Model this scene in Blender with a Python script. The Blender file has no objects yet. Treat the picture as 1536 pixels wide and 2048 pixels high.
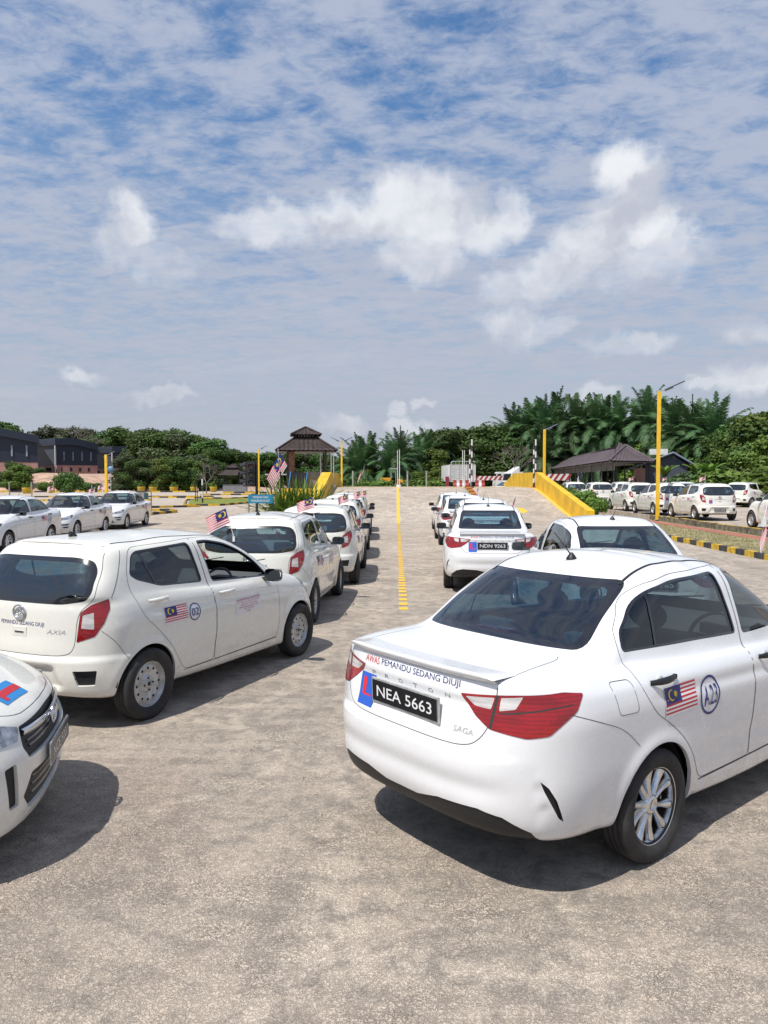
import bpy, bmesh, math, random
import numpy as np
from mathutils import Vector, Matrix
from mathutils.bvhtree import BVHTree
PI = math.pi
R = math.radians
SC = bpy.context.scene
COL = SC.collection

# ------------------------------------------------------------------ camera
CAM_H = 1.98
FPX = 1500.0
HORIZON = 960.0
cd = bpy.data.cameras.new('camera')
cd.sensor_fit = 'VERTICAL'
cd.sensor_height = 36.0
cd.lens = 36.0 * FPX / 2048.0
cd.clip_start = 0.05
cd.clip_end = 30000
cam = bpy.data.objects.new('camera', cd)
COL.objects.link(cam)
cam.location = (0, 0, CAM_H)
PITCH = math.atan((1024 - HORIZON) / FPX)
cam.rotation_euler = (PI / 2 - PITCH, 0, 0)
SC.camera = cam

# ------------------------------------------------------------------ light
SUN = Vector((-.40, -.42, 1.0)).normalized()       # towards the sun
SUN_EL = math.asin(SUN.z)
SUN_AZ = math.atan2(SUN.x, SUN.y)
sl = bpy.data.lights.new('sun', 'SUN')
sl.energy = 5.0
sl.angle = R(.55)
sl.color = (1.0, .955, .89)
so = bpy.data.objects.new('sun', sl)
COL.objects.link(so)
so.rotation_euler = SUN.to_track_quat('Z', 'Y').to_euler()
so.location = (0, 0, 40)
SC.view_settings.view_transform = 'Standard'
SC.view_settings.look = 'None'
SC.view_settings.gamma = 1
SC.view_settings.exposure = 0.10


class NT:
    """small helper round a node tree"""
    def __init__(s, tree):
        s.t = tree
        s.t.nodes.clear()

    def n(s, kind, ins=None, **kw):
        nd = s.t.nodes.new(kind)
        for k, v in kw.items():
            setattr(nd, k, v)
        for k, v in (ins or {}).items():
            if isinstance(v, bpy.types.NodeSocket):
                s.t.links.new(v, nd.inputs[k])
            else:
                nd.inputs[k].default_value = v
        return nd

    def math(s, op, a, b=0.0, c=None, clamp=False):
        nd = s.t.nodes.new('ShaderNodeMath')
        nd.operation = op
        nd.use_clamp = clamp
        for i, v in enumerate((a, b, c)):
            if v is None:
                continue
            if isinstance(v, bpy.types.NodeSocket):
                s.t.links.new(v, nd.inputs[i])
            else:
                nd.inputs[i].default_value = v
        return nd.outputs[0]

    def mix(s, f, a, b, blend='MIX'):
        nd = s.t.nodes.new('ShaderNodeMix')
        nd.data_type = 'RGBA'
        nd.blend_type = blend
        for i, v in ((0, f), (6, a), (7, b)):
            if isinstance(v, bpy.types.NodeSocket):
                s.t.links.new(v, nd.inputs[i])
            else:
                if i and len(v) == 3:
                    v = (*v, 1)
                nd.inputs[i].default_value = v
        return nd.outputs[2]

    def ramp(s, f, stops, interp='LINEAR'):
        nd = s.t.nodes.new('ShaderNodeValToRGB')
        nd.color_ramp.interpolation = interp
        e = nd.color_ramp.elements
        while len(e) < len(stops):
            e.new(.5)
        for el, (p, c) in zip(e, stops):
            el.position = p
            if not hasattr(c, '__len__'):
                c = (c, c, c)
            el.color = (*c, 1) if len(c) == 3 else c
        s.t.links.new(f, nd.inputs[0])
        return nd.outputs[0]

    def noise(s, vec, scale, detail=4, rough=.55, dist=0.0, dim='3D'):
        nd = s.n('ShaderNodeTexNoise', {'Scale': scale, 'Detail': detail, 'Roughness': rough, 'Distortion': dist})
        nd.noise_dimensions = dim
        if vec is not None:
            s.t.links.new(vec, nd.inputs['Vector'])
        return nd.outputs['Fac']

    def smooth(s, x, a, b):
        nd = s.t.nodes.new('ShaderNodeMapRange')
        nd.interpolation_type = 'SMOOTHSTEP'
        s.t.links.new(x, nd.inputs[0])
        for i, v in ((1, a), (2, b), (3, 0.0), (4, 1.0)):
            if isinstance(v, bpy.types.NodeSocket):
                s.t.links.new(v, nd.inputs[i])
            else:
                nd.inputs[i].default_value = v
        return nd.outputs[0]

    def link(s, a, b):
        s.t.links.new(a, b)


# ------------------------------------------------------------------ sky
def build_world():
    w = bpy.data.worlds.new('World')
    SC.world = w
    w.use_nodes = True
    t = NT(w.node_tree)
    out = t.n('ShaderNodeOutputWorld')
    sky = t.n('ShaderNodeTexSky')
    sky.sky_type = 'NISHITA'
    sky.sun_disc = False
    sky.sun_elevation = SUN_EL
    sky.sun_rotation = SUN_AZ
    sky.air_density = 1.3
    sky.dust_density = 1.6
    sky.ozone_density = 2.5
    bg = t.n('ShaderNodeBackground', {'Strength': .1})
    d = t.n('ShaderNodeTexCoord').outputs['Generated']
    sp = t.n('ShaderNodeSeparateXYZ', {0: d})
    x, y, z = sp.outputs
    # sky-plane coordinates of a cloud layer and plain angles for the low clouds
    zz = t.math('MAXIMUM', z, .02)
    den = t.math('ADD', zz, .10)
    px = t.math('DIVIDE', x, den)
    py = t.math('DIVIDE', y, den)
    pv = t.n('ShaderNodeCombineXYZ', {0: px, 1: py, 2: 0.0}).outputs[0]
    az = t.math('ARCTAN2', x, y)
    el = t.math('ARCSINE', z)
    # high rippled layer
    pm = t.n('ShaderNodeMapping', {0: pv, 'Rotation': (0, 0, R(25)), 'Scale': (1.0, 1.35, 1)}).outputs[0]
    n1 = t.noise(pm, 5.2, 9, .60, .25)
    n2 = t.noise(pm, 0.75, 5, .55, .3)
    n3 = t.noise(pm, 15.0, 6, .65, .5)
    s = t.math('ADD', t.math('MULTIPLY', n1, .56), t.math('MULTIPLY', n2, .30))
    s = t.math('ADD', s, t.math('MULTIPLY', n3, .34))
    hi = t.smooth(s, .445, .690)
    hi = t.math('MULTIPLY', hi, .92)
    # veil thickening to the horizon
    veil = t.smooth(el, .50, .03)
    n4 = t.noise(t.n('ShaderNodeCombineXYZ', {0: az, 1: t.math('MULTIPLY', el, 5.0), 2: 0.0}).outputs[0], 2.2, 6, .6, .4)
    veil = t.math('MULTIPLY', veil, t.math('ADD', .58, t.math('MULTIPLY', n4, .42)))
    base = t.mix(1.0, sky.outputs[0], (.64, .95, 1.22), 'MULTIPLY')
    c = t.mix(hi, base, (4.35, 4.85, 6.1))
    c = t.mix(veil, c, (4.55, 4.8, 5.55))
    # low streaks
    n5 = t.noise(t.n('ShaderNodeCombineXYZ', {0: t.math('MULTIPLY', az, 3.0), 1: t.math('MULTIPLY', el, 22.0), 2: 3.0}).outputs[0], 1.3, 7, .62, .5)
    st = t.math('MULTIPLY', t.smooth(n5, .50, .72), t.smooth(el, .50, .2))
    c = t.mix(t.math('MULTIPLY', st, .22), c, (5.6, 5.8, 6.4))
    # cumulus lumps: azimuth, elevation, radii, weight
    av = t.n('ShaderNodeCombineXYZ', {0: az, 1: el, 2: 0.0}).outputs[0]
    w1 = t.n('ShaderNodeTexNoise', {'Vector': av, 'Scale': 9.0, 'Detail': 8, 'Roughness': .55}).outputs['Color']
    ws = t.n('ShaderNodeVectorMath', {0: w1, 1: (.5, .5, .5)}, operation='SUBTRACT').outputs[0]
    ws = t.n('ShaderNodeVectorMath', {0: ws, 'Scale': .085}, operation='SCALE').outputs[0]
    w3 = t.n('ShaderNodeTexNoise', {'Vector': av, 'Scale': 34.0, 'Detail': 6, 'Roughness': .6}).outputs['Color']
    w3 = t.n('ShaderNodeVectorMath', {0: w3, 1: (.5, .5, .5)}, operation='SUBTRACT').outputs[0]
    w3 = t.n('ShaderNodeVectorMath', {0: w3, 'Scale': .034}, operation='SCALE').outputs[0]
    av2 = t.n('ShaderNodeVectorMath', {0: av, 1: ws}, operation='ADD').outputs[0]
    av2 = t.n('ShaderNodeVectorMath', {0: av2, 1: w3}, operation='ADD').outputs[0]

    def A(px_, py_):
        dx = (px_ - 768) / FPX
        dy = (1024 - py_) / FPX
        v = Vector((dx, math.cos(PITCH) + dy * math.sin(PITCH), -math.sin(PITCH) + dy * math.cos(PITCH))).normalized()
        return math.atan2(v.x, v.y), math.asin(v.z)
    lumps = [(1232, 322, 66, 56, 1.0), (1268, 380, 66, 78, 1.0), (1290, 440, 60, 70, .95), (1235, 455, 82, 62, 1.0), (1175, 498, 80, 48, .92), (1105, 535, 85, 42, .8), (1035, 565, 75, 38, .55), (1325, 440, 40, 62, .75), (1275, 520, 115, 60, .62), (1370, 480, 26, 48, .55),
             (560, 445, 100, 42, .66), (690, 425, 90, 55, .85), (780, 415, 80, 62, .92), (870, 430, 100, 66, .9), (960, 430, 80, 66, .85), (1030, 415, 42, 52, .8), (835, 505, 95, 50, .72), (470, 440, 60, 34, .55),
             (265, 440, 45, 38, .85), (235, 480, 45, 42, .62), (325, 510, 70, 46, .45), (1020, 650, 75, 48, .68), (1095, 645, 60, 32, .42),
             (172, 745, 46, 17, .6), (320, 792, 70, 12, .45), (1505, 765, 80, 36, .78), (1410, 770, 30, 18, .6), (1500, 660, 60, 30, .45), (1195, 795, 42, 22, .55),
             (1265, 692, 80, 24, .45), (810, 850, 50, 18, .5), (690, 850, 40, 20, .45), (845, 808, 22, 10, .45), (800, 825, 20, 9, .4)]
    tot = None
    for (cx, cy, rx, ry, wgt) in lumps:
        a0, e0 = A(cx, cy)
        v = t.n('ShaderNodeVectorMath', {0: av2, 1: (a0, e0, 0)}, operation='SUBTRACT').outputs[0]
        v = t.n('ShaderNodeVectorMath', {0: v, 1: (FPX / rx, FPX / ry, 0)}, operation='MULTIPLY').outputs[0]
        q = t.n('ShaderNodeVectorMath', {0: v}, operation='LENGTH').outputs[1]
        q = t.math('MULTIPLY', t.smooth(q, 1.22, .50), wgt)
        tot = q if tot is None else t.math('MAXIMUM', tot, q)
    shade = t.noise(av2, 7.0, 4, .5, .2)
    # lit tops, greyer lower parts: direction of light through the noise field
    av3 = t.n('ShaderNodeVectorMath', {0: av2, 1: (.018, -.035, 0)}, operation='ADD').outputs[0]
    shade2 = t.noise(av3, 7.0, 4, .5, .2)
    rel = t.math('ADD', t.math('MULTIPLY', t.math('SUBTRACT', shade, shade2), 2.6), .70)
    cc = t.mix(t.smooth(rel, .2, 1.0), (5.0, 5.3, 6.1), (8.4, 8.55, 8.8))
    c = t.mix(t.math('MULTIPLY', tot, .92), c, cc)
    # below the horizon
    c = t.mix(t.smooth(z, 0.0, -.03), c, (2.2, 2.1, 2.0))
    t.link(c, bg.inputs[0])
    t.link(bg.outputs[0], out.inputs[0])


build_world()


# ------------------------------------------------------------------ materials
MATS = {}


def mat(name, color, rough=.6, metal=0.0, coat=0.0, bump=None, var=None, spec=.5, coord='Object', emis=None, sheen=0):
    if name in MATS:
        return MATS[name]
    m = bpy.data.materials.new(name)
    m.use_nodes = True
    t = NT(m.node_tree)
    o = t.n('ShaderNodeOutputMaterial')
    p = t.n('ShaderNodeBsdfPrincipled', {'Base Color': (*color, 1), 'Roughness': rough, 'Metallic': metal, 'Coat Weight': coat, 'Coat Roughness': .04, 'Specular IOR Level': spec})
    tc = t.n('ShaderNodeTexCoord').outputs[coord]
    if var:
        sc, lo, hi = var[:3]
        f = t.noise(tc, sc, 5, .6)
        f = t.smooth(f, .3, .7)
        c = t.mix(f, tuple(a * lo for a in color), tuple(min(1, a * hi) for a in color))
        if len(var) > 3:
            f2 = t.smooth(t.noise(tc, sc * 9, 4, .6), .35, .65)
            c = t.mix(t.math('MULTIPLY', f2, var[3]), c, tuple(a * .6 for a in color))
        t.link(c, p.inputs['Base Color'])
    if bump:
        sc, st, dist = bump
        b = t.n('ShaderNodeBump', {'Strength': st, 'Distance': dist, 'Height': t.noise(tc, sc, 5, .6)})
        t.link(b.outputs[0], p.inputs['Normal'])
    t.link(p.outputs[0], o.inputs[0])
    MATS[name] = m
    return m


def glass_mat(name, tint, refl=1.0):
    m = bpy.data.materials.new(name)
    m.use_nodes = True
    t = NT(m.node_tree)
    o = t.n('ShaderNodeOutputMaterial')
    tr = t.n('ShaderNodeBsdfTransparent', {0: (*tint, 1)})
    gl = t.n('ShaderNodeBsdfGlossy', {'Color': (1, 1, 1, 1), 'Roughness': .012})
    fc = t.n('ShaderNodeLayerWeight', {'Blend': .5}).outputs['Facing']
    f = t.math('ADD', t.math('MULTIPLY', t.math('POWER', fc, 4.0), .85), .055 * refl, clamp=True)
    mx = t.n('ShaderNodeMixShader', {0: f, 1: tr.outputs[0], 2: gl.outputs[0]})
    t.link(mx.outputs[0], o.inputs[0])
    MATS[name] = m
    return m


# ------------------------------------------------------------------ objects
def tag(o, label=None, cat=None, group=None, kind=None):
    if label:
        o['label'] = label
    if cat:
        o['category'] = cat
    if group:
        o['group'] = group
    if kind:
        o['kind'] = kind
    return o


def empty(name, loc=(0, 0, 0), rz=0.0, label=None, cat=None, group=None):
    o = bpy.data.objects.new(name, None)
    o.empty_display_size = .3
    COL.objects.link(o)
    o.location = loc
    o.rotation_euler = (0, 0, rz)
    return tag(o, label, cat, group)


def link_mesh(name, me, parent=None, loc=(0, 0, 0), rot=(0, 0, 0)):
    o = bpy.data.objects.new(name, me)
    COL.objects.link(o)
    o.location = loc
    o.rotation_euler = rot
    if parent:
        o.parent = parent
    return o


def copy_tree(o, parent=None):
    c = o.copy()
    COL.objects.link(c)
    c.parent = parent
    for ch in list(o.children):
        copy_tree(ch, c)
    return c


class MB:
    """collects shapes into one mesh"""
    def __init__(s):
        s.v, s.f, s.m, s.sm = [], [], [], []

    def add(s, verts, faces, mi=0, smooth=False):
        b = len(s.v)
        s.v += [tuple(v) for v in verts]
        for f in faces:
            s.f.append([b + i for i in f])
            s.m.append(mi)
            s.sm.append(smooth)
        return s

    def box(s, c, d, mi=0, rz=0.0, M=None, taper=1.0):
        hx, hy, hz = d[0] / 2, d[1] / 2, d[2] / 2
        vs = []
        for z in (-1, 1):
            k = taper if z > 0 else 1
            for x, y in ((-1, -1), (1, -1), (1, 1), (-1, 1)):
                v = Vector((x * hx * k, y * hy * k, z * hz))
                if rz:
                    v = Matrix.Rotation(rz, 3, 'Z') @ v
                if M is not None:
                    v = M @ v
                vs.append(v + Vector(c))
        return s.add(vs, [(3, 2, 1, 0), (4, 5, 6, 7), (0, 1, 5, 4), (1, 2, 6, 5), (2, 3, 7, 6), (3, 0, 4, 7)], mi)

    def tube(s, a, b, r, mi=0, n=10, r2=None, caps=True, smooth=True):
        a, b = Vector(a), Vector(b)
        d = (b - a)
        q = d.to_track_quat('Z', 'Y')
        r2 = r if r2 is None else r2
        vs = []
        for p, rr in ((a, r), (b, r2)):
            for i in range(n):
                t = 2 * PI * i / n
                vs.append(p + q @ Vector((math.cos(t) * rr, math.sin(t) * rr, 0)))
        s.add(vs, [(i, (i + 1) % n, n + (i + 1) % n, n + i) for i in range(n)], mi, smooth)
        if caps:
            s.add(vs, [tuple(range(n))[::-1], tuple(range(n, 2 * n))], mi)
        return s

    def path(s, pts, r, mi=0, n=8):
        for a, b in zip(pts, pts[1:]):
            s.tube(a, b, r, mi, n)
        return s

    def lathe(s, prof, mi=0, n=32, axis='Z', c=(0, 0, 0), smooth=True):
        vs, fs = [], []
        for (r, h) in prof:
            for i in range(n):
                t = 2 * PI * i / n
                if axis == 'Z':
                    v = (r * math.cos(t), r * math.sin(t), h)
                elif axis == 'Y':
                    v = (r * math.cos(t), h, r * math.sin(t))
                else:
                    v = (h, r * math.cos(t), r * math.sin(t))
                vs.append((v[0] + c[0], v[1] + c[1], v[2] + c[2]))
        for k in range(len(prof) - 1):
            for i in range(n):
                j = (i + 1) % n
                fs.append((k * n + i, k * n + j, (k + 1) * n + j, (k + 1) * n + i))
        return s.add(vs, fs, mi, smooth)

    def prism(s, poly, h0, h1, mi=0, axis='Z'):
        """poly in the plane across axis"""
        n = len(poly)

        def P(p, h):
            return (p[0], p[1], h) if axis == 'Z' else ((p[0], h, p[1]) if axis == 'Y' else (h, p[0], p[1]))
        vs = [P(p, h0) for p in poly] + [P(p, h1) for p in poly]
        fs = [tuple(range(n))[::-1], tuple(range(n, 2 * n))] + [(i, (i + 1) % n, n + (i + 1) % n, n + i) for i in range(n)]
        return s.add(vs, fs, mi)

    def grid(s, P, mi=0, smooth=True, mfun=None):
        """P[i][j] points"""
        ni, nj = len(P), len(P[0])
        b = len(s.v)
        for row in P:
            s.v += [tuple(p) for p in row]
        for i in range(ni - 1):
            for j in range(nj - 1):
                s.f.append([b + i * nj + j, b + (i + 1) * nj + j, b + (i + 1) * nj + j + 1, b + i * nj + j + 1])
                s.m.append(mi if mfun is None else mfun(i, j))
                s.sm.append(smooth)
        return s

    def mesh(s, name, mats):
        me = bpy.data.meshes.new(name)
        me.from_pydata(s.v, [], s.f)
        for m in (mats if isinstance(mats, (list, tuple)) else [mats]):
            me.materials.append(m)
        me.polygons.foreach_set('material_index', s.m)
        me.polygons.foreach_set('use_smooth', s.sm)
        me.update()
        return me

    def build(s, name, mats, parent=None, loc=(0, 0, 0), rot=(0, 0, 0), recalc=False, bevel=0):
        me = s.mesh(name, mats)
        if recalc or bevel:
            bm = bmesh.new()
            bm.from_mesh(me)
            if bevel:
                bmesh.ops.remove_doubles(bm, verts=bm.verts, dist=1e-5)
                es = [e for e in bm.edges if e.is_manifold and e.calc_face_angle(0) > .6]
                bmesh.ops.bevel(bm, geom=es, offset=bevel, segments=2, affect='EDGES', profile=.7, clamp_overlap=True)
            bmesh.ops.recalc_face_normals(bm, faces=bm.faces)
            bm.to_mesh(me)
            bm.free()
        return link_mesh(name, me, parent, loc, rot)
# ------------------------------------------------------------------ car bodies
def pchip(xs, ys, xq):
    xs = np.asarray(xs, float)
    ys = np.asarray(ys, float)
    xq = np.asarray(xq, float)
    if len(xs) == 1:
        return np.full_like(xq, ys[0])
    h = np.diff(xs)
    dl = np.diff(ys) / h
    n = len(xs)
    d = np.zeros(n)
    for i in range(1, n - 1):
        if dl[i - 1] * dl[i] > 0:
            w1 = 2 * h[i] + h[i - 1]
            w2 = h[i] + 2 * h[i - 1]
            d[i] = (w1 + w2) / (w1 / dl[i - 1] + w2 / dl[i])
    d[0] = dl[0] if n == 2 else _end(h[0], h[1], dl[0], dl[1])
    d[-1] = dl[-1] if n == 2 else _end(h[-1], h[-2], dl[-1], dl[-2])
    k = np.clip(np.searchsorted(xs, xq) - 1, 0, n - 2)
    t = np.clip((xq - xs[k]) / h[k], 0, 1)
    t2, t3 = t * t, t * t * t
    return (2 * t3 - 3 * t2 + 1) * ys[k] + (t3 - 2 * t2 + t) * h[k] * d[k] + (-2 * t3 + 3 * t2) * ys[k + 1] + (t3 - t2) * h[k] * d[k + 1]


def _end(h0, h1, d0, d1):
    d = ((2 * h0 + h1) * d0 - h0 * d1) / (h0 + h1)
    if d * d0 <= 0:
        return 0.0
    if d0 * d1 <= 0 and abs(d) > 3 * abs(d0):
        return 3 * d0
    return d


def resample(P, n):
    s = np.concatenate([[0], np.cumsum(np.linalg.norm(np.diff(P, axis=0), axis=1))])
    q = np.linspace(0, s[-1], n)
    return np.stack([np.interp(q, s, P[:, k]) for k in range(P.shape[1])], 1)


NF, NS, NR = 30, 76, 30


def contour(row):
    """half outline front centre -> rear centre; row = xf, xa, nf, xb, xr, nr, w[(x,y)], z[(x,z)]"""
    xf, xa, nf, xb, xr, nr, w, z = row
    wx = [p[0] for p in w][::-1]
    wy = [p[1] for p in w][::-1]
    W = lambda x: pchip(wx, wy, x)
    t = np.linspace(0, PI / 2, 160)
    fa = np.stack([xa + (xf - xa) * np.cos(t) ** (2 / nf), float(W(np.array([xa]))[0]) * np.sin(t) ** (2 / nf)], 1)
    ra = np.stack([xb + (xr - xb) * np.sin(t) ** (2 / nr), float(W(np.array([xb]))[0]) * np.cos(t) ** (2 / nr)], 1)
    xs = np.linspace(xa, xb, NS)
    sd = np.stack([xs, W(xs)], 1)
    P = np.concatenate([resample(fa, NF)[:-1], sd, resample(ra, NR)[1:]])
    zx = [p[0] for p in z][::-1]
    zy = [p[1] for p in z][::-1]
    Z = pchip(zx, zy, P[:, 0])
    return np.column_stack([P, Z])


def body_grid(rows, sub, detail=None):
    C = np.array([contour(r) for r in rows])
    nr, nc = C.shape[:2]
    subs = sub if hasattr(sub, '__len__') else [sub] * (nr - 1)
    out = np.zeros((sum(subs) + 1, nc, 3))
    for j in range(nc):
        P = C[:, j]
        s = np.concatenate([[0], np.cumsum(np.maximum(1e-4, np.linalg.norm(np.diff(P, axis=0), axis=1)))])
        q = np.concatenate([np.linspace(s[i], s[i + 1], subs[i], endpoint=False) for i in range(nr - 1)] + [[s[-1]]])
        for k in range(3):
            out[:, j, k] = pchip(s, P[:, k], q)
    # smooth slightly so that no seam of the rows shows
    for _ in range(3):
        o = out.copy()
        o[1:-1, 1:-1] = .5 * out[1:-1, 1:-1] + .125 * (out[:-2, 1:-1] + out[2:, 1:-1] + out[1:-1, :-2] + out[1:-1, 2:])
        o[1:-1, 0] = .5 * out[1:-1, 0] + .25 * (out[:-2, 0] + out[2:, 0])
        o[1:-1, -1] = .5 * out[1:-1, -1] + .25 * (out[:-2, -1] + out[2:, -1])
        out = o
    if detail:
        out = detail(out)
    out[:, 0, 1] = 0
    out[:, -1, 1] = 0
    return out


def grid_normals(G):
    du = np.zeros_like(G)
    dv = np.zeros_like(G)
    du[:, 1:-1] = G[:, 2:] - G[:, :-2]
    M0 = G[:, 1].copy(); M0[:, 1] *= -1
    du[:, 0] = G[:, 1] - M0
    M1 = G[:, -2].copy(); M1[:, 1] *= -1
    du[:, -1] = M1 - G[:, -2]
    dv[1:-1] = G[2:] - G[:-2]
    dv[0] = G[1] - G[0]
    dv[-1] = G[-1] - G[-2]
    n = np.cross(dv, du)
    l = np.linalg.norm(n, axis=2, keepdims=True)
    n = n / np.maximum(l, 1e-9)
    n[-1] = (0, 0, 1)
    n[:, 0, 1] = 0
    n[:, -1, 1] = 0
    # orient outward
    c = G - np.array([1.2, 0, .6])
    s = np.sign((n * c).sum(2, keepdims=True))
    if s.mean() < 0:
        n = -n
        n[-1] = (0, 0, 1)
    return n / np.maximum(np.linalg.norm(n, axis=2, keepdims=True), 1e-9)


class Shell:
    def __init__(s, G):
        s.G = G
        s.N = grid_normals(G)
        nr, nc = G.shape[:2]
        bm = s.bm = bmesh.new()
        s.nb = bm.verts.layers.float_vector.new('nb')
        s.fl = bm.faces.layers.int.new('fl')
        vs = []
        for i in range(nr):
            for j in range(nc):
                v = bm.verts.new(G[i, j])
                v[s.nb] = Vector(s.N[i, j])
                vs.append(v)
        for i in range(nr - 1):
            for j in range(nc - 1):
                a, b, c, d = vs[i * nc + j], vs[i * nc + j + 1], vs[(i + 1) * nc + j + 1], vs[(i + 1) * nc + j]
                f = bm.faces.new((a, b, c, d))
                f.normal_update()
                n = a[s.nb] + c[s.nb]
                if f.normal.dot(n) < 0:
                    f.normal_flip()
        # tree over both halves for casting
        V, F = [], []
        for sg in (1, -1):
            b = len(V)
            V += [Vector((p[0], p[1] * sg, p[2])) for p in G.reshape(-1, 3)]
            F += [(b + i * nc + j, b + i * nc + j + 1, b + (i + 1) * nc + j + 1, b + (i + 1) * nc + j) for i in range(nr - 1) for j in range(nc - 1)]
        s.tree = BVHTree.FromPolygons(V, F)

    def basis(s, phi):
        """outward view direction at angle phi (deg, 0 front, 90 left side, 180 rear); returns d, s-axis"""
        a = R(phi)
        return Vector((math.cos(a), math.sin(a), 0)), Vector((-math.sin(a), math.cos(a), 0))

    def region(s, poly, phi, top=False, lim=None, mn=.15):
        """cut the shell along poly and give the faces inside; poly in (s, z) or (x, y) from above"""
        bm = s.bm
        if top:
            d, sx, zx = Vector((0, 0, 1)), Vector((1, 0, 0)), Vector((0, 1, 0))
        else:
            d, sx = s.basis(phi)
            zx = Vector((0, 0, 1))
        pts = [Vector(p) for p in poly]
        x0, x1 = min(p.x for p in pts), max(p.x for p in pts)
        y0, y1 = min(p.y for p in pts), max(p.y for p in pts)
        nb = s.nb

        def ok(f):
            return f.verts[0][nb].dot(d) > mn

        def bb(f):
            a = [v.co.dot(sx) for v in f.verts]
            b = [v.co.dot(zx) for v in f.verts]
            return min(a), max(a), min(b), max(b)
        cand = {}
        for f in bm.faces:
            if ok(f) and (lim is None or lim(f.calc_center_median())):
                b = bb(f)
                if b[1] > x0 - .01 and b[0] < x1 + .01 and b[3] > y0 - .01 and b[2] < y1 + .01:
                    cand[f] = b
        e = 2e-4
        for i in range(len(pts)):
            p, q = pts[i], pts[(i + 1) % len(pts)]
            if (q - p).length < 1e-6:
                continue
            sx0, sx1 = min(p.x, q.x) - e, max(p.x, q.x) + e
            sy0, sy1 = min(p.y, q.y) - e, max(p.y, q.y) + e
            fs = [f for f, b in cand.items() if b[1] > sx0 and b[0] < sx1 and b[3] > sy0 and b[2] < sy1]
            if not fs:
                continue
            co = sx * p.x + zx * p.y
            if True:
                off = d * 0
            t = q - p
            no = (sx * (-t.y) + zx * t.x).normalized()
            for f in fs:
                del cand[f]
            old = set(fs)
            geom = list(old) + list({ed for f in fs for ed in f.edges}) + list({v for f in fs for v in f.verts})
            r = bmesh.ops.bisect_plane(bm, geom=geom, dist=1e-6, plane_co=co, plane_no=no)
            for g in r['geom']:
                if isinstance(g, bmesh.types.BMFace) and g.is_valid:
                    cand[g] = bb(g)
            for f in fs:
                if f.is_valid and f not in cand:
                    cand[f] = bb(f)
        res = []
        for f in cand:
            if not f.is_valid:
                continue
            c = f.calc_center_median()
            if inside(pts, c.dot(sx), c.dot(zx)):
                res.append(f)
        return res

    def extract(s, faces):
        """move faces to a new bmesh with the same layers"""
        nbm = bmesh.new()
        nb = nbm.verts.layers.float_vector.new('nb')
        fl = nbm.faces.layers.int.new('fl')
        mp = {}
        for f in faces:
            vs = []
            for v in f.verts:
                if v not in mp:
                    w = nbm.verts.new(v.co)
                    w[nb] = v[s.nb]
                    mp[v] = w
                vs.append(mp[v])
            g = nbm.faces.new(vs)
            g.material_index = f.material_index
            g[fl] = f[s.fl]
        bmesh.ops.delete(s.bm, geom=list(faces), context='FACES')
        return nbm

    def hit(s, o, d):
        r = s.tree.ray_cast(Vector(o), Vector(d))
        return r[0], r[1]


def inside(pts, x, y):
    c = False
    n = len(pts)
    j = n - 1
    for i in range(n):
        if (pts[i].y > y) != (pts[j].y > y) and x < (pts[j].x - pts[i].x) * (y - pts[i].y) / (pts[j].y - pts[i].y) + pts[i].x:
            c = not c
        j = i
    return c


def rounded(poly, r, n=4):
    """round the corners of a polygon; r number or list"""
    out = []
    m = len(poly)
    for i in range(m):
        p0, p, p1 = Vector(poly[i - 1]), Vector(poly[i]), Vector(poly[(i + 1) % m])
        rr = r[i] if hasattr(r, '__len__') else r
        a, b = (p0 - p), (p1 - p)
        rr = min(rr, a.length * .48, b.length * .48)
        if rr < 1e-4:
            out.append(tuple(p))
            continue
        A, B = p + a.normalized() * rr, p + b.normalized() * rr
        for k in range(n + 1):
            t = k / n
            q = A * (1 - t) ** 2 + p * 2 * t * (1 - t) + B * t * t
            out.append((q.x, q.y))
    return out


def circle(cx, cy, r, n=40):
    return [(cx + r * math.cos(2 * PI * i / n), cy + r * math.sin(2 * PI * i / n)) for i in range(n)]


def offset_in(bm, amount):
    nb = bm.verts.layers.float_vector['nb']
    for v in bm.verts:
        v.co -= v[nb] * amount


def rim(bm, width, depth, mi):
    """dark groove round an open piece"""
    fl = bm.faces.layers.int['fl']
    nb = bm.verts.layers.float_vector['nb']
    bmesh.ops.inset_region(bm, faces=list(bm.faces), thickness=width, depth=0, use_boundary=True, use_even_offset=True)
    for f in bm.faces:
        if any(e.is_boundary for e in f.edges):
            f.material_index = mi
    for v in bm.verts:
        if v.is_boundary:
            v.co -= v[nb] * depth


def recess(bm, faces, depth, mi=None, wall=None, inset=0.0):
    """push faces of an open mesh inwards, leaving walls"""
    fl = bm.faces.layers.int['fl']
    nb = bm.verts.layers.float_vector['nb']
    r = bmesh.ops.extrude_face_region(bm, geom=faces, use_keep_orig=False)
    nf = [g for g in r['geom'] if isinstance(g, bmesh.types.BMFace)]
    nv = [g for g in r['geom'] if isinstance(g, bmesh.types.BMVert)]
    bmesh.ops.delete(bm, geom=[f for f in faces if f.is_valid], context='FACES_ONLY')
    s = set(nf)
    for v in nv:
        v.co -= v[nb] * depth
    ws = set()
    for v in nv:
        for f in v.link_faces:
            if f not in s:
                ws.add(f)
    for f in ws:
        f[fl] = 1
        if wall is not None:
            f.material_index = wall
    if mi is not None:
        for f in nf:
            f.material_index = mi
    return nf


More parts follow.
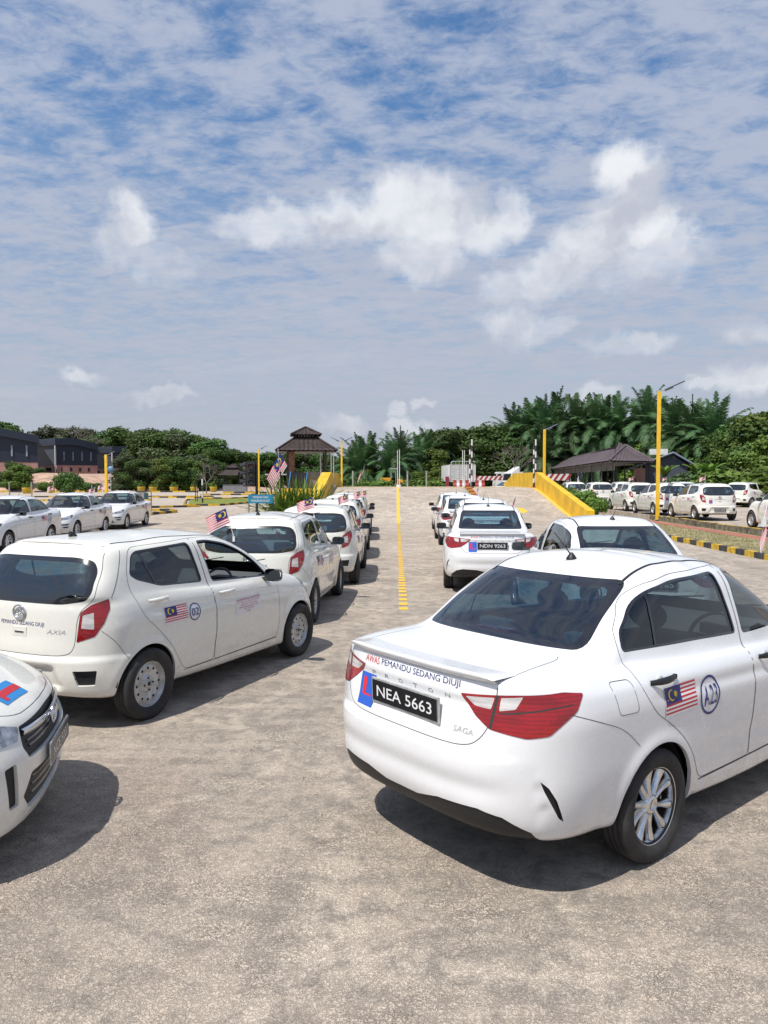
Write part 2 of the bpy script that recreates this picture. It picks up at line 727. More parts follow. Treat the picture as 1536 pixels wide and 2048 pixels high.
def thicken(bm, t, inner, rimf, keep=lambda c: True):
    """inner lining and edges so that the shell has a thickness"""
    fl = bm.faces.layers.int['fl']
    nb = bm.verts.layers.float_vector['nb']
    mp = {}
    fs = list(bm.faces)
    be = [e for e in bm.edges if e.is_boundary and not all(abs(v.co.y) < 1e-5 for v in e.verts)]
    for f in fs:
        if f[fl] != 0:
            continue
        vs = []
        for v in f.verts:
            if v not in mp:
                w = bm.verts.new(v.co - v[nb] * t)
                w[nb] = -v[nb]
                if abs(v.co.y) < 1e-5:
                    w.co.y = 0
                mp[v] = w
            vs.append(mp[v])
        try:
            g = bm.faces.new(vs[::-1])
            g.material_index = inner
            g[fl] = 2
        except ValueError:
            pass
    for e in be:
        a, b = e.verts
        if a in mp and b in mp:
            f0 = e.link_faces[0]
            # orientation opposite to the face using the edge
            l = [l for l in f0.loops if l.edge == e][0]
            a, b = l.vert, l.link_loop_next.vert
            try:
                g = bm.faces.new((b, a, mp[a], mp[b]))
                g.material_index = rimf((a.co + b.co) / 2)
                g[fl] = 1
            except ValueError:
                pass


def finish(bm, name, mats, parent=None, side='both', extra=None):
    """write a mesh with the stored normals; side both = mirrored and joined, L as is, R mirrored"""
    nb = bm.verts.layers.float_vector['nb']
    fl = bm.faces.layers.int['fl']
    bm.normal_update()
    V, F, M, LN = [], [], [], []
    for sg in ((1,) if side == 'L' else (-1,) if side == 'R' else (1, -1)):
        b = len(V)
        idx = {}
        for v in bm.verts:
            idx[v] = len(V)
            V.append((v.co.x, v.co.y * sg, v.co.z))
        for f in bm.faces:
            vs = list(f.verts)
            if sg < 0:
                vs.reverse()
            F.append([idx[v] for v in vs])
            M.append(f.material_index)
            for v in vs:
                n = f.normal if f[fl] == 1 else v[nb]
                LN.append((n.x, n.y * sg, n.z))
    me = bpy.data.meshes.new(name)
    me.from_pydata(V, [], F)
    for m in mats:
        me.materials.append(m)
    me.polygons.foreach_set('material_index', M)
    me.polygons.foreach_set('use_smooth', [True] * len(F))
    me.normals_split_custom_set(LN)
    me.update()
    o = link_mesh(name, me, parent)
    return o
# ------------------------------------------------------------------ lettering, flags and lines laid on surfaces
def text_geo(s, size=1.0, sx=1.0, bold=0.0, shear=0.0, space=1.0, align='CENTER'):
    """(verts2d, faces) of a piece of lettering, centred, size = capital height"""
    c = bpy.data.curves.new('t', 'FONT')
    c.body = s
    c.size = 1
    c.offset = bold
    c.shear = shear
    c.space_character = space
    c.space_line = .95
    c.align_x = align
    c.resolution_u = 3
    o = bpy.data.objects.new('t', c)
    me = o.to_mesh()
    vs = [(v.co.x, v.co.y) for v in me.vertices]
    fs = [tuple(p.vertices) for p in me.polygons]
    o.to_mesh_clear()
    bpy.data.objects.remove(o)
    bpy.data.curves.remove(c)
    if not vs:
        return [], []
    y0, y1 = min(v[1] for v in vs), max(v[1] for v in vs)
    nl = s.count('\n') + 1
    k = size / .70
    cx = 0
    if align == 'CENTER':
        cx = (min(v[0] for v in vs) + max(v[0] for v in vs)) / 2
    return [((v[0] - cx) * k * sx, (v[1] - (y0 + y1) / 2) * k) for v in vs], fs


def fit_text(s, w, h, **kw):
    """lettering scaled to a width and height"""
    vs, fs = text_geo(s, **kw)
    x0, x1 = min(v[0] for v in vs), max(v[0] for v in vs)
    y0, y1 = min(v[1] for v in vs), max(v[1] for v in vs)
    return [((v[0] - (x0 + x1) / 2) / (x1 - x0) * w, (v[1] - (y0 + y1) / 2) / (y1 - y0) * h) for v in vs], fs


class Decal:
    """flat pieces (u, v, layer) put on a surface by a function f(u, v) -> (point, normal)"""
    def __init__(s, f, off=.003, step=.0013):
        s.f, s.off, s.step = f, off, step
        s.mb = MB()

    def add(s, vs, fs, mi, layer=0, du=0, dv=0):
        P = []
        for (u, v) in vs:
            r = s.f(u + du, v + dv)
            P.append(r[0] + r[1] * (s.off + layer * s.step))
        s.mb.add(P, fs, mi, True)
        return s

    def rect(s, u0, v0, u1, v1, mi, layer=0, n=4, m=1):
        vs, fs = [], []
        for i in range(n + 1):
            for j in range(m + 1):
                vs.append((u0 + (u1 - u0) * i / n, v0 + (v1 - v0) * j / m))
        for i in range(n):
            for j in range(m):
                a = i * (m + 1) + j
                fs.append((a, a + m + 1, a + m + 2, a + 1))
        return s.add(vs, fs, mi, layer)

    def ring(s, cu, cv, r0, r1, mi, layer=0, n=32):
        m = 5 if r0 < r1 * .5 else 1
        for q in range(m):
            a, b = r0 + (r1 - r0) * q / m, r0 + (r1 - r0) * (q + 1) / m
            vs, fs = [], []
            for i in range(n):
                t = 2 * PI * i / n
                vs += [(cu + a * math.cos(t), cv + a * math.sin(t)), (cu + b * math.cos(t), cv + b * math.sin(t))]
                j = (i + 1) % n
                fs.append((2 * i, 2 * i + 1, 2 * j + 1, 2 * j))
            s.add(vs, fs, mi, layer)
        return s

    def flag(s, u0, v0, w, h, R_=0, W_=1, B_=2, Y_=3, n=6, layer=0):
        for k in range(14):
            s.rect(u0, v0 + h * k / 14, u0 + w, v0 + h * (k + 1) / 14, W_ if k % 2 == 0 else R_, layer, n)
        s.rect(u0, v0 + h * 6 / 14, u0 + w * .5, v0 + h, B_, layer + 1, max(2, n // 2), 2)
        cu, cv, r = u0 + w * .19, v0 + h * .715, h * .20
        # crescent
        vs, fs = [], []
        m = 14
        for i in range(m + 1):
            t = R(45) + (R(315) - R(45)) * i / m
            o = (cu + r * math.cos(t), cv + r * math.sin(t))
            a = R(60) + (R(300) - R(60)) * i / m
            q = (cu + r * .22 + r * .80 * math.cos(a), cv + r * .80 * math.sin(a))
            vs += [o, q]
        fs = [(2 * i, 2 * i + 1, 2 * i + 3, 2 * i + 2) for i in range(m)]
        s.add(vs, fs, Y_, layer + 2)
        # star
        su, rr = u0 + w * .33, h * .15
        vs = [(su, cv)]
        for i in range(28):
            t = 2 * PI * i / 28
            q = rr if i % 2 == 0 else rr * .5
            vs.append((su + q * math.cos(t), cv + q * math.sin(t)))
        s.add(vs, [(0, 1 + i, 1 + (i + 1) % 28) for i in range(28)], Y_, layer + 2)
        return s

    def build(s, name, mats, parent=None):
        return s.mb.build(name, mats, parent)


def on_shell(S, o, U, V, D, sg=1):
    """cast from the plane o + U u + V v along D on the shell"""
    o, U, V, D = Vector(o), Vector(U), Vector(V), Vector(D)

    def f(u, v):
        p = o + U * u + V * v - D * 3.0
        h, n = S.hit(p, D)
        if h is None:
            return p + D * 3.0, -D
        if n.dot(D) > 0:
            n = -n
        return h, n
    return f


def line_on(S, pts, width, D, off=.0012, n=5, sub=.03, smooth=False):
    """narrow strip along 3-D points, cast on the shell along D"""
    D = Vector(D).normalized()
    P = []
    pts = [Vector(p) for p in pts]
    for _ in range(2 if smooth else 0):
        q = [pts[0]]
        for a, b in zip(pts, pts[1:]):
            q += [a.lerp(b, .25), a.lerp(b, .75)]
        pts = q + [pts[-1]]
    for a, b in zip(pts, pts[1:]):
        m = max(1, int((b - a).length / sub))
        for i in range(m):
            P.append(a.lerp(b, i / m))
    P.append(pts[-1])
    H = []
    for p in P:
        h, nn = S.hit(p - D * 2.0, D)
        if h is None or nn.cross(D).length > .997:
            H.append(None)
            continue
        H.append((h, nn if nn.dot(D) < 0 else -nn))
    mb = MB()
    rows = []

    def flush():
        if len(rows) > 1:
            g = []
            for i, (h, nn) in enumerate(rows):
                t = rows[min(i + 1, len(rows) - 1)][0] - rows[max(i - 1, 0)][0]
                s = t.cross(nn).normalized() * width / 2
                g.append([h - s + nn * off, h + s + nn * off])
            mb.grid(g)
        rows.clear()
    for r in H:
        if r is None or (rows and (rows[-1][0] - r[0]).length > .12):
            flush()
            if r is None:
                continue
        rows.append(r)
    flush()
    return mb
def Z4(f, fc, m, rc, r, xf, xa, xb, xr, mid=1.2):
    """height along a contour: front centre, front corner, middle, rear corner, rear centre"""
    return [(xf, f), (xa, fc), (mid, m), (xb, rc), (xr, r)]


SEDAN = [
    # xf, xa, nf, xb, xr, nr, w, z
    (3.10, 2.70, 2.8, -.50, -.86, 2.8, [(2.7, .70), (1.2, .72), (-.5, .68)], Z4(.20, .18, .17, .26, .29, 3.10, 2.70, -.50, -.86)),
    (3.20, 2.66, 2.8, -.45, -.97, 3.4, [(2.66, .775), (1.2, .79), (-.45, .765)], Z4(.22, .21, .21, .285, .33, 3.20, 2.66, -.45, -.96)),
    (3.25, 2.66, 2.7, -.42, -1.03, 3.3, [(2.66, .80), (1.2, .815), (-.40, .81)], Z4(.36, .36, .36, .42, .45, 3.25, 2.66, -.40, -1.01)),
    (3.27, 2.62, 2.6, -.38, -1.05, 3.2, [(2.62, .815), (1.2, .83), (-.36, .832)], Z4(.50, .52, .56, .60, .62, 3.27, 2.62, -.36, -1.03)),
    (3.24, 2.50, 2.5, -.38, -1.03, 3.2, [(2.50, .81), (1.2, .84), (-.34, .835)], Z4(.62, .70, .77, .82, .80, 3.24, 2.50, -.34, -1.00)),
    (3.20, 2.42, 2.5, -.40, -1.00, 3.2, [(2.42, .79), (1.2, .82), (-.36, .81)], Z4(.69, .80, .88, .94, .96, 3.20, 2.42, -.36, -.975)),
    (3.10, 2.34, 2.6, -.44, -.985, 3.4, [(2.34, .755), (1.2, .795), (-.40, .77)], Z4(.75, .86, .925, .995, 1.035, 3.10, 2.34, -.40, -.965)),
    (2.72, 2.10, 2.6, -.40, -.76, 3.4, [(2.10, .72), (1.2, .770), (-.36, .73)], Z4(.895, .92, .950, 1.03, 1.065, 2.72, 2.10, -.36, -.74)),
    (2.20, 1.72, 2.7, -.16, -.47, 3.4, [(1.72, .695), (1.2, .745), (.4, .735), (-.16, .705)], Z4(.995, .99, .975, 1.04, 1.085, 2.20, 1.72, -.16, -.47)),
    (1.72, 1.26, 2.8, .16, -.12, 3.4, [(1.26, .66), (.8, .675), (.16, .645)], Z4(1.24, 1.225, 1.215, 1.245, 1.27, 1.72, 1.26, .16, -.12, .8)),
    (1.34, .92, 2.8, .48, .22, 3.2, [(.92, .59), (.7, .595), (.48, .585)], Z4(1.445, 1.405, 1.415, 1.41, 1.455, 1.34, .92, .48, .22, .72)),
    (1.16, .86, 2.4, .56, .40, 2.8, [(.86, .44), (.7, .44), (.56, .44)], Z4(1.492, 1.485, 1.492, 1.49, 1.495, 1.16, .86, .56, .40, .72)),
    (.85, .80, 2.0, .66, .60, 2.0, [(.80, .002), (.7, .002), (.66, .002)], Z4(1.522, 1.522, 1.527, 1.522, 1.522, .85, .80, .66, .60, .72)),
]

HATCH = [
    (2.95, 2.66, 2.8, -.28, -.48, 2.8, [(2.66, .68), (1.2, .70), (-.28, .66)], Z4(.19, .18, .19, .25, .27, 2.95, 2.66, -.28, -.48)),
    (3.03, 2.62, 2.8, -.20, -.55, 2.8, [(2.62, .755), (1.2, .765), (-.20, .745)], Z4(.21, .21, .225, .27, .30, 3.03, 2.62, -.20, -.55)),
    (3.07, 2.60, 2.7, -.16, -.595, 2.7, [(2.60, .78), (1.2, .79), (-.16, .785)], Z4(.36, .36, .38, .42, .44, 3.07, 2.60, -.16, -.595)),
    (3.08, 2.56, 2.6, -.12, -.60, 2.6, [(2.56, .79), (1.2, .805), (-.12, .80)], Z4(.52, .54, .58, .60, .60, 3.08, 2.56, -.12, -.60)),
    (3.05, 2.46, 2.5, -.12, -.585, 2.7, [(2.46, .785), (1.2, .81), (-.12, .80)], Z4(.64, .72, .79, .80, .76, 3.05, 2.46, -.12, -.585)),
    (3.02, 2.40, 2.5, -.12, -.58, 2.8, [(2.40, .77), (1.2, .795), (-.12, .785)], Z4(.71, .82, .88, .90, .86, 3.02, 2.40, -.12, -.58)),
    (2.92, 2.34, 2.6, -.12, -.575, 2.9, [(2.34, .745), (1.2, .775), (-.12, .765)], Z4(.79, .88, .935, .97, .95, 2.92, 2.34, -.12, -.575)),
    (2.68, 2.20, 2.6, -.12, -.565, 3.0, [(2.20, .715), (1.2, .757), (-.12, .745)], Z4(.905, .935, .960, 1.015, 1.01, 2.68, 2.20, -.12, -.565)),
    (2.36, 1.86, 2.7, -.12, -.548, 3.8, [(1.86, .69), (1.2, .735), (-.12, .725)], Z4(1.0, 1.0, .985, 1.06, 1.065, 2.36, 1.86, -.12, -.545)),
    (1.88, 1.36, 2.8, -.06, -.455, 3.8, [(1.36, .655), (.8, .67), (-.03, .655)], Z4(1.25, 1.235, 1.225, 1.265, 1.26, 1.88, 1.36, -.03, -.44, .8)),
    (1.46, 1.00, 2.8, .06, -.33, 3.7, [(1.00, .59), (.7, .60), (.10, .58)], Z4(1.43, 1.395, 1.405, 1.405, 1.425, 1.46, 1.00, .10, -.30, .55)),
    (1.26, .90, 2.4, .20, -.17, 3.0, [(.90, .44), (.6, .45), (.22, .43)], Z4(1.47, 1.465, 1.475, 1.465, 1.485, 1.26, .90, .22, -.12, .5)),
    (.85, .80, 2.0, .40, .32, 2.0, [(.80, .002), (.6, .002), (.40, .002)], Z4(1.507, 1.507, 1.512, 1.507, 1.505, .85, .80, .40, .32, .6)),
]
SUBS = [5, 6, 9, 13, 9, 8, 6, 8, 12, 12, 7, 8]
SED_A, HAT_A = .340, .335
SED_WB, HAT_WB = 2.465, 2.455


def arches(wb, ar, flare=.014):
    def f(P):
        x, y, z = P[..., 0], P[..., 1], P[..., 2]
        for cx in (0, wb):
            r = np.hypot(x - cx, z - .29)
            m = np.clip((y - .5) / .2, 0, 1) * np.clip((.80 - z) / .1, 0, 1)
            P[..., 1] = P[..., 1] + flare * np.exp(-((r - ar - .005) / .045) ** 2) * m
        return P
    return f
# ------------------------------------------------------------------ car materials
def paint_mat(name, col):
    m = bpy.data.materials.new(name)
    m.use_nodes = True
    t = NT(m.node_tree)
    o = t.n('ShaderNodeOutputMaterial')
    tc = t.n('ShaderNodeTexCoord').outputs['Object']
    sp = t.n('ShaderNodeSeparateXYZ', {0: tc})
    n = t.noise(tc, 5.0, 6, .65)
    low = t.smooth(sp.outputs[2], .62, .22)
    dirt = t.math('MULTIPLY', low, t.smooth(n, .35, .75))
    dirt = t.math('ADD', t.math('MULTIPLY', dirt, .34), t.math('MULTIPLY', t.smooth(t.noise(tc, 2.2, 5, .6), .5, .8), .04))
    c = t.mix(dirt, col, (.36, .31, .25))
    rg = t.math('ADD', .20, t.math('MULTIPLY', t.noise(tc, 14.0, 3, .5), .14))
    p = t.n('ShaderNodeBsdfPrincipled', {'Base Color': c, 'Roughness': rg, 'Coat Weight': .8, 'Coat Roughness': .05, 'Specular IOR Level': .4})
    b = t.n('ShaderNodeBump', {'Strength': .015, 'Distance': .001, 'Height': t.noise(tc, 220.0, 2, .5)})
    t.link(b.outputs[0], p.inputs['Normal'])
    t.link(p.outputs[0], o.inputs[0])
    MATS[name] = m
    return m


def lamp_mat(name, col, col2, sx=60):
    """moulded lamp lens: fine ribs and cells under a clear coat"""
    m = bpy.data.materials.new(name)
    m.use_nodes = True
    t = NT(m.node_tree)
    o = t.n('ShaderNodeOutputMaterial')
    tc = t.n('ShaderNodeTexCoord').outputs['Object']
    v = t.n('ShaderNodeTexVoronoi', {'Vector': tc, 'Scale': 60.0})
    v.distance = 'CHEBYCHEV'
    wv = t.n('ShaderNodeTexWave', {'Vector': t.n('ShaderNodeMapping', {0: tc, 'Scale': (.2, .2, 1)}).outputs[0], 'Scale': 17.0, 'Distortion': .6})
    wv.bands_direction = 'Z'
    c = t.mix(t.math('ADD', t.math('MULTIPLY', wv.outputs['Fac'], .30), t.math('MULTIPLY', v.outputs['Distance'], .3)), col, col2)
    n = t.noise(t.n('ShaderNodeMapping', {0: tc, 'Scale': (1.2, 1.2, 7.0)}).outputs[0], 4.0, 2, .4)
    c = t.mix(t.math('MULTIPLY', t.smooth(n, .45, .6), .4), c, tuple(a * .5 for a in col))
    b = t.n('ShaderNodeBump', {'Strength': .3, 'Distance': .002, 'Height': v.outputs['Distance']})
    p = t.n('ShaderNodeBsdfPrincipled', {'Base Color': c, 'Roughness': .25, 'Coat Weight': 1.0, 'Coat Roughness': .02})
    t.link(b.outputs[0], p.inputs['Normal'])
    t.link(p.outputs[0], o.inputs[0])
    MATS[name] = m
    return m


P_WHITE = paint_mat('white paint', (.735, .74, .745))
P_CREAM = paint_mat('cream paint', (.745, .732, .668))
M_BLK = mat('black plastic', (.011, .012, .014), .5, bump=(300, .15, .002))
M_GBLK = mat('gloss black', (.010, .010, .012), .12, coat=1)
M_RUB = mat('rubber', (.021, .020, .020), .78, var=(7, .7, 1.7), bump=(60, .3, .003))
M_GAP = mat('gap', (.035, .035, .035), .9)
M_INT = mat('cabin lining', (.10, .10, .105), .9)
M_SEAT = mat('seat cloth', (.055, .055, .062), .95, bump=(160, .3, .002))
M_UND = mat('underbody', (.012, .012, .012), .95)
M_CHR = mat('chrome', (.72, .73, .75), .13, metal=1)
M_ALLOY = mat('alloy', (.78, .79, .80), .20, metal=1, var=(18, .75, 1.05))
M_STEEL = mat('silver steel', (.62, .62, .61), .36, metal=.35, var=(16, .6, 1.0, .3))
M_RED = lamp_mat('red lens', (.20, .002, .005), (.52, .005, .012))
M_CLR = lamp_mat('clear lens', (.55, .53, .52), (.80, .76, .74))
M_HEAD = mat('headlamp', (.26, .28, .30), .12, metal=.4, coat=1, var=(7, .15, 2.6))
M_GREAR = glass_mat('rear glass', (.36, .60, .70), 2.4)
M_GSIDE = glass_mat('side glass', (.24, .30, .32), 1.4)
M_GFRONT = glass_mat('windscreen', (.80, .86, .84), 1.2)
M_MIRR = mat('mirror glass', (.06, .07, .075), .08, metal=1)
S_RED = mat('sticker red', (.52, .022, .03), .45)
S_WHT = mat('sticker white', (.72, .72, .74), .45)
S_BLU = mat('sticker blue', (.012, .022, .16), .45)
S_YEL = mat('sticker yellow', (.75, .55, .03), .45)
S_SKY = mat('sticker bright blue', (.02, .10, .48), .45)
S_LBLU = mat('sticker light blue', (.02, .22, .55), .45)
S_ORG = mat('sticker orange', (.62, .13, .05), .5)
S_LRED = mat('sticker signal red', (.68, .02, .025), .45)
S_PLT = mat('plate black', (.012, .012, .014), .3)
S_LET = mat('plate letter', (.735, .74, .745), .4)
BODY_SLOTS = lambda P: [P, M_GAP, M_GBLK, M_INT, M_BLK, M_RED, M_CLR, M_HEAD, M_CHR]
FLAGM = [S_RED, S_WHT, S_BLU, S_YEL]


def prj(phi, pts3):
    a = R(phi)
    return [(-math.sin(a) * p[0] + math.cos(a) * p[1], p[2]) for p in pts3]


side = lambda pts: [(-p[0], p[1]) for p in pts]
rear = lambda pts: [(-p[0], p[1]) for p in pts]


def grow(poly, d):
    """offset a closed polygon outwards"""
    n = len(poly)
    A = sum(poly[i][0] * poly[(i + 1) % n][1] - poly[(i + 1) % n][0] * poly[i][1] for i in range(n))
    s = 1 if A > 0 else -1
    out = []
    for i in range(n):
        p0, p, p1 = Vector(poly[i - 1]), Vector(poly[i]), Vector(poly[(i + 1) % n])
        a, b = (p - p0), (p1 - p)
        if a.length < 1e-7 or b.length < 1e-7:
            out.append(tuple(p))
            continue
        na = Vector((a.y, -a.x)).normalized() * s
        nb = Vector((b.y, -b.x)).normalized() * s
        m = (na + nb)
        if m.length < 1e-6:
            m = na
        m.normalize()
        k = d / max(.4, m.dot(na))
        q = p + m * k
        out.append((q.x, q.y))
    return out


def make_tyre(R_=.296, w=.172, rim=.198):
    h = w / 2
    prof = [(rim - .01, h - .028), (rim + .006, h - .012), (rim + .03, h - .002), (R_ - .045, h + .004), (R_ - .02, h - .004), (R_ - .006, h - .016), (R_, h - .032)]
    # tread grooves
    tr = []
    for g in (.030, 0, -.030):
        tr += [(R_, g + .006), (R_ - .008, g + .004), (R_ - .008, g - .004), (R_, g - .006)]
    prof = prof + tr + [(a, -b) for a, b in prof[::-1]]
    return MB().lathe(prof, 0, 48, 'Y')


def make_alloy(R_=.203, h=.06):
    """ten slim spokes in five pairs, y outward"""
    mb = MB()
    mb.lathe([(R_ + .004, h), (R_ + .006, h + .008), (R_ - .004, h + .010), (R_ - .012, h - .002), (R_ - .018, -.07), (R_ + .002, -.075)], 0, 48, 'Y')
    mb.lathe([(R_ - .018, -.012), (.05, -.018), (0, -.018)], 1, 32, 'Y')
    mb.lathe([(.055, h - .045), (.052, h - .012), (.040, h - .004), (.030, h - .003), (.028, h - .010), (0, h - .008)], 0, 24, 'Y')
    for k in range(5):
        for dd in (-.235, .235):
            a = 2 * PI * k / 5 + PI / 2 + dd
            a2 = 2 * PI * k / 5 + PI / 2 + dd * 1.30
            rows = []
            for i in range(7):
                t = i / 6
                r = .042 + (R_ - .052) * t
                aa = a * (1 - t) + a2 * t
                wd = .0165 + .007 * t * t - .005 * math.sin(t * PI)
                y = h - .014 - .010 * math.sin(t * PI * .9) + .010 * t
                c, s = math.cos(aa), math.sin(aa)
                row = []
                for (q, yy) in ((-wd - .004, y - .030), (-wd, y - .004), (-wd * .5, y + .003), (wd * .5, y + .003), (wd, y - .004), (wd + .004, y - .030)):
                    row.append((r * c - q * s, yy, r * s + q * c))
                rows.append(row)
            mb.grid(rows, 0)
    for k in range(4):
        a = 2 * PI * k / 4 + .5
        mb.tube((.034 * math.cos(a), h - .016, .034 * math.sin(a)), (.034 * math.cos(a), h - .004, .034 * math.sin(a)), .006, 1, 8)
    return mb


def make_steel(R_=.200, h=.055):
    mb = MB()
    mb.lathe([(R_ + .004, h), (R_ + .008, h + .008), (R_ - .002, h + .010), (R_ - .012, h - .004), (R_ - .020, h - .035), (R_ - .030, h - .040), (R_ - .045, h - .022), (.115, h - .018), (.100, h - .030), (.080, h - .034), (.066, h - .020), (.055, h - .012), (.045, h - .014), (.036, h - .022), (.034, h - .010), (.024, h - .006), (0, h - .006)], 0, 48, 'Y')
    mb.lathe([(R_ - .020, h - .045), (R_ - .02, -.07), (R_ + .002, -.075)], 0, 40, 'Y')
    for k in range(12):
        a = 2 * PI * k / 12
        r = .130
        mb.lathe([(.0001, .0), (.0125, .0)], 1, 12, 'Y', (r * math.cos(a), h - .0185, r * math.sin(a)), False)
    for k in range(4):
        a = 2 * PI * k / 4 + .4
        mb.tube((.050 * math.cos(a), h - .016, .050 * math.sin(a)), (.050 * math.cos(a), h - .001, .050 * math.sin(a)), .0075, 2, 6)
    mb.lathe([(.0, h - .003), (.018, h - .003), (.022, h - .010)], 2, 16, 'Y')
    return mb


TYRE_ME = make_tyre().mesh('wheel', M_RUB)
RIM_ME = {'sedan': make_alloy().mesh('rim', [M_ALLOY, M_UND]), 'hatch': make_steel().mesh('rim', [M_STEEL, M_UND, M_BLK])}


def wheels(root, wb, kind, track=.742):
    for x in (0, wb):
        for s in (-1, 1):
            w = link_mesh('wheel', TYRE_ME, root, (x, s * track, .29), (0, random.uniform(0, 6), 0) if s > 0 else (0, random.uniform(0, 6), PI))
            link_mesh('rim', RIM_ME[kind], w)


def seat_mb():
    mb = MB()

    def slab(P0, P1, w0, w1, th, n=6):
        P0, P1 = Vector(P0), Vector(P1)
        d = (P1 - P0).normalized()
        nrm = Vector((-d.z, 0, d.x))
        rows = []
        for i in range(n + 1):
            t = i / n
            e = math.sin(min(1, min(t, 1 - t) * 5) * PI / 2)
            w = (w0 * (1 - t) + w1 * t) * (.85 + .15 * e)
            k = th * (.35 + .65 * e)
            row = []
            for j in range(13):
                a = 2 * PI * j / 12
                ca, sa = math.cos(a), math.sin(a)
                row.append(P0.lerp(P1, t) + Vector((0, w * .5 * (abs(ca) ** .6) * (1 if ca > 0 else -1), 0)) + nrm * (k * .5 * (abs(sa) ** .7) * (1 if sa > 0 else -1)))
            rows.append(row)
        mb.grid(rows)
    slab((1.38, 0, .50), (.92, 0, .46), .50, .50, .16)
    slab((.92, 0, .48), (.68, 0, 1.02), .50, .40, .13, 8)
    return mb


def headrest_mb():
    mb = MB()
    rows = []
    for i in range(7):
        t = i / 6
        e = math.sin(t * PI) ** .45 if 0 < t < 1 else .25
        row = []
        for j in range(13):
            a = 2 * PI * j / 12
            ca, sa = math.cos(a), math.sin(a)
            row.append((.655 - .03 * t + .05 * e * (abs(sa) ** .8) * (1 if sa > 0 else -1), .125 * e * (abs(ca) ** .6) * (1 if ca > 0 else -1), 1.06 + .19 * t))
        rows.append(row)
    mb.grid(rows)
    mb.tube((.67, .05, 1.0), (.65, .05, 1.08), .006)
    mb.tube((.67, -.05, 1.0), (.65, -.05, 1.08), .006)
    return mb


SEAT_ME = seat_mb().mesh('seat', M_SEAT)
HEADR_ME = headrest_mb().mesh('headrest', M_SEAT)


def cabin(root, wb, wid, rear_x, wheelwell_r, x_front):
    for s in (-1, 1):
        st = link_mesh('seat', SEAT_ME, root, (0, s * .36, 0))
        link_mesh('headrest', HEADR_ME, st)
    mb = MB()
    mb.box((.38, 0, .50), (.5, 1.25, .16))
    mb.box((.14, 0, .72), (.14, 1.25, .50), M=Matrix.Rotation(R(-14), 3, 'Y'))
    for s in (-1, 1):
        mb.box((.05, s * .33, 1.04), (.09, .24, .13))
    if rear_x:
        mb.box((-.17, 0, .99), (.55, 1.15, .03))
    mb.build('rear_seat', M_SEAT, root, bevel=.02)
    d = MB()
    rows = []
    for i in range(9):
        t = i / 8
        a = t * PI * .62
        rows.append([(x_front - .02 - .36 * math.sin(a) * 1.0, y, .50 + .46 * (1 - t) + .05 * math.sin(a * 1.5)) for y in np.linspace(-.66, .66, 9)])
    d.grid([[(x_front + .05, y, .97) for y in np.linspace(-.66, .66, 9)]] + rows)
    d.box((x_front - .30, -.36, .93), (.16, .34, .07), 0)
    d.box((x_front - .34, 0, .78), (.05, .22, .14), 0)
    d.build('dashboard', M_INT, root)
    sw = MB()
    q = Matrix.Rotation(R(-62), 3, 'Y')
    c = Vector((x_front - .50, -.36, .90))
    n = 24
    for i in range(n):
        a, b = 2 * PI * i / n, 2 * PI * (i + 1) / n
        sw.tube(c + q @ Vector((.18 * math.cos(a), .18 * math.sin(a), 0)), c + q @ Vector((.18 * math.cos(b), .18 * math.sin(b), 0)), .014, 0, 6, caps=False)
    for a in (0, PI, PI * 1.5):
        sw.tube(c, c + q @ Vector((.18 * math.sin(a), .18 * math.cos(a), 0)), .016, 0, 6)
    sw.tube(c + q @ Vector((0, 0, -.02)), c + q @ Vector((0, 0, .03)), .05, 0, 12)
    sw.build('steering_wheel', M_INT, root)


def underbody(root, wb, x0, x1):
    mb = MB()
    mb.box(((.37 + wb - .37) / 2, 0, .245), (wb - .74, 1.44, .09))
    mb.box((x0 / 2 - .16, 0, .46), (-x0 - .34 - .06, 1.00, .12))
    mb.box((wb + .30, 0, .25), (x1 - wb - .16, 1.05, .08))
    mb.box((0, 0, .33), (.80, 1.0, .10))
    mb.box((wb, 0, .33), (.80, 1.0, .10))
    for cx in (0, wb):
        for s in (-1, 1):
            prof = []
            n = 20
            a0, a1 = R(8), R(172)
            rows = [[], []]
            for i in range(n + 1):
                a = a0 + (a1 - a0) * i / n
                for k, y in enumerate((.50, .775)):
                    rows[k].append((cx + .35 * math.cos(a), s * y, .29 + .35 * math.sin(a)))
            mb.grid(rows)
            b = len(mb.v)
            mb.v.append((cx, s * .50, .29))
            for r in rows[0]:
                mb.v.append(r)
            for i in range(n):
                mb.f.append([b, b + 1 + i, b + 2 + i]); mb.m.append(0); mb.sm.append(False)
        mb.tube((cx, -.62, .29), (cx, .62, .29), .035, 0, 10)
    return mb.build('underbody', M_UND, root)


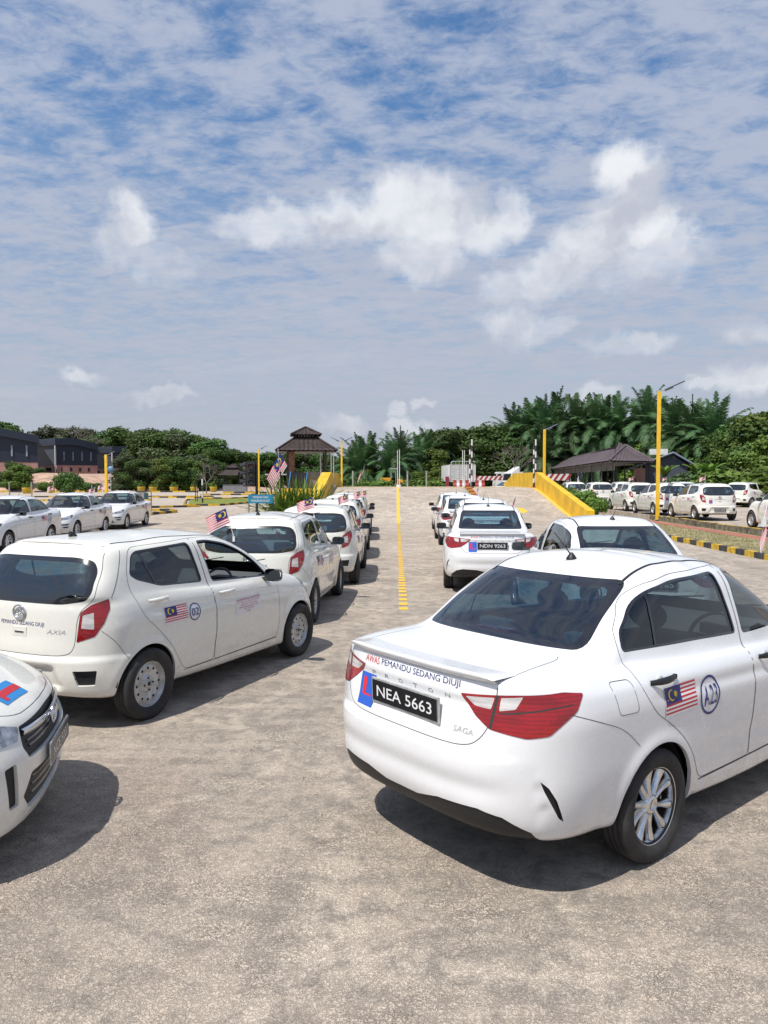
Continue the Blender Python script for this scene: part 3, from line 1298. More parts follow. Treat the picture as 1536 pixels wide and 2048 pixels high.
def handle(door_r, door_l, x, z, y, mt, cup):
    for dr, s in ((door_r, -1), (door_l, 1)):
        mb = MB()
        rows = []
        n = 10
        for i in range(n + 1):
            t = i / n
            e = max(.12, math.sin(t * PI) ** .5)
            xx = x - .115 + .23 * t
            yy = y + .022 * math.sin(t * PI) ** .6 + .006
            hh = .013 + .005 * math.sin(t * PI)
            rows.append([(xx, s * (yy - .004), z - hh), (xx, s * (yy + .012 * e), z - hh * .8), (xx, s * (yy + .018 * e), z), (xx, s * (yy + .012 * e), z + hh * .8), (xx, s * (yy - .004), z + hh)])
        mb.grid(rows)
        mb.lathe([(.012, 0), (.014, .016), (.0, .018)], 0, 12, 'Y', (x + .118, y * s, z)) if s > 0 else mb.lathe([(.012, 0), (.014, -.016), (.0, -.018)], 0, 12, 'Y', (x + .118, y * s, z))
        # cup behind the grip
        mb.lathe([(.0001, .0022 * s), (.030, .0022 * s), (.036, -.002 * s)], 1, 20, 'Y', (x - .01, y * s, z - .012))
        mb.build('handle', [mt, cup], dr)


def mirror(root, x, z, y, M, kind):
    for s in (-1, 1):
        mb = MB()
        c = Vector((x, s * (y + .13), z))
        rows = []
        n = 9
        for i in range(n):
            t = i / (n - 1)
            e = math.sin(PI * (.08 + .47 * t)) ** .55
            row = []
            for j in range(17):
                a = 2 * PI * j / 16
                ca, sa = math.cos(a), math.sin(a)
                row.append(c + Vector((.085 * (1 - t) ** 1.0, 0, 0)) + Vector((0, s * .105 * e * (abs(ca) ** .55) * (1 if ca > 0 else -1), .066 * e * (abs(sa) ** .6) * (1 if sa > 0 else -1))))
            rows.append(row)
        mb.grid(rows)
        mb.box((x + .03, s * (y + .02), z - .045), (.06, .10, .035))
        o = mb.build('mirror', M, root, bevel=0)
        g = MB()
        row = [c + Vector((.004, 0, 0))]
        for j in range(16):
            a = 2 * PI * j / 16
            ca, sa = math.cos(a), math.sin(a)
            row.append(c + Vector((.001, s * .090 * (abs(ca) ** .55) * (1 if ca > 0 else -1), .054 * (abs(sa) ** .6) * (1 if sa > 0 else -1))))
        g.add(row, [(0, 1 + j, 1 + (j + 1) % 16) for j in range(16)])
        g.build('mirror_glass', M_MIRR, o)


def plate(root, x, z, w, h, text, tilt=0, face=-1, frame=M_STEEL, name='number_plate', white=False):
    """number plate facing backwards (face -1) or forwards"""
    fr = MB()
    fr.box((0, 0, 0), (.010, w + .012, h + .012), 0)
    fr.box((.006 * face, 0, 0), (.004, w - .004, h - .004), 1)
    o = fr.build(name, [frame, S_LET if white else S_PLT], root, (x, 0, z), (0, tilt, 0), bevel=.001)
    if text:
        vs, fs = fit_text(text, w * .84, h * .50, bold=.004)
        mb = MB().add([(.0095 * face, v[0] * face, v[1]) for v in vs], fs if face > 0 else fs, 0)
        tx = mb.build('lettering', S_PLT if white else S_LET, o)
    return o


def antenna(root, x, z, tall=.16):
    mb = MB()
    mb.lathe([(.034, -.006), (.032, .006), (.022, .020), (.012, .034), (.006, .040)], 0, 16, 'Z', (x, 0, z))
    if tall:
        mb.tube((x - .01, 0, z + .03), (x - .01 - tall * .85, 0, z + .03 + tall * .75), .0045, 0, 8, r2=.003)
    else:
        mb.prism([(x + .04, z), (x - .045, z), (x - .035, z + .045), (x - .015, z + .038)], -.012, .012, 0, 'Y')
    return mb.build('antenna', M_BLK, root)


def make_lamp(S, poly3, phi, subs, name, root, base, depth=.0, grows=.004):
    fs_all = []
    poly = rounded(prj(phi, poly3), .012, 3)
    fs = S.region(poly, phi, mn=-.1)
    for f in fs:
        f.material_index = base
    for sp, mi in subs:
        for f in S.region(rounded(prj(phi, sp), .006, 2), phi, mn=-.1):
            f.material_index = mi
    fs = [f for f in S.region(poly, phi, mn=-.1)]
    b = S.extract(fs)
    offset_in(b, -.003)
    thicken(b, .012, 1, lambda c: 1)
    return b
def sedan_detail(P):
    P = arches(SED_WB, SED_A)(P)
    x, y, z = P[..., 0], P[..., 1], P[..., 2]
    sm = lambda v, a, b: (lambda t: t * t * (3 - 2 * t))(np.clip((v - a) / (b - a), 0, 1))
    # plate shelf across the boot lid
    k = sm(z, .745, .775) * (1 - sm(z, .930, .950)) * (1 - sm(np.abs(y), .38, .50)) * (x < -.6)
    P[..., 0] = x + .013 * k
    # bumper ledge under the boot lid and a soft fold above the black trim
    rr = (x < -.35)
    k = (1 - sm(z, .690, .718)) * (1 - sm(np.abs(y), .52, .70)) * rr
    P[..., 0] = P[..., 0] - .020 * k
    k = np.exp(-((z - .545) / .05) ** 2) * (1 - sm(np.abs(y), .50, .72)) * rr
    P[..., 0] = P[..., 0] + .012 * k
    # doors: hollow below the handle line, swelling above the sill
    zc = .885 + .04 * (1 - x)
    k = np.exp(-((z - (zc - .055)) / .035) ** 2) * sm(x, -.15, .2) * (1 - sm(x, 2.1, 2.4))
    k2 = np.exp(-((z - .47) / .06) ** 2) * sm(x, .4, .7) * (1 - sm(x, 1.8, 2.1))
    P[..., 1] = P[..., 1] - np.where(y > .6, .010 * k + .007 * k2, 0)
    # bumper: shoulder step and dent in front of the corner slit
    s = -np.sin(R(125)) * x + np.cos(R(125)) * y
    sl = .235 + .17 * (z - .44) + .45 * (z - .44) ** 2
    d = (s - sl)
    kk = np.exp(-np.clip(d, 0, 1) / .10) * sm(d, -.012, .012) * sm(z, .36, .48) * (1 - sm(z, .56, .70)) * (x < -.3) * (y > .3)
    P[..., 0] = P[..., 0] + .009 * kk
    P[..., 1] = P[..., 1] - .009 * kk
    return P


def build_sedan():
    S = Shell(body_grid(SEDAN, SUBS, sedan_detail))
    P = P_WHITE
    SL = BODY_SLOTS(P)
    root = empty('sedan_car')
    cut = {}
    # glass
    gw = rounded(rear([(-.575, 1.105), (.575, 1.105), (.50, 1.418), (-.50, 1.418)]), [.05, .05, .06, .06])
    gi = rounded(rear([(-.52, 1.130), (.52, 1.130), (.452, 1.380), (-.452, 1.380)]), [.05] * 4)
    S.region(gw, 180, lim=lambda c: c.x < .4 and c.z > 1.02, mn=.05)
    cut['rin'] = S.extract(S.region(gi, 180, lim=lambda c: c.x < .4 and c.z > 1.02, mn=.05))
    cut['rout'] = S.extract(S.region(gw, 180, lim=lambda c: c.x < .4 and c.z > 1.02, mn=.05))
    fw = rounded([(-.60, 1.015), (.60, 1.015), (.50, 1.435), (-.50, 1.435)], [.05] * 4)
    fi = rounded([(-.55, 1.06), (.55, 1.06), (.455, 1.405), (-.455, 1.405)], [.05] * 4)
    cut['fin'] = S.extract(S.region(fi, 0, lim=lambda c: c.x > 1.0 and c.z > .9, mn=.05))
    cut['fout'] = S.extract(S.region(fw, 0, lim=lambda c: c.x > 1.0 and c.z > .9, mn=.05))
    rwin = rounded([(-.115, 1.100), (-.09, 1.175), (.07, 1.295), (.22, 1.355), (.50, 1.395), (.975, 1.405), (1.015, 1.060)], [.02, .06, .1, .1, .1, .03, .02])
    fwin = rounded([(1.135, 1.405), (1.32, 1.385), (1.52, 1.31), (1.74, 1.185), (1.93, 1.035), (1.115, 1.050)], [.03, .1, .1, .1, .03, .02])
    rdoor = rounded([(-.155, .95), (-.155, 1.10), (-.125, 1.19), (.06, 1.335), (.22, 1.395), (.50, 1.435), (1.065, 1.445), (1.065, 1.05), (1.045, .90), (1.035, .60), (1.01, .325), (.44, .325), (.33, .50), (.22, .62), (.08, .72), (-.06, .80)],
                    [.06, .03, .06, .1, .1, .1, .01, .05, .1, .1, .03, .05, .05, .1, .1, .1])
    fdoor = rounded([(1.072, 1.445), (1.32, 1.43), (1.56, 1.345), (1.80, 1.195), (1.99, 1.045), (2.06, .95), (2.07, .60), (2.02, .335), (1.017, .325), (1.042, .60), (1.052, .90), (1.072, 1.05)],
                    [.01, .1, .1, .1, .05, .05, .1, .06, .03, .1, .1, .05])
    side_lim = lambda c: c.y > .3
    out = {}
    for nm, win, dr in (('rear', rwin, rdoor), ('front', fwin, fdoor)):
        g = S.extract(S.region(side(win), 90, lim=side_lim, mn=.05))
        for f in S.region(side(grow(win, .013)), 90, lim=side_lim, mn=.05):
            f.material_index = 2
        d = S.extract(S.region(side(dr), 90, lim=side_lim, mn=.05))
        out[nm] = (g, d)
    # lamps
    tail3 = [(-.98, .365, .965), (-.93, .555, .985), (-.89, .63, .993), (-.82, .70, .998), (-.70, .75, 1.003), (-.605, .79, .985), (-.66, .80, .915), (-.81, .76, .818), (-.88, .69, .805), (-.97, .54, .830), (-.98, .46, .880)]
    c1 = [(-.975, .395, .957), (-.93, .540, .972), (-.955, .535, .918), (-.98, .455, .922)]
    c2 = [(-.925, .572, .975), (-.875, .66, .987), (-.905, .64, .930), (-.945, .575, .915)]
    gapl = [(-.938, .552, .984), (-.930, .564, .984), (-.962, .548, .832), (-.970, .536, .832)]
    bar = [(-.945, .575, .907), (-.895, .655, .919), (-.80, .735, .937), (-.68, .790, .950), (-.68, .790, .944), (-.80, .735, .929), (-.895, .655, .911), (-.945, .575, .899)]
    dk = [(-.885, .665, .965), (-.80, .722, .985), (-.66, .785, .960), (-.70, .785, .915), (-.86, .70, .905)]
    tail = make_lamp(S, tail3, 150, [(c1, 6), (c2, 6), (gapl, 1), (bar, 1)], 'tail_light', root, 5)
    head3 = [(3.175, .36, .655), (3.10, .50, .70), (2.92, .64, .755), (2.74, .735, .80), (2.68, .765, .80), (2.78, .765, .72), (2.95, .70, .655), (3.10, .56, .625), (3.19, .40, .615)]
    head = make_lamp(S, head3, 40, [], 'head_light', root, 7)
    # boot lid
    zz = lambda c: c.x < -.3 and c.z > .96
    A = S.region(rear([(-.2, .725), (.36, .725), (.47, .75), (.540, .84), (.553, .985), (.553, 1.2), (-.2, 1.2)]), 180, lim=lambda c: c.x < -.55 and c.z > .6, mn=.30)
    B = S.region([(-.475, -.2), (-.47, .2), (-.44, .42), (-.43, .50), (-.47, .535), (-.90, .553), (-1.2, .553), (-1.2, -.2)], 0, top=True, lim=zz, mn=.30)
    ids = set(f for f in A if f.is_valid) | set(B)
    A2 = [f for f in S.bm.faces if f.is_valid and f.calc_center_median().x < -.5 and inside([Vector(p) for p in rear([(-.2, .725), (.36, .725), (.47, .75), (.540, .84), (.553, .985), (.553, 1.2), (-.2, 1.2)])], -f.calc_center_median().y, f.calc_center_median().z) and f.verts[0][S.nb].x < -.3]
    boot = S.extract(set(A2) | ids)
    # bonnet
    bon = S.extract(S.region([(2.12, -.2), (2.12, .3), (2.0, .52), (1.93, .62), (2.3, .665), (2.72, .64), (2.93, .56), (3.10, .38), (3.155, .2), (3.165, -.2)], 0, top=True, lim=lambda c: c.x > 1.7 and c.z > .62, mn=.25))
    # black lower rear, slit, front openings
    low = S.region(rear([(-.2, .1), (-.2, .412), (.12, .412), (.27, .445), (.50, .455), (.605, .430), (.69, .36), (.74, .1)]), 180, lim=lambda c: c.x < -.4 and c.z < .6, mn=-.3)
    lowb = S.extract(low)
    slit = S.extract(S.region(rounded(prj(125, [(-.850, .745, .612), (-.812, .762, .580), (-.770, .775, .515), (-.738, .782, .435), (-.728, .785, .405), (-.755, .778, .425), (-.792, .764, .495), (-.828, .752, .560)]), .006, 2), 125, lim=lambda c: c.x < -.4, mn=-.1))
    for poly, phi in (([(-.2, .575), (.30, .575), (.37, .60), (.35, .655), (-.2, .672)], 0), ([(-.2, .27), (.52, .27), (.46, .40), (.36, .455), (-.2, .455)], 0)):
        b = S.extract(S.region(rounded(poly, .01, 2), phi, lim=lambda c: c.x > 2.6, mn=.1))
        cut.setdefault('grille', []).append(b)
    for p3 in ([(3.14, .50, .50), (2.92, .72, .51), (2.96, .71, .46), (3.13, .54, .46)], [(3.12, .56, .42), (2.92, .73, .42), (2.98, .70, .37), (3.08, .62, .37)]):
        cut['grille'].append(S.extract(S.region(rounded(prj(30, p3), .01, 2), 30, lim=lambda c: c.x > 2.6, mn=.1)))
    for cx in (0, SED_WB):
        fs = S.region(circle(-cx, .29, SED_A, 56), 90, lim=side_lim, mn=-.4)
        bmesh.ops.delete(S.bm, geom=fs, context='FACES')
    bm = S.bm
    thicken(bm, .022, 3, lambda c: (1 if c.x < -.55 else 0) if c.z < .72 else 2)
    finish(bm, 'body', SL, root)
    # parts
    bp = boot
    thicken(bp, .015, 3, lambda c: 1)
    bo = finish(bp, 'boot_lid', SL, root)
    thicken(bon, .015, 3, lambda c: 1)
    finish(bon, 'bonnet', SL, root)
    for b in (cut['rout'], cut['fout']):
        for f in b.faces:
            f.material_index = 2
        offset_in(b, .002)
    for nm, o_, i_, gm in (('rear_window', cut['rout'], cut['rin'], M_GREAR), ('windscreen', cut['fout'], cut['fin'], M_GFRONT)):
        fr = finish(o_, nm, SL, root)
        offset_in(i_, .002)
        finish(i_, 'glass', [gm], fr)
    doors = {}
    for nm, (g, d) in out.items():
        thicken(d, .030, 3, lambda c: 2 if c.z > .95 else 1)
        offset_in(g, .007)
        for s, sd in ((-1, 'R'), (1, 'L')):
            dd = doors[nm, s] = finish(d, 'door', SL, root, sd)
            finish(g, 'window', [M_GSIDE], dd, sd)
    # quarter-light bar of the rear door
    for s in (-1, 1):
        mb = line_on(S, [(.215, s * .6, 1.36), (.195, s * .6, 1.22), (.175, s * .6, 1.085)], .016, (0, -s, 0), off=-.003)
        mb.build('window_bar', M_GBLK, doors['rear', s])
    for s, sd in ((-1, 'R'), (1, 'L')):
        finish(tail, 'tail_light', SL, root, sd)
        finish(head, 'head_light', SL, root, sd)
    for f in lowb.faces:
        f.material_index = 4
    offset_in(lowb, .006)
    thicken(lowb, .02, 1, lambda c: 4)
    lo = finish(lowb, 'lower_bumper', SL, root)
    mb = MB()
    # lattice inserts and ledge of the lower bumper
    for s in (-1, 1):
        mb.add([v for y in np.linspace(.20, .60, 9) for v in [(-1.035 + .10 * max(0, y - .35) ** 1.2 + .012, s * y, .405), (-1.030 + .11 * max(0, y - .35) ** 1.2 + .012, s * y, .465)]], [(2 * i, 2 * i + 2, 2 * i + 3, 2 * i + 1) for i in range(8)])
    for b in cut['grille'] + [slit]:
        for f in b.faces:
            f.material_index = 4
        offset_in(b, .018)
    finish(slit, 'bumper_slit', SL, root)
    for i, b in enumerate(cut['grille']):
        finish(b, 'grille', SL, root)
    # seams
    seams = MB()

    def sm(pts, D, w=.0032, off=.0012):
        m = line_on(S, pts, w, D, off, smooth=len(pts) < 16)
        seams.add(m.v, m.f, 0, True)
    for s in (-1, 1):
        for dr in (rdoor, fdoor):
            sm([(p[0], s * .8, p[1]) for p in dr + dr[:1]], (0, -s, 0), .0034)
        sm([(-1.2, s * a, b) for a, b in ((0, .725), (.34, .725), (.42, .735), (.47, .752), (.515, .80), (.540, .86), (.553, .985), (.552, 1.02))], (1, 0, 0), .0034)
        sm([(-.945, s * .553, 1.3), (-.90, s * .553, 1.3), (-.60, s * .542, 1.3), (-.47, s * .535, 1.3), (-.43, s * .51, 1.3)], (0, 0, -1), .0032)
        sm([(x_, s * y_, 1.4) for x_, y_ in ((2.0, .52), (1.93, .62), (2.3, .665), (2.72, .64), (2.93, .56), (3.10, .38), (3.155, .2), (3.165, 0))], (0, 0, -1), .0032)
    for s in (-1, 1):
        sm([(-.70, s * .79, .905), (-.50, s * .8, .835), (-.32, s * .8, .765), (-.19, s * .8, .655)], (0, -s, 0))
        sm([(.44, s * .8, .318), (2.03, s * .8, .328)], (0, -s, 0), .007)
        sm([(2.62, s * .76, .79), (2.50, s * .78, .655)], (0, -s, 0))
    fl = rounded([(-.385, .995), (-.215, .985), (-.20, .83), (-.365, .84)], .03)
    fl.append(fl[0])
    sm([(p[0], -.8, p[1]) for p in fl], (0, 1, 0))
    seams.build('seam', M_GAP, root)
    rd = MB()
    for s in (-1, 1):
        m = line_on(S, [(.16, s * .475, 1.6), (.30, s * .470, 1.6), (.5, s * .462, 1.6), (.9, s * .462, 1.6), (1.2, s * .485, 1.6), (1.36, s * .52, 1.6)], .017, (0, 0, -1), .0015)
        rd.add(m.v, m.f, 0, True)
    rd.build('roof_strip', M_BLK, root)
    # boot spoiler
    sp = MB()
    rows = []
    for i in range(31):
        y = -.555 + 1.11 * i / 30
        e = 1 - (abs(y) / .556) ** 10
        xr = -1.000 + .30 * max(0, abs(y) - .18) ** 2.0
        hF, _ = S.hit((xr + .17, y, 2), (0, 0, -1))
        hM, _ = S.hit((xr + .035, y, 2), (0, 0, -1))
        zF = hF.z if hF else 1.05
        zM = hM.z if hM else 1.04
        rows.append([(xr + .17, y, zF + .001), (xr + .13, y, zF + .004 * e), (xr + .09, y, zF + .008 * e), (xr + .05, y, zF + .012 * e), (xr + .02, y, zF + .015 * e), (xr - .012 * e, y, zF + .018 * e), (xr - .014 * e, y, zF + .010 * e), (xr + .004, y, zF - .016 * e), (xr + .035, y, zM - .012 * e)])
    sp.grid(rows)
    sp.build('spoiler', P, bo)
    cabin(root, SED_WB, .70, True, .35, 1.98)
    underbody(root, SED_WB, -.92, 3.15)
    wheels(root, SED_WB, 'sedan')
    handle(doors['rear', -1], doors['rear', 1], .045, .945, .806, M_BLK, P)
    handle(doors['front', -1], doors['front', 1], 1.235, .905, .812, M_BLK, P)
    mirror(root, 1.80, 1.03, .75, M_GBLK, 'sedan')
    h, _ = S.hit((.36, 0, 3), (0, 0, -1))
    antenna(root, .36, h.z, .19)
    w = MB()
    for y0, y1 in ((-.1, -.55), (.45, 0.0)):
        w.tube((2.14 - y0 * 0, y0, 1.02), (2.02, y1, 1.09), .006, 0, 6)
    w.build('wiper', M_BLK, root)
    shelf = MB()
    shelf.box((-.20, .12, 1.085), (.10, .26, .05))
    shelf.build('brake_light', M_RED, root, bevel=.01)
    return root, S, bo, doors


def stickers(S, root, boot, doors, kind, code, front=True, flag=True):
    """flag and number on the side doors, warning text at the back"""
    if kind == 'sedan':
        fx, fz, fw, fh, cx, cz, cr = .04, .752, .31, .148, .495, .79, .108
        nx, nz, nw, nh = 1.38, .70, .34, .17
    else:
        fx, fz, fw, fh, cx, cz, cr = .20, .755, .29, .135, .59, .80, .078
        nx, nz, nw, nh = 1.22, .665, .44, .155
    for s in (-1, 1):
        # u runs to the reader's right: forward on the right side, backward on the left
        U = Vector((1, 0, 0)) if s < 0 else Vector((-1, 0, 0))
        c = (fx + cx + cr) / 2
        f = on_shell(S, (c, s * .8, 0), U, (0, 0, 1), (0, -s, 0))
        d = Decal(f)
        if s < 0:
            u0, uc = fx - c, cx - c
        else:
            u0, uc = c - cx - cr + .0, c - fx - fw * .0 - cr
            u0 = -(cx + cr - c)
            uc = (c - fx) - cr
        tw = abs(0)
        d.rect(u0 - .004, fz - .004, u0 + fw + .004, fz + fh + .004, 1, 0, 8, 6)
        d.flag(u0, fz, fw, fh, layer=1)
        dr = doors['rear', s]
        d.build('flag_sticker', FLAGM, dr)
        d = Decal(f)
        if uc - cr < u0 + fw:
            uc = u0 + fw + cr + .02
        d.ring(uc, cz, 0, cr - .001, 1, 0)
        d.ring(uc, cz, cr * .87, cr, 0, 1)
        k = .62 if kind == 'sedan' else .46
        vs, fs = fit_text(code, cr * 1.30, cr * 1.0 if kind == 'sedan' else cr * .85)
        d.add(vs, fs, 0, 4, uc, cz)
        d.build('number_sticker', [S_BLU, S_WHT], dr)
        if front:
            c = nx + nw / 2
            f2 = on_shell(S, (c, s * .8, 0), U, (0, 0, 1), (0, -s, 0))
            d = Decal(f2)
            d.rect(-nw / 2, nz, nw / 2, nz + nh, 1, 0, 10, 6)
            lines = ['AKADEMI MEMANDU NILAI SDN BHD', 'LOT 1486, BATANG BENAR, JALAN NILAI', 'MUKIM SETUL, 71800 MANTIN', 'NEGERI SEMBILAN DARUL KHUSUS', 'TEL : 06-799 1786', 'B 0672']
            ws = [.94, .86, .66, .78, .40, .16]
            hh = [.14, .085, .085, .085, .085, .085]
            y = nz + nh * .93
            for l, w_, h_ in zip(lines, ws, hh):
                vs, fs = fit_text(l, nw * w_, nh * h_)
                d.add(vs, fs, 0, 1, 0, y - nh * h_ / 2)
                y -= nh * (h_ + .065)
            d.build('notice_sticker', [S_RED if kind == 'hatch' else S_ORG, S_WHT], doors['front', s])


def renumber(S, car, kind, code):
    """gives a copied car its own number on the rear doors"""
    cx, cz, cr = (.495, .79, .108) if kind == 'sedan' else (.59, .80, .078)
    for dr in [q for q in car.children if q.name.startswith('door')]:
        for ch in [q for q in dr.children if q.name.startswith('number_sticker')]:
            s = 1 if sum(v.co.y for v in ch.data.vertices) > 0 else -1
            xm = sum(v.co.x for v in ch.data.vertices) / len(ch.data.vertices)
            bpy.data.objects.remove(ch)
            d = Decal(on_shell(S, (xm, s * .8, 0), (-s, 0, 0), (0, 0, 1), (0, -s, 0)))
            d.ring(0, cz, 0, cr - .001, 1, 0)
            d.ring(0, cz, cr * .87, cr, 0, 1)
            vs, fs = fit_text(code, cr * 1.30, cr * (1.0 if kind == 'sedan' else .85))
            d.add(vs, fs, 0, 4, 0, cz)
            d.build('number_sticker', [S_BLU, S_WHT], dr)


def rear_text(S, parent, z, u0, u1, h, words, mats, name='warning_text'):
    f = on_shell(S, (0, 0, 0), (0, -1, 0), (0, 0, 1), (1, 0, 0))
    d = Decal(f, off=.0015)
    for (tx, a, b, zz, hh, mi, kw) in words:
        vs, fs = fit_text(tx, b - a, hh, **kw)
        d.add(vs, fs, mi, 0, (a + b) / 2, zz)
    return d.build(name, mats, parent)


def l_sticker(S, parent, u, z, w, h, D=(1, 0, 0), U=(0, -1, 0), V=(0, 0, 1), o=(0, 0, 0), flip=False):
    f = on_shell(S, o, U, V, D)
    d = Decal(f, off=.0025)
    d.rect(u - w / 2, z - h / 2, u + w / 2, z + h / 2, 0, 0, 3, 3)
    L = [(-.30, -.32), (.30, -.32), (.30, -.14), (-.06, -.14), (-.06, .36), (-.30, .36)]
    d.add([(u + p[0] * w, z + p[1] * h) for p in L], [(0, 1, 2, 3), (0, 3, 4, 5)], 1, 1)
    return d.build('learner_sticker', [S_SKY, S_LRED], parent)
def hatch_detail(P):
    P = arches(HAT_WB, HAT_A, .013)(P)
    x, y, z = P[..., 0], P[..., 1], P[..., 2]
    sm = lambda v, a, b: (lambda t: t * t * (3 - 2 * t))(np.clip((v - a) / (b - a), 0, 1))
    zc = .90 + .05 * (.9 - x)
    k = np.exp(-((z - (zc - .05)) / .04) ** 2) * sm(x, -.1, .2) * (1 - sm(x, 2.0, 2.3))
    k2 = np.exp(-((z - .45) / .06) ** 2) * sm(x, .4, .7) * (1 - sm(x, 1.8, 2.05))
    P[..., 1] = P[..., 1] - np.where(y > .6, .007 * k + .006 * k2, 0)
    # bumper stands out below the tailgate
    k = (1 - sm(z, .565, .60)) * (x < -.2)
    P[..., 0] = P[..., 0] - .022 * k
    # plate recess
    k = sm(z, .33, .36) * (1 - sm(z, .50, .54)) * (1 - sm(np.abs(y) + (.5 - z) * -.4, .30, .40)) * (x < -.3)
    P[..., 0] = P[..., 0] + .035 * k
    return P


def build_hatch():
    S = Shell(body_grid(HATCH, SUBS, hatch_detail))
    P = P_CREAM
    SL = BODY_SLOTS(P)
    root = empty('hatchback_car')
    cut = {}
    rl = lambda c: c.x < .1 and c.z > .9
    gw = rounded(rear([(-.60, 1.035), (-.42, 1.005), (.42, 1.005), (.60, 1.035), (.635, 1.10), (.605, 1.25), (.545, 1.338), (.40, 1.362), (-.40, 1.362), (-.545, 1.338), (-.605, 1.25), (-.635, 1.10)]), .06)
    gi = grow(gw, -.035)
    cut['rin'] = S.extract(S.region(gi, 180, lim=rl, mn=.05))
    cut['rout'] = S.extract(S.region(gw, 180, lim=rl, mn=.05))
    fw = rounded([(-.60, 1.02), (.60, 1.02), (.51, 1.425), (-.51, 1.425)], [.05] * 4)
    fi = rounded([(-.55, 1.065), (.55, 1.065), (.465, 1.395), (-.465, 1.395)], [.05] * 4)
    cut['fin'] = S.extract(S.region(fi, 0, lim=lambda c: c.x > 1.0 and c.z > .9, mn=.05))
    cut['fout'] = S.extract(S.region(fw, 0, lim=lambda c: c.x > 1.0 and c.z > .9, mn=.05))
    rwin = rounded([(-.075, 1.205), (-.005, 1.340), (.06, 1.370), (.735, 1.395), (.80, 1.050), (.24, 1.085), (-.02, 1.165)], [.02, .05, .05, .03, .03, .05, .05])
    fwin = rounded([(.895, 1.395), (1.05, 1.395), (1.33, 1.345), (1.58, 1.245), (1.78, 1.125), (1.93, .975), (.965, 1.035)], [.03, .05, .1, .1, .1, .03, .03])
    rdoor = rounded([(-.135, 1.10), (-.115, 1.23), (-.03, 1.385), (.04, 1.415), (.815, 1.435), (.875, 1.02), (.905, .84), (.915, .55), (.89, .305), (.47, .305), (.385, .41), (.26, .58), (.10, .74), (-.04, .85)],
                    [.06, .05, .05, .05, .01, .06, .1, .1, .04, .06, .08, .1, .1, .1])
    fdoor = rounded([(.823, 1.435), (1.10, 1.432), (1.38, 1.385), (1.62, 1.285), (1.84, 1.15), (2.01, .985), (2.03, .80), (2.045, .45), (2.00, .305), (.897, .300), (.922, .55), (.912, .84), (.882, 1.02)],
                    [.01, .1, .1, .1, .1, .04, .1, .08, .06, .04, .1, .1, .06])
    side_lim = lambda c: c.y > .3
    out = {}
    for nm, win, dr in (('rear', rwin, rdoor), ('front', fwin, fdoor)):
        g = S.extract(S.region(side(win), 90, lim=side_lim, mn=.05))
        for f in S.region(side(grow(win, .014)), 90, lim=side_lim, mn=.05):
            f.material_index = 2
        d = S.extract(S.region(side(dr), 90, lim=side_lim, mn=.05))
        out[nm] = (g, d)
    tail3 = [(-.505, .565, .945), (-.455, .625, 1.005), (-.34, .70, 1.045), (-.35, .72, .97), (-.405, .71, .86), (-.455, .66, .76), (-.525, .54, .715), (-.52, .555, .83)]
    c1 = [(-.50, .585, .925), (-.445, .645, .945), (-.455, .655, .815), (-.51, .575, .825)]
    tail = make_lamp(S, tail3, 145, [(c1, 6)], 'tail_light', root, 5)
    head3 = [(2.98, .43, .70), (2.86, .56, .76), (2.68, .67, .835), (2.52, .73, .875), (2.56, .75, .80), (2.70, .74, .70), (2.88, .64, .645), (2.99, .48, .64)]
    head = make_lamp(S, head3, 40, [], 'head_light', root, 7)
    gate = S.extract(S.region(rounded(rear([(-.2, .605), (.38, .605), (.485, .625), (.525, .70), (.535, .85), (.56, .96), (.645, 1.045), (.655, 1.12), (.625, 1.24), (.555, 1.40), (.50, 1.425), (-.2, 1.45)]), [0, .03, .03, .03, .05, .05, .03, .03, .1, .05, .05, 0]), 180, lim=lambda c: c.x < .1 and c.z > .58, mn=.05))
    bon = S.extract(S.region([(2.28, -.2), (2.27, .3), (2.18, .50), (2.08, .60), (2.3, .655), (2.6, .64), (2.80, .56), (2.95, .40), (2.985, .2), (2.99, -.2)], 0, top=True, lim=lambda c: c.x > 1.9 and c.z > .62, mn=.25))
    vent = S.extract(S.region(rounded(prj(150, [(-.555, .52, .495), (-.455, .68, .495), (-.465, .665, .375), (-.535, .555, .375)]), .01, 2), 150, lim=lambda c: c.x < -.2, mn=.0))
    gr = []
    for poly, phi in (([(-.2, .54), (.44, .54), (.46, .60), (.42, .70), (-.2, .715)], 0), ([(-.2, .28), (.44, .28), (.50, .36), (.42, .46), (-.2, .46)], 0)):
        gr.append(S.extract(S.region(rounded(poly, .01, 2), phi, lim=lambda c: c.x > 2.5, mn=.1)))
    fog = S.extract(S.region(rounded(prj(35, [(3.01, .555, .55), (2.965, .62, .54), (2.975, .60, .33), (3.02, .55, .33)]), .012, 2), 35, lim=lambda c: c.x > 2.5, mn=.1))
    for cx in (0, HAT_WB):
        fs = S.region(circle(-cx, .29, HAT_A, 56), 90, lim=side_lim, mn=-.4)
        bmesh.ops.delete(S.bm, geom=fs, context='FACES')
    thicken(S.bm, .022, 3, lambda c: 0 if c.z < .72 else 2)
    finish(S.bm, 'body', SL, root)
    thicken(gate, .015, 3, lambda c: 1)
    bo = finish(gate, 'tailgate', SL, root)
    thicken(bon, .015, 3, lambda c: 1)
    finish(bon, 'bonnet', SL, root)
    for b in (cut['rout'], cut['fout']):
        for f in b.faces:
            f.material_index = 2
        offset_in(b, .002)
    for nm, o_, i_, gm, pr in (('rear_window', cut['rout'], cut['rin'], M_GREAR, bo), ('windscreen', cut['fout'], cut['fin'], M_GFRONT, root)):
        fr = finish(o_, nm, SL, root)
        offset_in(i_, .002)
        finish(i_, 'glass', [gm], fr)
    doors = {}
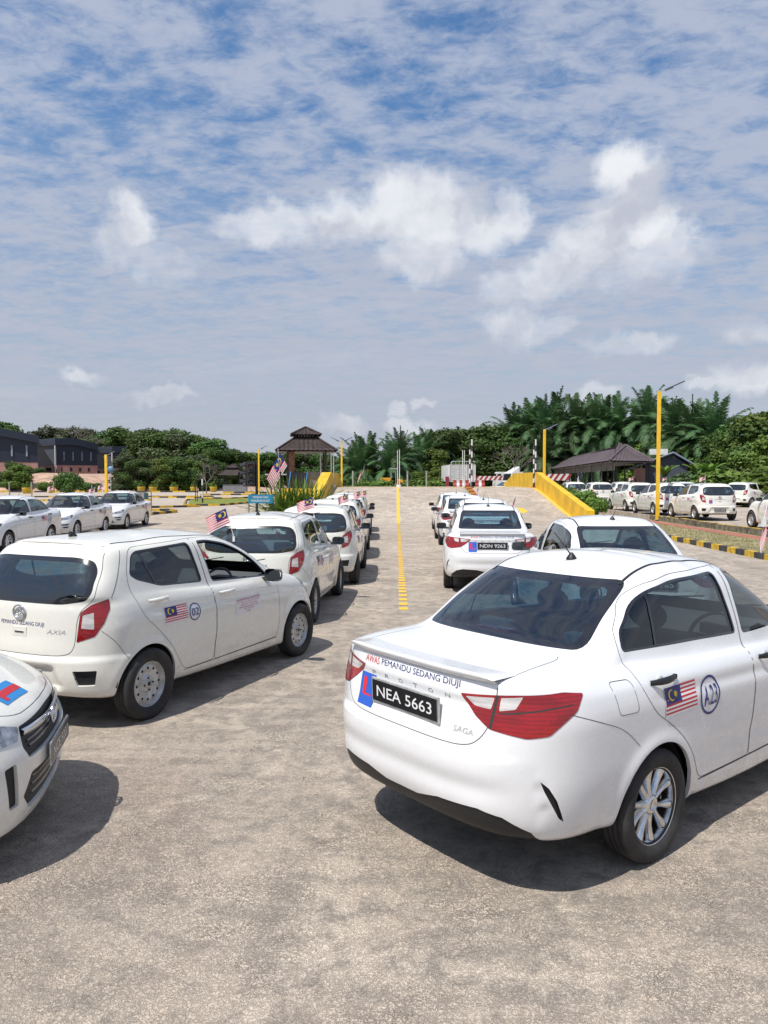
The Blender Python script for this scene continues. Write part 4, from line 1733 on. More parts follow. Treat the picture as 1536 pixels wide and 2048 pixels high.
    for nm, (g, d) in out.items():
        thicken(d, .030, 3, lambda c: 2 if c.z > .95 else 1)
        offset_in(g, .007)
        for s, sd in ((-1, 'R'), (1, 'L')):
            dd = doors[nm, s] = finish(d, 'door', SL, root, sd)
            finish(g, 'window', [M_GSIDE], dd, sd)
    for s in (-1, 1):
        mb = line_on(S, [(.095, s * .6, 1.385), (.13, s * .6, 1.24), (.20, s * .6, 1.085)], .020, (0, -s, 0), off=-.003)
        mb.build('window_bar', M_GBLK, doors['rear', s])
    for s, sd in ((-1, 'R'), (1, 'L')):
        finish(tail, 'tail_light', SL, root, sd)
        finish(head, 'head_light', SL, root, sd)
        for f in vent.faces:
            f.material_index = 4
        for f in fog.faces:
            f.material_index = 4
    offset_in(vent, .022)
    offset_in(fog, .02)
    for s, sd in ((-1, 'R'), (1, 'L')):
        finish(vent, 'bumper_vent', SL, root, sd)
        finish(fog, 'bumper_vent', SL, root, sd)
    sl = MB()
    for s in (-1, 1):
        m = line_on(S, [(-.545, s * .535, .435), (-.460, s * .675, .435)], .010, (.866, -s * .5, 0), off=-.004)
        sl.add(m.v, m.f, 0, True)
    sl.build('vent_slat', M_BLK, root)
    for b in gr:
        for f in b.faces:
            f.material_index = 4
        offset_in(b, .02)
        finish(b, 'grille', SL, root)
    seams = MB()

    def sm(pts, D, w=.0034, off=.0012):
        m = line_on(S, pts, w, D, off, smooth=len(pts) < 16)
        seams.add(m.v, m.f, 0, True)
    for s in (-1, 1):
        for dr in (rdoor, fdoor):
            sm([(p[0], s * .8, p[1]) for p in dr + dr[:1]], (0, -s, 0), .0036)
        sm([(-1.2, s * a, b) for a, b in ((0, .605), (.36, .605), (.44, .613), (.49, .63), (.52, .68), (.53, .76), (.535, .85), (.545, .91), (.57, .97), (.64, 1.04), (.655, 1.10), (.625, 1.24), (.56, 1.39))], (1, 0, 0), .004)
        sm([(x_, s * y_, 1.4) for x_, y_ in ((2.18, .50), (2.08, .60), (2.3, .655), (2.6, .64), (2.80, .56), (2.95, .40), (2.985, .2), (2.99, 0))], (0, 0, -1), .0034)
    for s in (-1, 1):
        sm([(-.42, s * .7, .80), (-.33, s * .75, .70), (-.27, s * .8, .60), (-.235, s * .8, .545)], (0, -s, 0))
        sm([(.47, s * .8, .297), (2.0, s * .8, .297)], (0, -s, 0), .006)
        sm([(-.33, s * .70, 1.05), (-.22, s * .65, 1.20), (-.10, s * .60, 1.40)], (0, -s, 0), .005)
    seams.build('seam', M_GAP, root)
    rd = MB()
    for s in (-1, 1):
        m = line_on(S, [(-.10, s * .485, 1.6), (.3, s * .482, 1.6), (.9, s * .482, 1.6), (1.2, s * .50, 1.6), (1.42, s * .53, 1.6)], .014, (0, 0, -1), .0015)
        rd.add(m.v, m.f, 0, True)
    rd.build('roof_strip', M_BLK, root)
    # roof spoiler lip over the rear window
    sp = MB()
    rows = []
    for i in range(25):
        y = -.50 + 1.0 * i / 24
        e = 1 - (abs(y) / .50) ** 6
        x0 = -.20 + .10 * abs(y) ** 2
        h, _ = S.hit((x0, y, 2), (0, 0, -1))
        z0 = h.z if h else 1.44
        rows.append([(x0 + .05, y, z0 + .016), (x0 - .02, y, z0 + .004 * e), (x0 - .075 * e, y, z0 - .010 * e), (x0 - .078 * e, y, z0 - .018), (x0 - .05 * e, y, z0 - .026)])
    # follow the roof at the front edge
    for r in rows:
        h, _ = S.hit((r[0][0], r[0][1], 2), (0, 0, -1))
        r[0] = (r[0][0], r[0][1], h.z + .001)
    sp.grid(rows)
    sp.build('spoiler', P, root)
    cabin(root, HAT_WB, .70, False, .35, 2.02)
    underbody(root, HAT_WB, -.50, 2.95)
    wheels(root, HAT_WB, 'hatch')
    handle(doors['rear', -1], doors['rear', 1], .14, .975, .772, P, P)
    handle(doors['front', -1], doors['front', 1], 1.09, .915, .788, P, P)
    mirror(root, 1.80, .99, .735, M_GBLK, 'hatch')
    antenna(root, -.02, S.hit((-.02, 0, 3), (0, 0, -1))[0].z, 0)
    w = MB()
    for y0, y1 in ((-.1, -.55), (.45, 0.0)):
        w.tube((2.28, y0, 1.03), (2.14, y1, 1.11), .006, 0, 6)
    w.build('wiper', M_BLK, root)
    # tailgate handle and bumper reflector
    g = MB()
    h, _ = S.hit((-2, 0, .775), (1, 0, 0))
    g.box((h.x + .002, 0, .775), (.012, .15, .075), 0)
    g.box((h.x - .005, 0, .772), (.004, .10, .018), 1)
    g.build('handle', [P, M_GAP], bo, bevel=.002)
    return root, S, bo, doors


def emblem(parent, c, r, face, M=None):
    """chrome oval ring with an inner sweep"""
    mb = MB()
    n = 32
    M = M or Matrix.Identity(3)
    for i in range(n):
        a, b = 2 * PI * i / n, 2 * PI * (i + 1) / n
        p = [Vector((0, r * math.cos(t), r * .86 * math.sin(t))) for t in (a, b)]
        mb.tube(Vector(c) + M @ p[0], Vector(c) + M @ p[1], r * .13, 0, 6, caps=False)
    pts = [Vector((0, r * .45 * math.cos(t) + r * .05, r * .40 * math.sin(t) + r * .05)) for t in np.linspace(-2.6, 2.2, 14)]
    pts.append(Vector((0, -r * .75, -r * .25)))
    for p, q in zip(pts, pts[1:]):
        mb.tube(Vector(c) + M @ p, Vector(c) + M @ q, r * .10, 0, 6, caps=False)
    return mb.build('emblem', M_CHR, parent)
# ------------------------------------------------------------------ the place
def GX(px, Y):
    return (px - 768) / FPX * Y


def GZ(py, Y):
    return CAM_H - (py - HORIZON) / FPX * Y


def ground_mat():
    m = bpy.data.materials.new('worn asphalt')
    m.use_nodes = True
    t = NT(m.node_tree)
    o = t.n('ShaderNodeOutputMaterial')
    tc = t.n('ShaderNodeTexCoord').outputs['Object']
    big = t.noise(tc, .22, 6, .62, .6)
    mid = t.noise(tc, 1.1, 8, .66, .9)
    st = t.noise(t.n('ShaderNodeMapping', {0: tc, 'Rotation': (0, 0, .5), 'Scale': (.55, 2.2, 1)}).outputs[0], 1.6, 8, .66, 1.6)
    med = t.noise(tc, 7.0, 7, .68, .3)
    fine = t.noise(tc, 46.0, 5, .7)
    vf = t.noise(tc, 150.0, 3, .65)
    vo = t.n('ShaderNodeTexVoronoi', {'Vector': tc, 'Scale': 95.0}).outputs['Distance']
    # worn pale skin against exposed grey aggregate
    f = t.math('ADD', t.math('MULTIPLY', mid, .5), t.math('MULTIPLY', st, .5))
    f = t.math('ADD', f, t.math('MULTIPLY', t.math('SUBTRACT', med, .5), .75))
    f = t.smooth(f, .36, .62)
    pale = t.mix(t.smooth(big, .35, .65), (.475, .395, .318), (.555, .472, .388))
    grey = t.mix(t.smooth(med, .3, .7), (.265, .233, .200), (.390, .336, .282))
    c = t.mix(t.math('ADD', .22, t.math('MULTIPLY', f, .78)), grey, pale)
    # aggregate speckle
    sp = t.smooth(t.math('ADD', t.math('MULTIPLY', fine, .6), t.math('MULTIPLY', vf, .4)), .36, .60)
    c = t.mix(t.math('MULTIPLY', t.math('SUBTRACT', 1.0, sp), t.math('SUBTRACT', .24, t.math('MULTIPLY', f, .20))), c, (.13, .11, .095))
    c = t.mix(t.math('MULTIPLY', t.smooth(fine, .62, .76), .20), c, (.62, .54, .45))
    # dark stains and pinkish dust
    c = t.mix(t.math('MULTIPLY', t.smooth(t.noise(tc, .55, 6, .6, .5), .60, .78), .28), c, (.10, .095, .09))
    c = t.mix(t.math('MULTIPLY', t.smooth(t.noise(t.n('ShaderNodeMapping', {0: tc, 'Location': (9, 4, 2)}).outputs[0], .42, 5, .6, .4), .52, .72), .35), c, (.40, .30, .235))
    # little dark pits and crooked gaps between the stones, gathered in patches
    r1 = t.math('ABSOLUTE', t.math('SUBTRACT', t.noise(tc, 30.0, 4, .6, .6), .5))
    r2 = t.math('ABSOLUTE', t.math('SUBTRACT', t.noise(tc, 62.0, 3, .6, .4), .5))
    pit = t.math('MAXIMUM', t.smooth(r1, .035, .0), t.math('MULTIPLY', t.smooth(r2, .05, .0), .8))
    cl = t.smooth(t.math('ADD', t.math('MULTIPLY', t.noise(tc, 1.7, 6, .65, .6), .6), t.math('MULTIPLY', med, .4)), .47, .62)
    c = t.mix(t.math('MULTIPLY', pit, t.math('ADD', .03, t.math('MULTIPLY', cl, .82))), c, (.105, .092, .080))
    # tyre tracks down the lanes
    sx = t.n('ShaderNodeSeparateXYZ', {0: t.n('ShaderNodeMapping', {0: tc, 'Scale': (1, .12, 1)}).outputs[0]})
    tr = t.noise(t.n('ShaderNodeMapping', {0: tc, 'Scale': (1.0, .05, 1)}).outputs[0], 1.5, 5, .6, .3)
    c = t.mix(t.math('MULTIPLY', t.smooth(tr, .56, .70), .28), c, (.20, .18, .16))
    # thin worn scrapes
    w = t.n('ShaderNodeTexVoronoi', {'Vector': t.n('ShaderNodeVectorMath', {0: tc, 1: t.n('ShaderNodeVectorMath', {0: t.n('ShaderNodeTexNoise', {'Vector': tc, 'Scale': 1.3, 'Detail': 6, 'Roughness': .6}).outputs['Color'], 'Scale': .9}, operation='SCALE').outputs[0]}, operation='ADD').outputs[0], 'Scale': .55})
    w.feature = 'DISTANCE_TO_EDGE'
    c = t.mix(t.math('MULTIPLY', t.smooth(w.outputs['Distance'], .070, .0), t.math('MULTIPLY', t.smooth(med, .38, .62), .55)), c, (.63, .54, .44))
    h = t.math('ADD', t.math('MULTIPLY', fine, .35), t.math('MULTIPLY', vf, .22))
    h = t.math('ADD', h, t.math('MULTIPLY', med, .8))
    h = t.math('ADD', h, t.math('MULTIPLY', st, 1.2))
    h = t.math('ADD', h, t.math('MULTIPLY', vo, .25))
    h = t.math('SUBTRACT', h, t.math('MULTIPLY', pit, .35))
    b = t.n('ShaderNodeBump', {'Strength': .85, 'Distance': .014, 'Height': h})
    p = t.n('ShaderNodeBsdfPrincipled', {'Base Color': c, 'Roughness': .85, 'Specular IOR Level': .3})
    t.link(b.outputs[0], p.inputs['Normal'])
    t.link(p.outputs[0], o.inputs[0])
    MATS['ground'] = m
    return m


def worn_paint(name, col, under=None, thr=(.35, .50), sc=7.0, rough=.6):
    """road paint worn through to the asphalt: transparent where it has gone"""
    m = bpy.data.materials.new(name)
    m.use_nodes = True
    t = NT(m.node_tree)
    o = t.n('ShaderNodeOutputMaterial')
    tc = t.n('ShaderNodeTexCoord').outputs['Object']
    n = t.math('ADD', t.math('MULTIPLY', t.noise(tc, sc, 6, .68), .6), t.math('MULTIPLY', t.noise(tc, sc * 7, 4, .6), .4))
    a = t.smooth(n, thr[0], thr[1])
    c = t.mix(t.noise(tc, 3.0, 4, .6), col, tuple(q * .72 for q in col))
    p = t.n('ShaderNodeBsdfPrincipled', {'Base Color': c, 'Roughness': rough})
    tr = t.n('ShaderNodeBsdfTransparent')
    mx = t.n('ShaderNodeMixShader', {0: a, 1: tr.outputs[0], 2: p.outputs[0]})
    t.link(mx.outputs[0], o.inputs[0])
    return m


M_ASP = ground_mat()
M_YEL = mat('yellow wall paint', (.78, .47, .014), .6, var=(1.3, .72, 1.05, .22), bump=(14, .15, .01))
M_YPOLE = mat('yellow pole paint', (.84, .52, .03), .45, var=(3, .85, 1.05))
M_KY = mat('kerb yellow', (.66, .42, .03), .7, var=(5, .55, 1.1, .35))
M_KB = mat('kerb black', (.028, .027, .027), .75, var=(6, .6, 2.2))
M_CONC = mat('concrete', (.36, .34, .31), .85, var=(2.5, .6, 1.15, .3), bump=(20, .3, .01))
M_GREYW = mat('grey render', (.19, .19, .20), .8, var=(2, .85, 1.1))
M_GRASSD = mat('dry grass', (.30, .26, .14), .95, var=(3, .55, 1.35, .45), bump=(60, .8, .02))
M_GRASSG = mat('green grass', (.17, .20, .025), .95, var=(1.5, .7, 1.2, .3), bump=(40, .6, .02))
M_BRICK = mat('red paving', (.36, .13, .09), .85, var=(6, .7, 1.15, .3))
M_TILE = mat('roof tile', (.040, .028, .027), .65, var=(5, .6, 1.5), spec=.25)
M_TILE2 = mat('shed tile', (.105, .083, .088), .6, var=(1.2, .8, 1.2), spec=.3)
M_POST = mat('dark post', (.03, .03, .032), .5)
M_METAL = mat('galvanised pole', (.48, .49, .50), .45, metal=.5, var=(8, .8, 1.1))
M_WHT = mat('white paint old', (.68, .68, .67), .55, var=(4, .8, 1.05, .12))
M_DCLAD = mat('dark cladding', (.020, .030, .052), .5, spec=.4)
M_DCLAD2 = mat('grey cladding', (.050, .060, .085), .55)
M_PINK = mat('pink render', (.40, .235, .21), .85, var=(.6, .85, 1.1))
M_WIN = mat('dark window', (.02, .022, .026), .15, coat=.5)
M_PALEW = mat('pale window', (.20, .26, .30), .2)
M_SOIL = mat('orange soil', (.47, .31, .22), .95, var=(.5, .6, 1.2, .3), bump=(2, .8, .2))
M_BARK = mat('bark', (.10, .075, .055), .95, var=(5, .6, 1.4), bump=(12, .6, .03))
M_BLUEP = mat('blue paint', (.05, .20, .48), .5)
M_SIGNB = mat('sign blue', (.012, .20, .34), .4, var=(4, .85, 1.1))
M_ORW = mat('barrier red', (.34, .04, .035), .5, var=(3, .7, 1.1))
M_MRED = mat('maroon', (.22, .02, .04), .6)
M_LOADER = mat('loader yellow', (.75, .36, .02), .5, var=(4, .7, 1.1, .2))
M_SOLAR = mat('solar panel', (.012, .015, .03), .15, coat=.6)
M_HILL = mat('haze blue hill', (.10, .19, .30), 1.0, var=(.004, .8, 1.2), spec=0)  # blue of the distant haze is put into the base colour


def leaf_mat(name, c1, c2, c3=None):
    m = bpy.data.materials.new(name)
    m.use_nodes = True
    t = NT(m.node_tree)
    o = t.n('ShaderNodeOutputMaterial')
    tc = t.n('ShaderNodeTexCoord').outputs['Object']
    oi = t.n('ShaderNodeObjectInfo').outputs['Random']
    ge = t.n('ShaderNodeNewGeometry').outputs['Random Per Island']
    n = t.smooth(t.noise(tc, .55, 4, .6), .35, .65)
    c = t.mix(n, c1, c2)
    c = t.mix(t.math('MULTIPLY', ge, .75), c, c3 or tuple(a * .45 for a in c1))
    k = t.math('ADD', .72, t.math('MULTIPLY', oi, .55))
    hs = t.n('ShaderNodeHueSaturation', {'Color': c, 'Value': k, 'Hue': t.math('ADD', .482, t.math('MULTIPLY', oi, .034)), 'Saturation': 1.0}).outputs[0]
    p = t.n('ShaderNodeBsdfPrincipled', {'Base Color': hs, 'Roughness': .55, 'Specular IOR Level': .35})
    tl = t.n('ShaderNodeBsdfTranslucent', {'Color': hs})
    mx = t.n('ShaderNodeMixShader', {0: .22, 1: p.outputs[0], 2: tl.outputs[0]})
    t.link(mx.outputs[0], o.inputs[0])
    return m


M_LEAF = leaf_mat('leaves dark', (.055, .115, .022), (.110, .185, .036))
M_LEAF2 = leaf_mat('leaves light', (.105, .19, .026), (.19, .27, .045))
M_LEAF3 = leaf_mat('leaves dull', (.065, .098, .036), (.110, .130, .050))
M_PALM = leaf_mat('palm leaflets', (.028, .074, .026), (.058, .122, .042), (.09, .16, .06))
M_SPIKE = leaf_mat('strap leaves', (.10, .19, .02), (.20, .28, .04), (.06, .14, .02))
M_RUST = leaf_mat('rusty leaves', (.16, .09, .04), (.10, .10, .035))
M_FLOWER = mat('white petals', (.8, .8, .75), .8)

# ---- ground sheets
RK, RP, RL = 9.5, 11.4, 12.4       # kerb, path and car park edges on the right
LOTZ = .35


def ground():
    mb = MB()
    xs = [-2500, -400, -120, -60, -30, -15, 0, 9.5, 9.6, 15, 40, 80, 200, 600, 2500]
    ys = [-30, 0, 10, 20, 34, 60, 100, 160, 300, 800, 6000]
    mb.grid([[(x, y, 0) for y in ys] for x in xs], smooth=False)
    g = mb.build('ground', M_ASP)
    tag(g, kind='structure')
    # grass strip, path and the raised car park on the right
    g = MB()
    rows = []
    random.seed(5)
    for i in range(90):
        y = 3 + i * .36
        rows.append([(x, y, .012 + (.15 * k) + random.uniform(-.008, .012)) for k, x in ((.45, RK + .15), (.6, RK + .6), (.75, RK + 1.1), (.9, RK + 1.6), (1.0, RP))])
    g.grid(rows)
    tag(g.build('grass_verge', M_GRASSD), kind='structure')
    # short blades over the verge
    bl = MB()
    for i in range(15000):
        y = 14 + random.random() ** 1.3 * 20
        x = random.uniform(RK + .16, RP + .02)
        z = .075 + .088 * (x - RK) / (RP - RK)
        a = random.uniform(0, PI)
        h, w = random.uniform(.015, .04), .010
        l = random.uniform(-.03, .03)
        bl.add([(x - w * math.cos(a), y - w * math.sin(a), z), (x + w * math.cos(a), y + w * math.sin(a), z), (x + l, y + l, z + h)], [(0, 1, 2)])
    tag(bl.build('verge_grass', leaf_mat('grass blades', (.27, .24, .10), (.38, .33, .16))), 'dry short grass growing on the verge beside the striped kerb', 'grass', kind='stuff')
    p = MB()
    p.box(((RP + RL - .35) / 2, 18, .14), (RL - .35 - RP, 34, .06))
    tag(p.build('path', M_BRICK), kind='structure')
    l = MB()
    l.box(((RL + 60) / 2 + .1, 32, LOTZ / 2 - .02), (60 - RL, 70, LOTZ - .04 + .04))
    tag(l.build('car_park', M_ASP), kind='structure')
    e = MB()
    e.box((RL - .2, 18, .10), (.32, 34, .10))
    tag(e.build('soil_strip', M_GRASSD), kind='structure')


def kerb_run(pts, label, group='black and yellow kerbs', w=.15, h=.15, seg=.5, mats=None, z=0, cat='kerb', top=False, start=0):
    """a run of painted kerb blocks along a polyline, one thing"""
    mb = MB()
    k = start
    for a, b in zip(pts, pts[1:]):
        a, b = Vector((a[0], a[1], 0)), Vector((b[0], b[1], 0))
        d = b - a
        n = max(1, int(round(d.length / seg)))
        rz = math.atan2(d.y, d.x)
        for i in range(n):
            c = a.lerp(b, (i + .5) / n)
            mb.box((c.x, c.y, z + h / 2), (d.length / n - .004, w, h), k % 2, rz)
            k += 1
    o = mb.build('kerb', mats or [M_KY, M_KB])
    return tag(o, label, cat, group)


ground()
kerb_run([(RK, 7), (RK, 33.6)], 'black and yellow striped kerb along the dry grass verge on the right')
# rough mossy kerb holding up the right car park
mb = MB()
random.seed(3)
y = 3.0
k = 0
while y < 34.5:
    L = random.uniform(.75, .95)
    dz = random.uniform(-.02, .02)
    mb.box((RL + random.uniform(-.02, .02), y + L / 2, .20 + dz), (.18, L - .02, .34), 0)
    mb.box((RL + .01, y + L / 2, .374 + dz), (.15, L * random.uniform(.5, .9), .006), 1)
    y += L
    k += 1
tag(mb.build('kerb', [mat('mossy concrete', (.17, .15, .10), .9, var=(5, .4, 1.7, .5), bump=(14, .8, .03)), M_KY]), 'rough mossy concrete kerb with worn yellow top along the right car park', 'kerb')

# ---- the practice hill
H0, H1, H2, H3, HZ = 34.0, 45.0, 52.0, 63.0, 1.52
HXL, HXR = -3.15, 9.05


def hill_z(y):
    if y < H0 or y > H3:
        return 0
    if y < H1:
        t = (y - H0) / (H1 - H0)
        return HZ * (t + .035 * math.sin(t * PI * 2) * -1)
    if y < H2:
        return HZ
    return HZ * (1 - (y - H2) / (H3 - H2))


mb = MB()
ys = [H0 - .3] + list(np.linspace(H0, H1, 16)) + [H2, (H2 + H3) / 2, H3, H3 + .3]
xs = [HXL + (HXR - HXL) * i / 8 for i in range(9)]
mb.grid([[(x, y, max(.004, hill_z(y) + (.004 if H0 <= y <= H3 else -.05))) for y in ys] for x in xs])
tag(mb.build('hill_ramp', M_ASP), kind='structure')
# painted edge of the crest
mb = MB()
mb.box(((HXL + HXR) / 2, H1 + .10, HZ + .012), (HXR - HXL - .02, .22, .02))
tag(mb.build('crest_line', worn_paint('crest paint', (.72, .50, .12), thr=(.25, .5))), kind='structure')


def ramp_wall(x0, x1, label):
    mb = MB()
    pr = [(H0 - .6, 0), (H0 - .6, .62), (H1 - .3, HZ + .92), (H2 + .4, HZ + .92), (H3, .65), (H3, 0)]
    n = len(pr)
    mb.prism([(a, b) for a, b in pr], x0, x1, 0, 'X')
    o = mb.build('ramp_wall', M_YEL, recalc=True, bevel=.012)
    return tag(o, label, 'wall')


w1 = ramp_wall(HXR, HXR + .34, 'long yellow ramp wall rising to the right of the hill')
w2 = ramp_wall(HXL - .55, HXL, 'yellow ramp wall left of the hill beside the tiled pavilion')
# yellow skirting strip along the inside foot of the right wall
mb = MB()
rows = []
for y in np.linspace(H0, H1, 12):
    rows.append([(HXR - .22, y, hill_z(y) + .012), (HXR - .005, y, hill_z(y) + .012)])
mb.grid(rows)
rows = []
for y in np.linspace(H0, H1, 12):
    rows.append([(HXL + .005, y, hill_z(y) + .012), (HXL + .14, y, hill_z(y) + .012)])
mb.grid(rows)
tag(mb.build('edge_line', worn_paint('edge paint', (.74, .48, .08), thr=(.22, .45))), kind='structure')

# ---- yellow centre line
mb = MB()


def cx(y):
    return .30 + .0157 * (y - 11.3)


# solid line over the ramp
rows = [[(cx(y) - .075, y, hill_z(y) + .012), (cx(y) + .075, y, hill_z(y) + .012)] for y in np.linspace(H0 + .0, H1, 14)]
mb.grid(rows)
y = 11.35
while y < H0 - .05:
    w = .135 if y < 15 else .11
    L = .24
    mb.add([(cx(y) - w / 2, y, .006), (cx(y) + w / 2, y, .006), (cx(y) + w / 2, y + L, .006), (cx(y) - w / 2, y + L, .006)], [(0, 1, 2, 3)])
    y += L + (.20 if y < 13 else .13)
tag(mb.build('centre_line', worn_paint('line paint', (.82, .50, .05), thr=(.16, .42))), kind='structure')
mb = MB()
for i, y in enumerate(np.arange(37.5, 45, .55)):
    x = 3.9 + .10 * (y - 37.5)
    z = hill_z(y + .2) + .05
    mb.box((5.0 - .004 * (y - 37), y, z + .02), (.28, .5, .10), i % 2)
o = mb.build('kerb', [M_KY, mat('kerb red', (.35, .05, .03), .7)])
tag(o, 'low yellow and red divider blocks near the crest, left of a striped pole', 'kerb')
mb = MB()
n = 18
vs = [(6.75 + .42 * math.cos(2 * PI * i / n) * (1 + .12 * math.sin(3 * i)), 37.6 + .75 * math.sin(2 * PI * i / n), 0) for i in range(n)]
mb.add([(v[0], v[1], hill_z(v[1]) + .012) for v in vs], [tuple(range(n))])
tag(mb.build('paint_patch', worn_paint('patch paint', (.80, .52, .05), thr=(.25, .5))), kind='structure')
# faint old bay lines on the left yard
mb = MB()
for (x0, y0, x1, y1, w) in ((-13.5, 28, -7.2, 46, .14), (-9.6, 24, -5.6, 36, .12), (-13.2, 38, -5.5, 44, .12), (-9.0, 41, -4.9, 43.5, .10), (-12.0, 33.4, -6.2, 34.2, .12), (-7.6, 19, -6.4, 30, .1), (-11, 26.4, -7, 26.2, .1), (-30, 46, -14, 47, .12), (-26, 58, -12, 60, .12)):
    d = Vector((x1 - x0, y1 - y0, 0)).normalized()
    s = Vector((-d.y, d.x, 0)) * w / 2
    a, b = Vector((x0, y0, .006)), Vector((x1, y1, .006))
    mb.add([a - s, a + s, b + s, b - s], [(0, 1, 2, 3)])
tag(mb.build('bay_lines', worn_paint('faded line', (.60, .36, .10), thr=(.40, .60), sc=2.5)), kind='structure')


# ---- poles and lamps
def street_lamp(x, y, z0, z1, label, heads=1, w=.17, ang=0.0, col=None):
    root = empty('street_lamp', (x, y, z0), 0, label, 'street lamp', 'yellow street lamps')
    mb = MB()
    h = z1 - z0
    mb.box((0, 0, h / 2), (w, w, h), 0)
    mb.box((0, 0, .01), (w * 1.8, w * 1.8, .02), 1)
    mb.build('pole', [col or M_YPOLE, M_METAL], root, bevel=.006)
    for k in range(heads):
        s = 1 if k == 0 else -1
        a = MB()
        a.tube((0, 0, h), (s * .30, 0, h + .10), .022, 0, 8)
        a.tube((0, 0, h - .02), (0, 0, h + .05), w * .5, 0, 8)
        a.build('arm', M_METAL, root)
        p = MB()
        M = Matrix.Rotation(-s * R(24), 3, 'Y')
        p.box((s * .66, 0, h + .26), (.95, .34, .045), 0, M=M)
        hd = p.build('solar_head', M_SOLAR, root, bevel=.01)
        q = MB()
        q.box((s * .45, 0, h + .10), (.34, .20, .05), 0, M=M)
        q.build('lamp', M_METAL, hd)
    root.rotation_euler[2] = ang
    return root


street_lamp(12.30, 33.7, .2, GZ(784, 33.7), 'tall yellow street lamp standing in front of the parked hatchbacks', w=.13, ang=R(4))
street_lamp(GX(1088, 60), 60, 0, GZ(860, 60), 'yellow street lamp behind the right ramp wall by the long shed', ang=R(10))
street_lamp(GX(683.5, 77), 77, 0, GZ(884, 77), 'yellow street lamp with two solar heads right of the tiled pavilion', heads=2)
street_lamp(GX(518, 97), 97, 0, GZ(899, 97), 'yellow street lamp rising behind the traffic light')
street_lamp(GX(575, 130), 130, 0, GZ(917, 130), 'far thin yellow street lamp behind the large hanging flag', w=.2)
street_lamp(GX(213, 99), 99, 0, GZ(910, 99), 'yellow street lamp in front of the dark factory buildings', w=.30)
street_lamp(GX(1120.5, 110), 110, 0, GZ(913, 110), 'short rusty orange lamp post right of the white truck cab', w=.22, col=mat('rusty pole', (.42, .17, .06), .8))


def simple_pole(x, y, z0, z1, r, label, m=None, foot=None, group=None):
    mb = MB()
    mb.tube((x, y, z0), (x, y, z1), r, 0, 10)
    mb.tube((x, y, z1), (x, y, z1 + .02), r * 1.2, 0, 10)
    if foot:
        mb.tube((x, y, z0), (x, y, z0 + .18), foot, 1, 14, r2=foot * .8)
    return tag(mb.build('post', [m or M_METAL, M_WHT]), label, 'post', group)


for px in (662, 667.5):
    simple_pole(GX(px, H1 + .1), H1 + .1 + (.25 if px < 665 else 0), HZ, GZ(905, H1), .028, 'thin grey post on the crest by the left yellow wall' if px < 665 else 'thin grey post with white foot where the left yellow wall meets the crest', foot=.06 if px < 665 else .12)
simple_pole(GX(795, H1 + .1), H1 + .12, HZ, GZ(901, H1), .022, 'left of two thin white posts standing at the top of the centre line', m=M_WHT, foot=.08)
simple_pole(GX(799, H1 + .1), H1 + .1, HZ, GZ(900, H1), .026, 'right of two thin white posts standing at the top of the centre line', m=M_WHT, foot=.12)
simple_pole(GX(925, H1 + .1), H1 + .12, HZ, GZ(901, H1), .022, 'left of two thin white posts on the crest before the slatted truck', m=M_WHT)
simple_pole(GX(928.5, H1 + .1), H1 + .1, HZ, GZ(901, H1), .022, 'right of two thin white posts on the crest before the slatted truck', m=M_WHT)


def striped_pole(x, y, z0, z1, r, label, n=8, group='black and white striped poles'):
    mb = MB()
    for i in range(n):
        a, b = z0 + (z1 - z0) * i / n, z0 + (z1 - z0) * (i + 1) / n
        mb.tube((x, y, a), (x, y, b - .001), r, i % 2, 12)
    mb.box((x, y, z0 + .03), (r * 5, r * 5, .05), 2)
    return tag(mb.build('striped_pole', [M_KB, M_WHT, M_MRED]), label, 'striped pole', group)


for px, lab in ((940.0, 'left pole of the striped pair beside the slatted truck'), (943.5, 'right pole of the striped pair beside the slatted truck'),
                (1067.8, 'left pole of the striped pair by the right yellow wall'), (1070.8, 'right pole of the striped pair by the right yellow wall')):
    o = striped_pole(GX(px, H1), H1 + (.1 if px in (940.0, 1067.8) else .0), HZ, GZ(879 if px in (943.5, 1070.8) else 890, H1), .05, lab, 8 if px in (943.5, 1070.8) else 9)
striped_pole(GX(405, 62), 62, 0, GZ(958, 62), .07, 'striped pole standing on the grass island', 4)
simple_pole(GX(391, 66), 66, 0, GZ(963, 66), .035, 'thin dark post just left of the grass island, one of two', m=M_POST)
simple_pole(GX(394.5, 66), 66, 0, GZ(965, 66), .035, 'thin dark post just left of the grass island, nearer the striped pole', m=M_POST)
for px, yb, yt, lab in ((19, 1004, 964, 'pale post at the far left above the leftmost sedan'), (63.5, 1005, 964, 'pale post behind the gap left of the middle sedan'), (184, 992, 971, 'short pale post left of the yellow lamp post near the factories')):
    Y = 1.98 * 1500 / (yb - 960)
    simple_pole(GX(px, Y), Y, 0, GZ(yt, Y), .06, lab, m=M_CONC)


